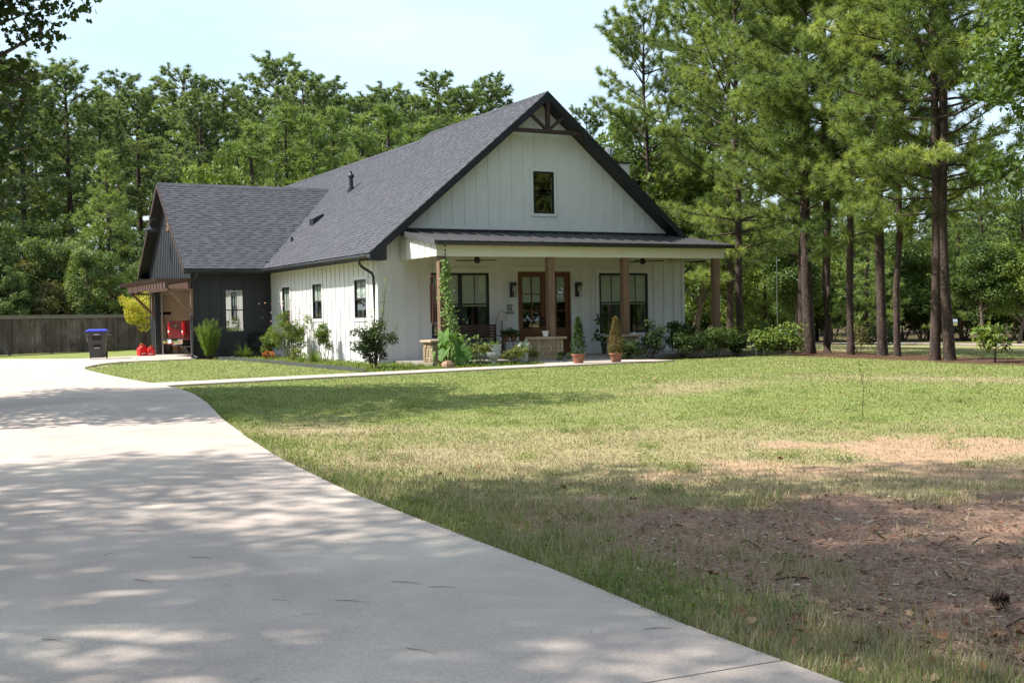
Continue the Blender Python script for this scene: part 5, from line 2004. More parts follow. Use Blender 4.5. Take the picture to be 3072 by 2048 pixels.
def ceiling_fan(label, x, y, rz):
    t = thing('ceiling_fan', label, 'ceiling fan', (x, y, 3.20), rz, 'porch ceiling fans')
    MB().lathe([(0.07, 0), (0.06, -0.05), (0.018, -0.06), (0.018, -0.12), (0.055, -0.13), (0.085, -0.17), (0.085, -0.27), (0.05, -0.31), (0.01, -0.315)], n=16).build('motor', M_FAN, t, smooth=True)
    for k in range(3):
        a = 2.094 * k
        ca, sa = math.cos(a), math.sin(a)
        mb = MB()
        pts = []
        for u_, w_, z_ in ((0.08, 0.04, 0), (0.2, 0.065, 0.0), (0.68, 0.05, 0.012)):
            for sgn in (-1, 1):
                pts.append((ca * u_ - sa * w_ * sgn, sa * u_ + ca * w_ * sgn, -0.22 + z_ + sgn * 0.012))
        vs = pts + [(p[0], p[1], p[2] - 0.008) for p in pts]
        mb.add(vs, [(0, 2, 3, 1), (2, 4, 5, 3), (7, 9, 8, 6), (9, 11, 10, 8), (0, 1, 7, 6), (4, 10, 11, 5), (1, 3, 9, 7), (3, 5, 11, 9), (0, 6, 8, 2), (2, 8, 10, 4)])
        mb.build('blade', M_FAN, t)
    return t


ceiling_fan('dark three-blade ceiling fan at the left of the porch', 15.36, 30.3, R(8))
ceiling_fan('dark three-blade ceiling fan at the right of the porch', 21.2, 30.3, R(-25))

M_CLEAR = glassmat('lantern_glass', tint=(0.9, 0.9, 0.88), refl=0.08)


def lantern(label, x):
    t = thing('wall_lantern', label, 'lantern', (x, YF - 0.026, 1.92), 0, 'lanterns beside the front door')
    MB().box(-0.065, 0.065, -0.02, 0.0, 0.0, 0.44).build('back_plate', M_LAMP, t)
    MB().box(-0.075, 0.075, -0.20, -0.0205, 0.34, 0.44).build('hood', M_LAMP, t)
    for x_ in (-0.068, 0.06):
        MB().box(x_, x_ + 0.008, -0.195, -0.187, 0.0, 0.34).build('bar', M_LAMP, t)
    MB().box(-0.068, 0.068, -0.195, -0.0205, -0.008, 0.0).build('base', M_LAMP, t)
    MB().box(-0.06, 0.06, -0.19, -0.186, 0.002, 0.338).build('pane', M_CLEAR, t)
    MB().lathe([(0.012, 0.16), (0.03, 0.2), (0.032, 0.24), (0.014, 0.31), (0.014, 0.34)], (0, -0.1, 0), 10).build('bulb', mat('bulb_%d' % int(x), (0.7, 0.68, 0.6), rough=0.2), t, smooth=True)
    return t


lantern('black wall lantern left of the front door', 17.17)
lantern('black wall lantern right of the front door', 19.53)

# bench
M_BENCH = mat('bench_wood', (0.085, 0.05, 0.035), (0.055, 0.033, 0.024), rough=0.6, scale=10, stretch=(0.2, 1, 1))
M_CUSH = mat('cushion_navy', (0.03, 0.03, 0.055), rough=0.9, scale=12)
bn = thing('porch_bench', 'dark slatted wooden bench under the left porch window', 'bench', (15.62, 30.85, 0.10))
for k in range(6):
    MB().box(-0.72, 0.72, 0.30, 0.325, 0.50 + k * 0.085, 0.565 + k * 0.085).build('back_slat', M_BENCH, bn)
for k in range(4):
    MB().box(-0.72, 0.72, -0.22 + k * 0.125, -0.12 + k * 0.125, 0.40, 0.425).build('seat_slat', M_BENCH, bn)
MB().box(-0.70, 0.70, -0.24, 0.26, 0.30, 0.399).build('apron', M_CUSH, bn, bevel=0.01)
for x in (-0.76, 0.72):
    for y in (-0.24, 0.28):
        MB().box(x, x + 0.045, y, y + 0.05, 0.0, 1.0 if y > 0 else 0.64).build('leg', M_BENCH, bn)
    MB().box(x - 0.01, x + 0.055, -0.26, 0.33, 0.641, 0.67).build('armrest', M_BENCH, bn)
    for k in range(4):
        MB().box(x + 0.005, x + 0.04, 0.26, 0.279, 0.70 + k * 0.075, 0.74 + k * 0.075).build('side_slat', M_BENCH, bn)

# side table with pots and a lamp behind it
TX, TY_ = 16.62, 30.75
tbl = thing('side_table', 'black wrought-iron side table right of the bench', 'table', (TX, TY_, 0.10))
MB().box(-0.24, 0.24, -0.18, 0.18, 0.47, 0.49).build('table_top', M_BLACK, tbl)
for x in (-0.22, 0.22):
    for y in (-0.16, 0.16):
        MB().tube([(x, y, 0), (x, y, 0.47)], 0.012, 6).build('leg', M_BLACK, tbl, smooth=True)
M_TERRA = mat('terracotta', (0.30, 0.135, 0.08), (0.22, 0.10, 0.06), rough=0.8, scale=8)
for i, (dx, lab) in enumerate(((-0.12, 'small clay pot at the left end of the side table'), (0.12, 'small clay pot with ferny plant on the side table'))):
    t = thing('clay_pot', lab, 'pot', (TX + dx, TY_ - 0.05, 0.591), 0)
    MB().lathe([(0.075, 0), (0.10, 0.14), (0.115, 0.145), (0.115, 0.18), (0.095, 0.18), (0.085, 0.15)], n=16).build('pot', M_TERRA, t, smooth=True)
    r_ = np.random.default_rng(60 + i)
    P_ = np.array([(r_.normal() * 0.09, r_.normal() * 0.09, 0.17 + abs(r_.normal()) * 0.07) for _ in range(170)])
    V, F_, tv = leaf_arrays(P_, P_ * np.array([3, 3, 0.5]) + r_.normal(size=P_.shape) * 0.4, 0.11, 0.45, r_, r_.uniform(0.0, 0.5, len(P_)))
    np_mesh('foliage', V, F_, M_LEAF, t, v=tv)
M_LINEN = mat('linen_shade', (0.46, 0.42, 0.36), rough=0.9, scale=40)
LZ = 0.10
lp = onY(1506, 960, 31.1)
t = thing('floor_lamp', 'lamp with beige bell shade beside the front door', 'lamp', (lp.x, 31.1, 0.10))
z0 = onY(1506, 960, 31.1).z - 0.10
z1 = onY(1506, 935, 31.1).z - 0.10
MB().lathe([(0.13, 0), (0.13, 0.02), (0.03, 0.04), (0.014, 0.08), (0.014, z1 - 0.04)], n=12).build('stand', M_BLACK, t, smooth=True)
MB().lathe([(0.185, z0), (0.155, z0 + 0.05), (0.115, z0 + 0.14), (0.095, z1), (0.085, z1), (0.11, z0 + 0.13), (0.175, z0)], n=20).build('shade', M_LINEN, t, smooth=True)
MB().lathe([(0.008, z1 - 0.04), (0.02, z1 + 0.02), (0.012, z1 + 0.035), (0.004, z1 + 0.05)], n=8).build('finial', M_BLACK, t, smooth=True)
# hanging sign boards
M_SIGNBOARD = mat('sign_wood_grey', (0.16, 0.14, 0.12), (0.11, 0.095, 0.08), rough=0.9, scale=18)
M_SIGNWORD = mat('sign_lettering', (0.42, 0.39, 0.34), rough=0.8)
sg = thing('hanging_sign', 'three small grey boards strung one below another beside the door', 'sign', (onY(1527, 930, YF).x, YF - 0.03, onY(1527, 930, YF).z))
c0 = onY(1527, 930, YF)
for i, (pa, pb, pc, pdn) in enumerate(((1519, 1536, 914, 920), (1521.5, 1534, 922, 931), (1516.5, 1539, 934.5, 941.5))):
    a, b = onY(pa, pdn, YF) - c0, onY(pb, pc, YF) - c0
    brd = MB().box(a.x, b.x, -0.014, 0.0, a.z, b.z).build('board', M_SIGNBOARD, sg)
    n_l = (6, 3, 8)[i]
    wl2 = (b.x - a.x - 0.03) / n_l
    for j in range(n_l):
        x_ = a.x + 0.015 + wl2 * j
        MB().box(x_, x_ + wl2 * 0.6, -0.016, -0.0141, a.z + (b.z - a.z) * 0.3, a.z + (b.z - a.z) * 0.72).build('letter_stroke', M_SIGNWORD, brd)
a = onY(1527, 902, YF) - c0
for s in (-0.07, 0.07):
    MB().tube([(a.x, -0.01, a.z), (s, -0.008, (onY(1527, 914, YF) - c0).z)], 0.003, 4).build('cord', M_BLACK, sg)
    MB().tube([(s * 0.7, -0.008, (onY(1527, 920, YF) - c0).z), (s * 0.7, -0.008, (onY(1527, 935, YF) - c0).z)], 0.003, 4).build('cord', M_BLACK, sg)
# wind chime
M_CHIME = mat('chime_bronze', (0.16, 0.075, 0.065), rough=0.3, metal=0.7)
wc = onY(1297, 830, 29.5)
t = thing('wind_chime', 'long bronze wind chime hanging beside the left porch post', 'wind chime', (wc.x, 29.5, 3.02))
zt = wc.z - 3.02
MB().tube([(0, 0, 0), (0, 0, zt)], 0.005, 5).build('chain', M_BLACK, t)
MB().lathe([(0.02, zt + 0.03), (0.11, zt), (0.11, zt - 0.03), (0.02, zt - 0.03)], n=16).build('top_disc', M_CHIME, t, smooth=True)
for k in range(6):
    a = k * 1.047
    MB().tube([(0.07 * math.cos(a), 0.07 * math.sin(a), zt - 0.2), (0.07 * math.cos(a), 0.07 * math.sin(a), zt - 1.1 - 0.06 * k)], 0.02, 8).build('tube', M_CHIME, t, smooth=True)
    MB().tube([(0.07 * math.cos(a), 0.07 * math.sin(a), zt - 0.02), (0.07 * math.cos(a), 0.07 * math.sin(a), zt - 0.2)], 0.003, 4).build('string', M_BLACK, t)
# white pot on the middle pier
M_WPOT = mat('white_glaze', (0.75, 0.75, 0.74), rough=0.35)
t = thing('white_pot', 'small white pot on the stone pier before the door', 'pot', (16.84, 28.97, 0.727))
MB().lathe([(0.06, 0), (0.09, 0.14), (0.1, 0.145), (0.1, 0.165), (0.085, 0.165), (0.055, 0.03)], n=18, sq=0.3).build('pot', M_WPOT, t, smooth=True)
t = thing('hand_bell', 'little steel hand bell on the third stone pier', 'bell', (19.92, 28.98, 0.727))
MB().lathe([(0.03, 0), (0.026, 0.03), (0.016, 0.05), (0.007, 0.055), (0.007, 0.11), (0.012, 0.12)], n=12).build('bell', M_STEEL, t, smooth=True)

# hose reel in the dark corner
M_HOSE = mat('hose_black', (0.018, 0.02, 0.02), rough=0.5)
t = thing('hose_reel', 'coiled black garden hose hung in the corner of the dark wall', 'hose', (12.15, GY - 0.10, 0.62))
for k in range(7):
    rr0 = 0.2 + 0.018 * k
    MB().tube([(rr0 * math.cos(a), -0.02 - 0.012 * (k % 3), rr0 * 1.15 * math.sin(a)) for a in np.linspace(0, 6.283, 25)], 0.011, 5, cap=False).build('coil', M_HOSE, t, smooth=True)
MB().tube([(0.2, -0.03, -0.15), (0.28, -0.06, -0.4), (0.3, -0.15, -0.58), (0.1, -0.3, -0.6)], 0.011, 5).build('tail', M_HOSE, t, smooth=True)
MB().box(-0.08, 0.08, -0.05, 0.07, -0.02, 0.12).build('hanger', M_HOSE, t)

# ---------------------------------------------------------------- bed edging
M_EDGE = mat('edging_steel', (0.07, 0.075, 0.075), (0.05, 0.05, 0.05), rough=0.5, scale=6)
ep = [(10.35, 40.4), (10.72, 39.6), (10.74, 37), (10.72, 34.6), (10.66, 32.0), (10.66, 30.3), (10.72, 28.9), (10.66, 27.6), (10.42, 26.75)]
mb = MB()
for (xa, ya), (xb, yb) in zip(ep[:-1], ep[1:]):
    mb.bar((xa, ya, 0.04), (xb, yb, 0.04), 0.012, 0.13)
e_ = mb.build('bed_edging', M_EDGE)
tag(e_, 'low dark steel edging along the side flower bed', 'edging')

# ---------------------------------------------------------------- planters and pots
def cone_plant(name, label, x, y, z, m, seed, Hc, Rc, parent_pot=True):
    "clay pot with a narrow conifer"
    t = thing(name, label, 'potted plant', (x, y, z))
    MB().lathe([(0.125, 0), (0.17, 0.2), (0.195, 0.205), (0.2, 0.25), (0.18, 0.25), (0.165, 0.2)], n=20).build('pot', M_TERRA, t, smooth=True)
    MB().lathe([(0.165, 0.20), (0.02, 0.215)], n=14).build('soil', M_JOINT, t)
    r = np.random.default_rng(seed)
    k = 420
    u_ = r.random(k) ** 0.8
    zz = 0.22 + Hc * u_
    rad = Rc * (1 - u_) ** 0.75 * r.uniform(0.45, 1.25, k) * (0.55 + 0.45 * np.minimum(1, u_ * 6)) + 0.015
    a = r.uniform(0, 6.283, k)
    P = np.stack([np.cos(a) * rad, np.sin(a) * rad, zz], 1)
    D = np.stack([np.cos(a) * 0.5, np.sin(a) * 0.5, np.full(k, 0.9)], 1)
    V, F_, tv = tuft_arrays(P, D, 12, 0.075, 0.012, r, r.uniform(0.15, 0.7, k), back=0.04)
    MB().tube([(0, 0, 0.2), (0, 0, 0.22 + Hc * 0.9)], [0.015, 0.004], 6).build('stem', M_TWIG, t)
    np_mesh('foliage', V, F_, m, t, v=tv)
    return t


M_CYP = leafmat('cypress_green', (0.03, 0.065, 0.018), (0.08, 0.13, 0.035))
M_CYPB = leafmat('cypress_browned', (0.16, 0.12, 0.05), (0.24, 0.20, 0.085))
cone_plant('potted_conifer', 'green cone-shaped conifer in a clay pot before the door', 16.55, 26.72, 0.04, M_CYP, 71, 1.02, 0.21)
cone_plant('potted_conifer', 'browned cone-shaped conifer in a clay pot before the third post', 17.58, 26.45, 0.04, M_CYPB, 72, 1.0, 0.20)

M_URN = mat('urn_white', (0.62, 0.62, 0.60), (0.50, 0.50, 0.48), rough=0.7, scale=9, bump=0.3, bscale=30)
t = thing('garden_urn', 'white fluted urn planter with arching leaves in the flower bed', 'urn', (14.72, 28.15, 0.0))
MB().lathe([(0.15, 0), (0.15, 0.04), (0.10, 0.06), (0.07, 0.10), (0.075, 0.13), (0.12, 0.17), (0.175, 0.26), (0.19, 0.36), (0.185, 0.40), (0.2, 0.41), (0.2, 0.44), (0.205, 0.5), (0.225, 0.56), (0.225, 0.58), (0.2, 0.58), (0.18, 0.5)], n=28).build('urn', M_URN, t, smooth=True)
for k in range(20):
    a = k * 0.314
    MB().tube([(0.105 * math.cos(a), 0.105 * math.sin(a), 0.155), (0.178 * math.cos(a), 0.178 * math.sin(a), 0.26), (0.193 * math.cos(a), 0.193 * math.sin(a), 0.35)], 0.011, 5).build('flute', M_URN, t, smooth=True)


def blades(root, nm, m, n, L, W, r, spread=1.0, z0=0.0, rad=0.05, droop=0.9, tone=(0.2, 0.8), seg=5):
    "arching strap leaves"
    V, F_, T_ = [], [], []
    for i in range(n):
        a = r.uniform(0, 6.283)
        el = r.uniform(0.75, 1.45)
        d = np.array([math.cos(a) * math.cos(el) * spread, math.sin(a) * math.cos(el) * spread, math.sin(el)])
        p = np.array([math.cos(a) * rad * r.random(), math.sin(a) * rad * r.random(), z0])
        s = np.array([-math.sin(a), math.cos(a), 0])
        ln = L * r.uniform(0.6, 1.1)
        tone_ = r.uniform(*tone)
        k = len(V)
        for j in range(seg + 1):
            w = W * (1 - (j / seg) ** 2.2) * 0.5 + 0.0008
            V += [p - s * w, p + s * w]
            T_ += [tone_, tone_]
            d = d + np.array([d[0] * 0.35, d[1] * 0.35, -droop * r.uniform(0.7, 1.3) / seg * (0.3 + j / seg)])
            d /= np.linalg.norm(d)
            p = p + d * ln / seg
        for j in range(seg):
            q = k + j * 2
            F_ += [(q, q + 1, q + 3), (q, q + 3, q + 2)]
    return np_mesh(nm, np.array(V), np.array(F_), m, root, v=np.array(T_))


M_STRAP = leafmat('strap_leaves', (0.055, 0.11, 0.022), (0.17, 0.24, 0.06), trans=0.3)
blades(t, 'foliage', M_STRAP, 26, 0.34, 0.05, np.random.default_rng(80), z0=0.52, rad=0.1, droop=1.3)

M_ZINC = mat('zinc_planter', (0.42, 0.43, 0.45), (0.30, 0.31, 0.33), rough=0.5, metal=0.3, scale=9)
M_CALAD = leafmat('white_green_leaves', (0.13, 0.22, 0.09), (0.55, 0.62, 0.5), trans=0.25)
t = thing('zinc_planter', 'square grey planter with white-veined leaves before the middle pier', 'planter', (15.55, 27.95, 0.0))
MB().lathe([(0.10, 0), (0.13, 0.30), (0.14, 0.30), (0.14, 0.32), (0.12, 0.32), (0.09, 0.05)], n=4).build('box', M_ZINC, t)
r_ = np.random.default_rng(81)
P_ = np.stack([r_.normal(size=60) * 0.12, r_.normal(size=60) * 0.1, r_.uniform(0.34, 0.62, 60)], 1)
V, F_, tv = leaf_arrays(P_, r_.normal(size=P_.shape) * 0.7 + np.array([0, -0.6, 0.5]), 0.14, 0.75, r_, r_.uniform(0.1, 0.95, 60))
np_mesh('foliage', V, F_, M_CALAD, t, v=tv)

# potted plants at the back of the porch
M_GLAZE = mat('green_glaze', (0.045, 0.07, 0.05), rough=0.25)
t = thing('porch_plant', 'dark leafy plant in a green pot under the right porch window', 'potted plant', (20.05, 30.7, 0.10))
MB().lathe([(0.13, 0), (0.17, 0.28), (0.185, 0.29), (0.185, 0.33), (0.16, 0.33), (0.14, 0.2)], n=18).build('pot', M_GLAZE, t, smooth=True)
MB().tube([(0, 0, 0.3), (0.03, 0, 0.7), (-0.02, 0.02, 1.05)], [0.018, 0.014, 0.008], 6).build('stem', M_TWIG, t)
P_ = np.concatenate([np.stack([r_.normal(size=150) * 0.2, r_.normal(size=150) * 0.16, r_.uniform(0.35, 0.75, 150)], 1), np.stack([r_.normal(size=90) * 0.17, r_.normal(size=90) * 0.12, r_.normal(size=90) * 0.1 + 1.1], 1)])
V, F_, tv = leaf_arrays(P_, r_.normal(size=P_.shape) + np.array([0, -0.3, 0.5]), 0.15, 0.45, r_, r_.uniform(0.0, 0.5, len(P_)))
np_mesh('foliage', V, F_, M_LEAF, t, v=tv)

# trough planter at the right end of the bed
M_TROUGH = mat('trough_metal', (0.03, 0.03, 0.032), rough=0.5)
tx_, ty_ = 23.75, 27.15
t = thing('trough_planter', 'low black trough on white legs, full of bright leafy plants', 'planter', (tx_, ty_, float(gz(tx_, ty_))), R(-25))
mb = MB()
mb.prism([(-0.62, -0.22, 0.14), (0.62, -0.22, 0.14), (0.68, -0.26, 0.46), (-0.68, -0.26, 0.46)], (0, 0.44, 0))
mb.build('trough', M_TROUGH, t, bevel=0.02)
MB().tube([(-0.69, -0.27, 0.465), (0.69, -0.27, 0.465)], 0.014, 6).build('rim', M_STEEL, t, smooth=True)
for x in (-0.5, 0.5):
    MB().tube([(x - 0.13, -0.29, -0.02), (x - 0.1, -0.285, 0.26), (x, -0.28, 0.32), (x + 0.1, -0.285, 0.26), (x + 0.13, -0.29, -0.02)], 0.009, 6).build('leg', M_STEEL, t, smooth=True)
P_ = np.concatenate([np.stack([r_.uniform(-0.75, 0.75, 900), r_.normal(size=900) * 0.16, 0.45 + np.abs(r_.normal(size=900)) * 0.17], 1), np.stack([0.55 + r_.normal(size=300) * 0.2, r_.normal(size=300) * 0.13, r_.uniform(0.1, 0.98, 300)], 1), np.stack([r_.uniform(-0.7, 0.8, 420), -0.3 - np.abs(r_.normal(size=420)) * 0.05, 0.5 - np.abs(r_.normal(size=420)) * 0.16], 1)])
V, F_, tv = leaf_arrays(P_, r_.normal(size=P_.shape) * 0.6 + np.array([0, -0.3, 0.8]), 0.10, 0.75, r_, r_.uniform(0.1, 0.9, len(P_)))
np_mesh('foliage', V, F_, M_LEAF_LIGHT, t, v=tv)

# ---------------------------------------------------------------- shrubs
def shrub(label, x, y, H, Rc, seed, m, leaves=1500, L=0.06, th=0.12, stems=5, blobs=18, name='shrub', Wd=0.55, hollow=0.3, blob_r=(0.25, 0.42), skew=0.0, group=None, extra=()):
    o = broadleaf(name, label, seed, H, Rc, th, 0.022, leaves, L, Wd, blobs, m=m, bark=M_TWIG, stems=stems, cat='shrub', hollow=hollow, blob_r=blob_r, skew=skew, crown_name='foliage', group=group, extra=extra)
    return put(o, x, y)


M_SHRUB_D = leafmat('dark_shrub', (0.018, 0.042, 0.012), (0.065, 0.10, 0.024), trans=0.25)
M_SHRUB_Y = leafmat('variegated_shrub', (0.075, 0.105, 0.02), (0.24, 0.26, 0.06), trans=0.25)
M_PINKF = leafmat('pink_petals', (0.55, 0.20, 0.26), (0.75, 0.42, 0.48), trans=0.3)
M_ORANGEL = leafmat('orange_leaves', (0.30, 0.10, 0.03), (0.50, 0.22, 0.07), trans=0.3)
# feathery upright bush at the garage corner
M_FEATH = leafmat('feathery_green', (0.085, 0.15, 0.028), (0.22, 0.31, 0.07), trans=0.3)
t = thing('feathery_bush', 'bright green feathery upright bush at the garage corner', 'bush')
r_ = np.random.default_rng(90)
Ps, Ds, Ts = [], [], []
for b in range(46):                       # plumes rising from the base
    a = r_.uniform(0, 6.283)
    tilt = r_.uniform(0.02, 0.42)
    hgt = r_.uniform(0.95, 1.5) * (1 - 0.35 * tilt)
    tn = r_.uniform(0.2, 0.75)
    for q in np.linspace(0.2, 1.0, 30):
        rr_ = tilt * hgt * q ** 0.8 * 1.05
        Ps.append((math.cos(a) * rr_ + r_.normal() * 0.035, math.sin(a) * rr_ + r_.normal() * 0.035, hgt * q))
        Ds.append((math.cos(a) * tilt, math.sin(a) * tilt, 1.0))
        Ts.append(tn + 0.2 * q - 0.1)
V, F_, tv = tuft_arrays(np.array(Ps), np.array(Ds), 13, 0.15, 0.008, r_, np.clip(np.array(Ts), 0, 1), spread=(5, 42), back=0.08)
np_mesh('foliage', V, F_, M_FEATH, t, v=tv)
mb = MB()
for j in range(7):
    a = j * 0.9
    mb.tube([(0, 0, -0.02), (0.1 * math.cos(a), 0.1 * math.sin(a), 0.12), (0.2 * math.cos(a), 0.2 * math.sin(a), 0.4), (0.24 * math.cos(a), 0.24 * math.sin(a), 0.9)], [0.018, 0.014, 0.01, 0.004], 5)
mb.build('stems', M_TWIG, t)
put(t, 10.28, 41.25)


def clump(label, x, y, n, L, W, seed, m=None, droop=0.9, name='strap_leaf_clump', spread=1.0):
    t = thing(name, label, 'plant')
    blades(t, 'foliage', m or M_STRAP, n, L, W, np.random.default_rng(seed), spread=spread, droop=droop, rad=0.14)
    return put(t, x, y)


clump('arching daylily clump before the dark garage wall', 11.4, 40.9, 150, 0.72, 0.022, 91, droop=1.2, name='daylily_clump')
clump('iris fan at the foot of the slim shrub', 11.75, 34.3, 60, 0.55, 0.03, 92, droop=0.3, spread=0.7, name='iris_clump')
clump('smaller iris fan left of the taller one', 11.7, 35.4, 36, 0.42, 0.028, 93, droop=0.35, spread=0.8, name='iris_clump')
shrub('light green rounded shrub in the corner by the hose', 12.15, 40.2, 1.05, 0.42, 94, M_LEAF_LIGHT, 1500, 0.075)
shrub('low orange-leaved plant before the corner shrub', 11.75, 39.3, 0.32, 0.26, 95, M_ORANGEL, 420, 0.07, 0.02, 4, 10)
o = shrub('tall loose rose shrub with pink flowers between the side windows', 12.1, 37.7, 1.75, 0.78, 96, M_LEAF_LIGHT, 5200, 0.066, 0.05, 9, 34, 'rose_shrub', hollow=0.25, blob_r=(0.14, 0.28), extra=((0, -0.1, 0.35, 0.32), (0.2, 0.1, 0.55, 0.34), (-0.25, 0, 0.6, 0.34), (0.1, -0.2, 0.8, 0.36)))
P_ = np.stack([np.random.default_rng(3).normal(size=70) * 0.34, np.random.default_rng(4).normal(size=70) * 0.3, np.random.default_rng(5).uniform(1.25, 2.05, 70)], 1)
V, F_, tv = leaf_arrays(P_, np.random.default_rng(6).normal(size=P_.shape), 0.06, 0.9, np.random.default_rng(7), np.random.default_rng(8).uniform(0.1, 0.9, 70))
np_mesh('blossom', V, F_, M_PINKF, o, v=tv)
mb = MB()
r_ = np.random.default_rng(9)
for p in P_[::3]:
    mb.tube([(p[0] * 0.3, p[1] * 0.3, 0.6), tuple(p)], [0.006, 0.003], 4, cap=False)
mb.build('flower_stalks', M_TWIG, o)
shrub('yellow-green mounded plant before the rose shrub', 11.9, 36.6, 0.46, 0.36, 97, M_SHRUB_Y, 900, 0.055, 0.02, 5, 14)
shrub('slim upright shrub with scattered buds under the middle of the side wall', 12.3, 35.0, 1.4, 0.3, 98, M_LEAF_LIGHT, 1900, 0.06, 0.25, 4, 26, blob_r=(0.3, 0.5))
shrub('thin second upright stem beside the slim shrub', 12.45, 35.7, 1.1, 0.16, 99, M_LEAF, 420, 0.055, 0.2, 3, 14, blob_r=(0.3, 0.5))
# big loose shrub at the house corner with long canes
o = shrub('dark loose shrub with tall bare canes at the house corner', 11.4, 28.5, 1.3, 0.74, 101, M_SHRUB_D, 4200, 0.085, 0.15, 7, 40, 'cane_shrub', Wd=0.42, blob_r=(0.16, 0.28))
mb, P2 = MB(), []
r_ = np.random.default_rng(12)
for (dx, dy, ht) in ((0.42, 0.1, 2.42), (0.30, -0.05, 1.9), (-0.02, 0.08, 1.75), (0.5, 0.2, 1.5), (-0.25, 0.1, 1.5), (0.7, 0.0, 1.25), (-0.5, 0, 1.2)):
    pts = [(0.02, 0, 0.1), (dx * 0.45, dy * 0.5, ht * 0.45), (dx * 0.85, dy, ht * 0.8), (dx, dy, ht)]
    mb.tube(pts, [0.014, 0.01, 0.007, 0.003], 5)
    for z_ in np.arange(ht * 0.55, ht, 0.075):
        f = (z_ / ht)
        for s in (-1, 1):
            P2.append((dx * f + s * 0.015, dy * f + r_.normal() * 0.02, z_))
mb.build('canes', M_TWIG, o)
P2 = np.array(P2)
V, F_, tv = leaf_arrays(P2, r_.normal(size=P2.shape) * 0.5 + np.array([0, -0.3, 0.9]), 0.10, 0.34, r_, r_.uniform(0.4, 0.95, len(P2)))
np_mesh('cane_leaves', V, F_, M_LEAF_LIGHT, o, v=tv)

# elephant ears
M_EAR = leafmat('elephant_ear', (0.035, 0.095, 0.016), (0.12, 0.23, 0.045), trans=0.3, rough=0.55, spec=0.25)
t = thing('elephant_ear_plant', 'elephant ear plant with huge green leaves by the left pier', 'plant')
r_ = np.random.default_rng(21)
for i, (dx, dy, z_, L_, az, tilt) in enumerate([(0.02, -0.05, 1.22, 0.46, 235, 66), (0.34, 0.0, 0.98, 0.42, 310, 55), (0.66, 0.05, 1.0, 0.36, 70, 72), (-0.02, -0.25, 0.62, 0.5, 215, 38), (0.30, -0.3, 0.52, 0.60, 285, 55), (0.66, -0.15, 0.55, 0.44, 310, 48), (-0.32, -0.05, 0.55, 0.26, 200, 65), (0.45, 0.15, 1.1, 0.3, 60, 60), (0.15, 0.15, 0.85, 0.44, 110, 50), (0.75, 0.15, 0.8, 0.3, 20, 60), (0.4, -0.4, 0.35, 0.4, 265, 35), (0.05, 0.1, 1.0, 0.36, 190, 55), (0.55, -0.25, 0.75, 0.42, 240, 68)]):
    az_, tl = R(az), R(tilt)
    f = np.array([math.cos(az_) * math.cos(tl), math.sin(az_) * math.cos(tl), -math.sin(tl)])
    s = np.array([-math.sin(az_), math.cos(az_), 0])
    up = np.cross(f, s) * -1
    up = up if up[2] > 0 else -up
    NU, NW = 12, 5
    V_, F2, T2 = [], [], []
    P0_ = np.array([dx, dy, z_])
    tone_ = r_.uniform(0.2, 0.7)
    us_ = np.linspace(0, 1, NU + 1)
    roll = r_.normal() * 0.35
    bend = r_.uniform(0.15, 0.55)
    for sg_ in (1, -1):
        kk = len(V_)
        for a_i, uu in enumerate(us_):
            half = 0.47 * math.sin(math.pi * min(1.0, (uu * 0.86 + 0.14)) ** 0.72) ** 0.85 if uu < 1 else 0.0
            back = -0.34 * math.exp(-(uu / 0.16) ** 2)
            for b_i in range(NW + 1):
                w_ = b_i / NW
                u1 = uu + back * w_ ** 1.3
                vein = 0.5 + 0.5 * math.cos((uu * 5.5 - w_ * 1.1) * 6.283)
                lift = 0.16 * w_ * half * 2 + 0.018 * vein * (1 - abs(2 * w_ - 1)) + 0.035 * w_ ** 2 * math.sin(uu * 19 + i * 2 + sg_) - bend * 0.45 * uu ** 2 + roll * w_ * half * sg_
                V_.append(P0_ + (f * u1 + s * (half * w_ * sg_) + up * lift) * L_)
                T2.append(tone_ + 0.22 * (vein - 0.5) - (0.2 if b_i == 0 else 0) + 0.1 * w_)
        n1_ = NW + 1
        for a_i in range(NU):
            for b_i in range(NW):
                q = kk + a_i * n1_ + b_i
                F2 += [(q, q + n1_, q + n1_ + 1), (q, q + n1_ + 1, q + 1)] if sg_ < 0 else [(q, q + n1_ + 1, q + n1_), (q, q + 1, q + n1_ + 1)]
    np_mesh('leaf', np.array(V_), np.array(F2), M_EAR, t, v=np.clip(np.array(T2), 0, 1), smooth=True)
    MB().tube([(0.15 + 0.2 * dx, 0.0, 0), (0.15 + 0.6 * (dx - 0.15), dy * 0.5, z_ * 0.6), (dx, dy, z_)], [0.016, 0.012, 0.008], 5).build('stalk', M_FEATH, t, smooth=True)
put(t, 13.06, 27.85, 0, 0.76)

# rain chain with a vine
t = thing('vine_on_rain_chain', 'leafy vine climbing the rain chain before the left post', 'vine', (13.62, 28.78, 0.0))
r_ = np.random.default_rng(31)
cx = lambda z: 0.0 + 0.20 * smooth((2.3 - z) / 2.0)
for k in range(26):
    z_ = 3.3 - k * 0.115
    MB().lathe([(0.016, 0), (0.032, 0.045), (0.03, 0.045), (0.012, 0.005)], (float(cx(z_)), 0, z_ - 0.05), 8).build('chain_cup', M_LAMP, t, smooth=True)
MB().tube([(float(cx(z_)) + 0.02 * math.sin(z_ * 9), 0.02 * math.cos(z_ * 9), z_) for z_ in np.linspace(0, 3.2, 30)], 0.008, 5).build('stem', M_TWIG, t)
zz = np.concatenate([r_.uniform(0.1, 2.9, 1300), r_.uniform(0.0, 0.8, 800)])
wv = 0.05 + 0.055 * smooth((2.9 - zz) / 1.6)
wv[1300:] = 0.30
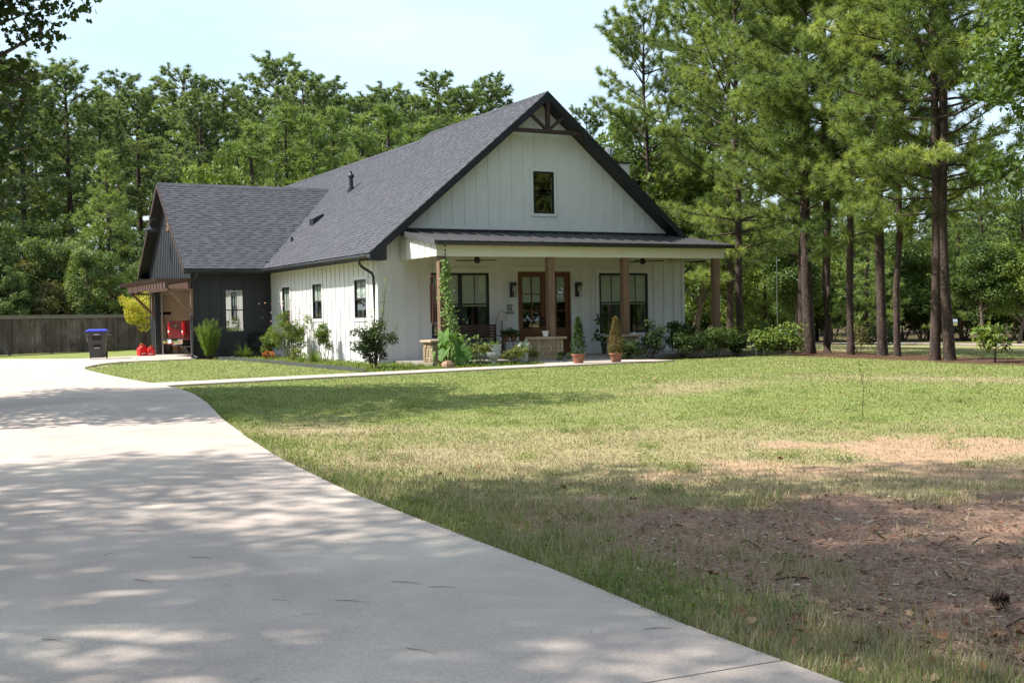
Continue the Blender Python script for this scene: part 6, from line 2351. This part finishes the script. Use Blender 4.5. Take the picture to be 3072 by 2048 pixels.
zz[1300:] *= np.clip(1.15 - np.abs(r_.normal(size=800)) * 0.4, 0.1, 1.1)
P_ = np.stack([cx(zz) + r_.normal(size=len(zz)) * wv, r_.normal(size=len(zz)) * wv * np.where(wv > 0.2, 0.6, 1) - np.where(wv > 0.2, 0.45, 0), zz], 1)
V, F_, tv = leaf_arrays(P_, np.stack([r_.normal(size=len(zz)) * .5 - .2, r_.normal(size=len(zz)) * .5 - .6, r_.uniform(.2, 1, len(zz))], 1), 0.075, 0.85, r_, r_.uniform(0.25, 1, len(zz)))
np_mesh('foliage', V, F_, leafmat('vine_leaves', (0.08, 0.16, 0.035), (0.24, 0.34, 0.10), trans=0.35), t, v=tv)

# rock
M_ROCK = mat('tan_rock', (0.42, 0.26, 0.16), (0.27, 0.17, 0.11), rough=0.9, scale=7, bump=0.6, bscale=25)
mb = MB()
r_ = np.random.default_rng(41)
vs, fs = [], []
for i in range(6):
    ph = math.pi * i / 5
    for j in range(9):
        a = 6.283 * j / 9
        q = 1 + r_.uniform(-0.14, 0.14)
        vs.append((0.17 * math.sin(ph) * math.cos(a) * q, 0.13 * math.sin(ph) * math.sin(a) * q, 0.10 + 0.13 * math.cos(ph) * q))
for i in range(5):
    for j in range(9):
        fs.append((i * 9 + j, (i + 1) * 9 + j, (i + 1) * 9 + (j + 1) % 9, i * 9 + (j + 1) % 9))
o = MB().add(vs, fs).build('garden_rock', M_ROCK)
o.location = (12.86, 27.15, 0.0)
tag(o, 'tan boulder at the path edge under the elephant ears', 'rock')

shrub('twiggy clipped shrub with bare lower stems left of the urn', 14.1, 27.75, 0.68, 0.40, 111, M_SHRUB_Y, 1600, 0.045, 0.3, 12, 22)
shrub('yellow-tipped rounded shrub right of the urn', 15.0, 27.5, 0.56, 0.36, 112, M_SHRUB_Y, 1700, 0.05, 0.08, 6, 20)
shrub('small golden plant left of the middle pier', 16.0, 28.3, 0.5, 0.24, 113, M_SHRUB_Y, 700, 0.05, 0.05, 5, 12)
shrub('low dark shrub between the middle pier and the green conifer', 16.75, 27.75, 0.38, 0.30, 114, M_SHRUB_D, 1100, 0.045, 0.03, 6, 16)
for i, (x, y, H_, Rc, lab) in enumerate([(18.9, 27.75, 0.6, 0.55, 'low dark shrub right of the browned conifer'), (19.75, 27.9, 1.12, 0.5, 'tall dark leafy shrub before the third post'), (20.85, 27.8, 0.86, 0.7, 'broad dark shrub under the right porch window'),
                                         (22.0, 27.75, 0.95, 0.75, 'broad shrub before the corner of the porch'), (23.0, 28.0, 0.82, 0.55, 'dark shrub at the last stone pier')]):
    shrub(lab, x, y, H_, Rc, 120 + i, M_SHRUB_D if i != 3 else M_LEAF, 2600, 0.075, 0.04, 7, 30, Wd=0.5)
shrub('hydrangea bush with big dull leaves below the corner downspout', 21.3, 28.4, 1.2, 0.5, 127, M_SHRUB_D, 1500, 0.10, 0.1, 6, 22, Wd=0.65)
shrub('twiggy bush at the foot of the slim dark pine', 26.1, 26.0, 1.1, 0.8, 130, M_LEAF_OLIVE, 1300, 0.07, 0.1, 8, 26, blob_r=(0.15, 0.3))
shrub('dark bush between the slim pine and the middle pine', 26.4, 25.5, 1.0, 0.6, 131, M_SHRUB_D, 1600, 0.07, 0.1, 6, 22)
shrub('straggly bush beside the trough planter', 25.3, 29.6, 1.3, 0.6, 132, M_LEAF_LIGHT, 700, 0.09, 0.2, 6, 20, blob_r=(0.15, 0.3))
# magnolia sapling, right edge
x, y = at_dist(2985, 31.0)
o = broadleaf('magnolia_sapling', 'young magnolia with big drooping leaves at the right edge', 140, 1.05, 0.6, 0.2, 0.025, 330, 0.19, 0.42, 22, m=M_LEAF_LIGHT, bark=M_TWIG, cat='sapling', blob_r=(0.2, 0.35))
put(o, x, y)
# little sapling in the lawn
t = thing('lawn_sapling', 'spindly knee-high sapling with few leaves in the lawn', 'sapling')
mb = MB()
mb.tube([(0, 0, -0.02), (0.01, 0, 0.2), (0.03, 0, 0.38), (-0.02, 0, 0.55), (-0.06, 0, 0.74)], [0.007, 0.006, 0.005, 0.004, 0.002], 5)
mb.tube([(0.03, 0, 0.38), (0.10, 0, 0.46), (0.17, 0.02, 0.56)], [0.004, 0.003, 0.0015], 4)
mb.tube([(-0.0, 0, 0.5), (0.04, 0, 0.6), (0.045, 0, 0.68)], [0.004, 0.003, 0.0015], 4)
mb.build('stem', M_TWIG, t)
P_ = np.array([(-0.06, 0, 0.74), (-0.08, 0, 0.72), (-0.03, 0, 0.7), (0.05, 0, 0.68), (0.03, 0, 0.66), (-0.05, 0, 0.6), (0.0, 0, 0.56), (0.17, 0.02, 0.56), (0.15, 0, 0.53), (0.09, 0, 0.46), (0.02, 0, 0.3), (0.0, 0, 0.22), (-0.05, 0, 0.66), (0.04, 0.0, 0.41)])
r_ = np.random.default_rng(44)
V, F_, tv = leaf_arrays(P_, r_.normal(size=P_.shape) + np.array([0, -0.5, 0.5]), 0.05, 0.6, r_, r_.uniform(0.3, 1, len(P_)))
np_mesh('foliage', V, F_, M_LEAF_LIGHT, t, v=tv)
put(t, 11.93, 11.84)
# yellowing tree beside the garage
o = broadleaf('yellow_tree', 'small yellow-green tree between the fence and the garage', 150, 3.15, 0.95, 0.75, 0.035, 5200, 0.075, 0.6, 30, m=M_LEAF_YELLOW, bark=M_TWIG, cat='tree', blob_r=(0.24, 0.4))
put(o, 10.62, 55.6)

# ---------------------------------------------------------------- far side of the lawn
road_pts = [(40, 71), (47.5, 58.0), (52.5, 48.0), (57, 36), (60, 20), (62, 0)]
mb = MB()
vs = []
for i, (x, y) in enumerate(road_pts):
    for w in (-2.4, 2.4):
        vs.append((x + w * 0.9, y + w * 0.45, float(gz(x + w * 0.9, y + w * 0.45)) + 0.03))
mb.add(vs, [(2 * i, 2 * i + 1, 2 * i + 3, 2 * i + 2) for i in range(len(road_pts) - 1)])
o = mb.build('road', mat('road_tan', (0.40, 0.33, 0.27), (0.33, 0.27, 0.22), rough=0.9, scale=2))
tag(o, 'pale lane beyond the far lawn', None, kind='structure')
x, y = at_dist(1825 * DSC, 62)
t = thing('utility_box', 'white utility box beyond the lawn, left of the thickest pine', 'box', (x, y, float(gz(x, y))), R(-30))
MB().box(-0.75, 0.75, -0.4, 0.4, 0.0, 0.75).build('cabinet', M_WPOT, t, bevel=0.03)
MB().box(-0.8, 0.8, -0.45, 0.45, 0.751, 0.82).build('lid', M_WPOT, t, bevel=0.02)
x, y = at_dist(2186 * DSC, 60)
t = thing('mailbox', 'mailbox on a post beside the lane, seen between the trunks', 'mailbox', (x, y, float(gz(x, y))), R(-40))
MB().box(-0.05, 0.05, -0.05, 0.05, -0.2, 1.05).build('post', M_PICKET, t)
MB().tube([(-0.25, 0, 1.2), (0.25, 0, 1.2)], 0.16, 12).build('box', M_STEEL, t, smooth=True)
x, y = at_dist(2457 * DSC / 1.0 if False else 3000, 66)
t = thing('marker_post', 'short white post with a red patch beyond the lane at far right', 'post', (x, y, float(gz(x, y))))
MB().box(-0.12, 0.12, -0.1, 0.1, -0.1, 0.62).build('post', M_WPOT, t, bevel=0.02)
MB().box(0.02, 0.17, -0.13, -0.101, 0.15, 0.45).build('patch', M_RED, t)
x, y = at_dist(1786 * DSC, 58)
t = thing('flag_pole', 'thin pale pole standing before the dark wood right of the porch', 'pole', (x, y, float(gz(x, y))))
MB().tube([(0, 0, -0.2), (0, 0, 6.2)], [0.022, 0.016], 8).build('pole', M_STEEL, t, smooth=True)
MB().lathe([(0.01, 6.2), (0.05, 6.24), (0.05, 6.28), (0.01, 6.32)], n=10).build('finial', M_STEEL, t, smooth=True)

# ================================================================ GRASS, LITTER
M_GRASS = bpy.data.materials.new('grass_blades')
n_, l_ = nodes_of(M_GRASS)
b_ = n_['Principled BSDF']
b_.inputs['Roughness'].default_value = 0.6
b_.inputs['Specular IOR Level'].default_value = 0.2
a_ = n_.new('ShaderNodeAttribute')
a_.attribute_name = 'col'
tr_ = n_.new('ShaderNodeBsdfTranslucent')
ms_ = n_.new('ShaderNodeMixShader')
ms_.inputs['Fac'].default_value = 0.3
l_.new(a_.outputs['Color'], b_.inputs['Base Color'])
l_.new(a_.outputs['Color'], tr_.inputs['Color'])
l_.new(b_.outputs['BSDF'], ms_.inputs[1])
l_.new(tr_.outputs['BSDF'], ms_.inputs[2])
l_.new(ms_.outputs['Shader'], n_['Material Output'].inputs['Surface'])


def col_mesh(name, V, Fc, C, m, label, cat=None):
    o = np_mesh(name, V, Fc, m)
    a = o.data.attributes.new('col', 'FLOAT_COLOR', 'POINT')
    a.data.foreach_set('color', np.ascontiguousarray(np.concatenate([C, np.ones((len(C), 1))], 1), np.float32).ravel())
    tag(o, label, cat, kind='stuff')
    return o


def grass():
    r = np.random.default_rng(99)
    N = 900000
    d = np.exp(r.uniform(math.log(3.3), math.log(46), N))
    th = r.uniform(R(-6), R(64), N)
    x, y = d * np.sin(th), d * np.cos(th)
    ok = ~(inpoly(x, y, DRIVE_POLY) | inpoly(x, y, WALK_POLY) | inpoly(x, y, HOUSE_POLY))
    x, y, d = x[ok], y[ok], d[ok]
    mu, st, be, ba, dr = mulch_mask(x, y), straw_mask(x, y), bed_mask(x, y), bare_mask(x, y), dry_sunlit_mask(x, y)
    tuft = fbm(x, y, 2.2, 77)
    keep = r.random(len(x)) > np.clip(np.maximum.reduce([mu * 0.985, st * 0.93, be * 0.6, ba * 0.8]), 0, 1)
    keep &= r.random(len(x)) < np.clip(0.35 + 1.2 * tuft - 0.25 * dr, 0.1, 1)
    x, y, d, dr, mu, tuft = x[keep], y[keep], d[keep], dr[keep], mu[keep], tuft[keep]
    n = len(x)
    edge = -poly_dist(x, y, DRIVE_POLY)           # metres away from the drive
    lush = np.exp(-np.clip(edge, 0, 9) / 0.85) * (d < 15) * (0.35 + 1.1 * fbm(x, y, 0.9, 44))
    h = (0.016 + 0.024 * r.random(n)) * (0.75 + 0.6 * tuft) + lush * 0.085 * r.random(n) + (mu > 0.3) * 0.03
    h *= np.where(d < 12, 1.15, 0.9)
    w = 0.0014 + 0.00034 * d
    az = r.uniform(0, 6.283, n)
    lean = r.uniform(0.1, 0.95, n) * h
    z = gz(x, y)
    base = np.stack([x, y, z - 0.004], 1)
    s = np.stack([np.cos(az + 1.57), np.sin(az + 1.57), np.zeros(n)], 1) * w[:, None]
    tip = base + np.stack([np.cos(az) * lean, np.sin(az) * lean, h], 1)
    V = np.stack([base - s, base + s, tip], 1).reshape(-1, 3)
    g1, g2 = np.array([0.145, 0.19, 0.045]), np.array([0.30, 0.34, 0.11])
    d1, d2 = np.array([0.28, 0.225, 0.12]), np.array([0.46, 0.40, 0.25])
    q, q2 = r.random((n, 1)), r.random((n, 1))
    isdry = (r.random(n) < np.clip(dr * 0.95 - lush * 0.6 + 0.05, 0.02, 0.95))[:, None]
    C = np.where(isdry, d1 + (d2 - d1) * q, g1 + (g2 - g1) * q2)
    C = np.repeat(C, 3, 0)
    col_mesh('lawn_grass', V, np.arange(len(V)).reshape(-1, 3), C, M_GRASS, 'short patchy lawn grass, part green and part straw')


grass()


def weeds():
    "broad-leaved weeds and clover along the drive edge, and low cover in the beds"
    r = np.random.default_rng(123)
    P, T_, L_ = [], [], []
    # along the drive
    p = np.array(DRIVE_R[1:10])
    for i in range(5200):
        k = r.integers(0, len(p) - 1)
        t = r.random()
        q = p[k] * (1 - t) + p[k + 1] * t
        off = abs(r.normal()) * 0.30 + 0.03
        if vnoise(q[0] * 3, q[1], 0.9, 4) < 0.42:
            continue
        P.append((q[0] + off, q[1] + r.normal() * 0.1, 0))
        L_.append(0.03)
        T_.append(r.uniform(0.1, 0.9))
    # weed clumps in the lawn
    for i in range(150):
        d, a = r.uniform(5.5, 21), R(r.uniform(14, 50))
        cx, cy = d * math.sin(a), d * math.cos(a)
        if inpoly([cx], [cy], DRIVE_POLY)[0] or mulch_mask([cx], [cy])[0] > 0.75:
            continue
        rad = r.uniform(0.06, 0.22)
        tn = r.uniform(0.0, 0.6)
        for j in range(int(40 + 500 * rad)):
            P.append((cx + r.normal() * rad * 0.6, cy + r.normal() * rad * 0.6, 0))
            L_.append(0.022)
            T_.append(tn + r.uniform(0, 0.3))
    # side bed
    n = 26000
    bx, by = r.uniform(10.3, 16.0, n), r.uniform(26.6, 41.9, n)
    dens = fbm(bx, by, 1.1, 8)
    ok = inpoly(bx, by, BED_POLY) & (r.random(n) < np.clip(dens * 1.9 - 0.35 + 0.5 * np.exp(-((by - 27.5) / 1.2) ** 2), 0, 1))
    for x, y in zip(bx[ok], by[ok]):
        P.append((x, y, 0))
        L_.append(0.06)
        T_.append(r.uniform(0.15, 0.95))
    # bed and ivy strip right of the path landing
    n = 4200
    bx, by = r.uniform(14.0, 17.0, n), r.uniform(26.9, 28.9, n)
    ok = ~inpoly(bx, by, WALK_POLY)
    for x, y in zip(bx[ok], by[ok]):
        P.append((x, y, 0))
        L_.append(0.05)
        T_.append(r.uniform(0.0, 0.5))
    P = np.array(P)
    okp = ~inpoly(P[:, 0] - 0.03, P[:, 1], DRIVE_POLY)
    P, T_, L_ = P[okp], np.array(T_)[okp], np.array(L_)[okp]
    P[:, 2] = gz(P[:, 0], P[:, 1]) + np.abs(r.normal(size=len(P))) * 0.035 + 0.012
    L_ = np.array(L_)[:, None]
    N = r.normal(size=P.shape) * 0.45 + np.array([0, 0, 1.0])
    V, F_, tv = leaf_arrays(P, N, L_, 0.75, r, np.array(T_))
    o = np_mesh('ground_cover', V, F_, M_LEAF_LIGHT, v=tv)
    tag(o, 'low leafy ground cover and weeds in the beds and along the drive edge', None, kind='stuff')


weeds()


def chips():
    "shredded bark, needles and twigs over the bare mulch"
    r = np.random.default_rng(55)
    n = 130000
    x, y = r.uniform(3.5, 10, n), r.uniform(1.8, 9.5, n)
    m = mulch_mask(x, y)
    ok = r.random(n) < np.clip(m + 0.05, 0, 1) * np.clip(1.35 - np.hypot(x, y) / 9.5, 0.16, 0.8)
    ok &= ~inpoly(x, y, DRIVE_POLY)
    x, y = x[ok], y[ok]
    n = len(x)
    ln = r.lognormal(-4.1, 0.55, n)
    ln = np.clip(ln, 0.006, 0.085)
    wd = np.clip(ln * r.uniform(0.12, 0.45, n), 0.003, 0.02)
    az = r.uniform(0, 6.283, n)
    tilt = r.normal(size=n) * 0.22
    c = np.stack([x, y, gz(x, y) + 0.006 + np.abs(r.normal(size=n)) * 0.012], 1)
    a = np.stack([np.cos(az) * np.cos(tilt), np.sin(az) * np.cos(tilt), np.sin(tilt)], 1) * ln[:, None] / 2
    roll = r.normal(size=n) * 0.5
    b = np.stack([-np.sin(az) * np.cos(roll), np.cos(az) * np.cos(roll), np.sin(roll)], 1) * wd[:, None] / 2
    V = np.stack([c - a - b * .7, c + a - b, c + a * .9 + b, c - a * 1.05 + b], 1).reshape(-1, 3)
    k = np.arange(n)[:, None] * 4
    Fc = np.concatenate([k + np.array([[0, 1, 2]]), k + np.array([[0, 2, 3]])])
    pal = np.array([(0.145, 0.075, 0.046), (0.21, 0.115, 0.075), (0.29, 0.175, 0.12), (0.40, 0.285, 0.21), (0.54, 0.45, 0.36), (0.085, 0.046, 0.032), (0.32, 0.135, 0.06)])
    C = pal[r.choice(len(pal), n, p=[.19, .22, .2, .15, .09, .10, .05])] * r.uniform(0.8, 1.2, (n, 1))
    col_mesh('bark_mulch', V, Fc, np.repeat(C, 4, 0), M_GRASS, 'shredded bark mulch and needles in the bare patch')


chips()

# ---------------------------------------------------------------- fallen leaves, needles, a cone
M_DRYLEAF = [mat('dry_leaf_%d' % i, c, tuple(v * 0.7 for v in c), rough=0.8, scale=40) for i, c in enumerate(((0.27, 0.13, 0.062), (0.19, 0.09, 0.048), (0.34, 0.215, 0.12)))]


def dry_leaf_mesh(i):
    me = bpy.data.meshes.new('fallen_leaf')
    pts = [(0, 0, 0), (0.3, 0.34, .16), (0.42, 0.14, 0.04), (0.7, 0.36, .2), (1, 0, .12), (0.7, -0.36, .14), (0.42, -0.14, 0.02), (0.3, -0.34, .2)]
    me.from_pydata([(x - .5, y, z) for x, y, z in pts], [], [(0, 1, 2), (0, 2, 6), (0, 6, 7), (2, 3, 4), (2, 4, 6), (4, 5, 6)])
    me.materials.append(M_DRYLEAF[i])
    return me


DL = [dry_leaf_mesh(i) for i in range(3)]
r_ = random.Random(17)
spots = [(3.82, 4.2), (3.98, 4.33), (4.07, 3.62), (4.52, 3.66), (3.78, 4.6), (3.66, 5.05), (4.24, 5.4), (5.22, 10.35), (3.72, 4.45), (4.3, 3.8), (4.7, 3.7), (3.9, 3.9), (4.15, 4.0)]
for i in range(95):
    x = r_.uniform(3.66, 9.0)
    y = r_.uniform(3.0, 9.5)
    if r_.random() < 0.45:
        y = r_.uniform(3.2, 5.2)
        x = 3.6 + abs(r_.gauss(0, 0.6))
    spots.append((x, y))
for i in range(40):
    d = r_.uniform(10, 27)
    a = R(r_.uniform(12, 52))
    spots.append((d * math.sin(a), d * math.cos(a)))
for i, (x, y) in enumerate(spots):
    if bool(inpoly([x], [y], DRIVE_POLY)[0]) or bool(inpoly([x], [y], WALK_POLY)[0]) or bool(inpoly([x], [y], BED_POLY)[0]):
        continue
    o = bpy.data.objects.new('fallen_leaf', DL[i % 3])
    s = r_.uniform(0.04, 0.085) if i > 12 else r_.uniform(0.08, 0.12)
    o.scale = (s, s, s)
    o.location = (x, y, float(gz(x, y)) + 0.025)
    o.rotation_euler = (r_.uniform(-.5, .5), r_.uniform(-.5, .5), r_.uniform(0, 6.28))
    link(o)
    tag(o, 'curled brown fallen leaf lying in the grass or mulch', 'fallen leaf', 'fallen leaves on the lawn')

M_DRYNEEDLE = mat('dry_needle', (0.20, 0.105, 0.05), (0.13, 0.07, 0.035), rough=0.7, scale=30)
r_ = random.Random(23)
nspots = [(0.65, 5.98, 0.19, -0.3), (1.29, 7.09, 0.19, -0.25), (1.72, 7.56, 0.17, 0.0), (2.55, 6.2, 0.21, -0.15), (2.67, 5.96, 0.16, -0.2), (2.12, 5.95, 0.21, -0.2), (2.08, 4.9, 0.2, -0.35), (3.18, 4.59, 0.14, -0.1), (1.55, 8.79, 0.2, 0.05)]
for i in range(26):
    y = r_.uniform(4.5, 11)
    nspots.append((r_.uniform(0.1 * y, 3.5), y, r_.uniform(0.05, 0.13), r_.uniform(-1.2, 1.2)))
for i, (x, y, L_, a) in enumerate(nspots):
    mb = MB()
    a = a * 1.6 - CAM_YAW + r_.uniform(-0.5, 0.35)
    for s in ((-0.06, 0.06) if i < 9 else (0.0,)):
        e = (L_ * math.cos(a + s), L_ * math.sin(a + s))
        mb.tube([(-e[0] * .5 * 0 , 0, 0.004), (e[0] * .5, e[1] * .5 + 0.006, 0.007), (e[0], e[1], 0.004)], [0.001, 0.0009, 0.0005], 4)
    o = mb.build('pine_needle', M_DRYNEEDLE)
    o.location = (x, y, float(gz(x, y)) + 0.035)
    tag(o, 'dry pine needle pair lying on the concrete driveway' if i < 9 else 'short dry needle scrap lying on the concrete driveway', 'pine needle', 'pine needles on the driveway')

# pine cone
mb = MB()
for k in range(70):
    u_ = k / 70
    a = k * 2.4
    rad = 0.038 * math.sin(math.pi * (0.12 + 0.85 * u_)) + 0.004
    c = Vector((rad * math.cos(a), rad * math.sin(a), 0.085 * u_))
    o_ = Vector((math.cos(a), math.sin(a), 0.35))
    s = Vector((-math.sin(a), math.cos(a), 0)) * 0.011
    b0 = Vector((0, 0, c.z - 0.006))
    mb.add([tuple(b0 - s * .3), tuple(b0 + s * .3), tuple(c + s + o_ * 0.012), tuple(c + o_ * 0.022), tuple(c - s + o_ * 0.012)], [(0, 1, 2, 3, 4)])
o = mb.build('pine_cone', mat('cone_brown', (0.085, 0.052, 0.034), (0.045, 0.03, 0.02), rough=0.9, scale=40))
o.location = (4.99, 4.08, float(gz(4.99, 4.08)) + 0.045)
o.rotation_euler = (R(80), 0, R(40))
o.scale = (1.05, 1.05, 1.05)
tag(o, 'dark open pine cone lying on the mulch', 'pine cone')
for i, (x, y, L_, a) in enumerate([(4.7, 3.75, 0.32, 0.2), (5.3, 4.6, 0.25, 0.9), (4.45, 5.1, 0.2, -0.3), (6.2, 5.2, 0.3, 0.4), (5.0, 5.9, 0.22, 1.3)]):
    mb = MB()
    mb.tube([(0, 0, 0.01), (L_ * .5 * math.cos(a), L_ * .5 * math.sin(a) + 0.01, 0.018), (L_ * math.cos(a), L_ * math.sin(a), 0.01)], [0.006, 0.005, 0.003], 5)
    o = mb.build('fallen_twig', M_TWIG)
    o.location = (x, y, float(gz(x, y)) + 0.015)
    tag(o, 'thin fallen twig lying on the bark mulch', 'twig', 'fallen twigs on the mulch')
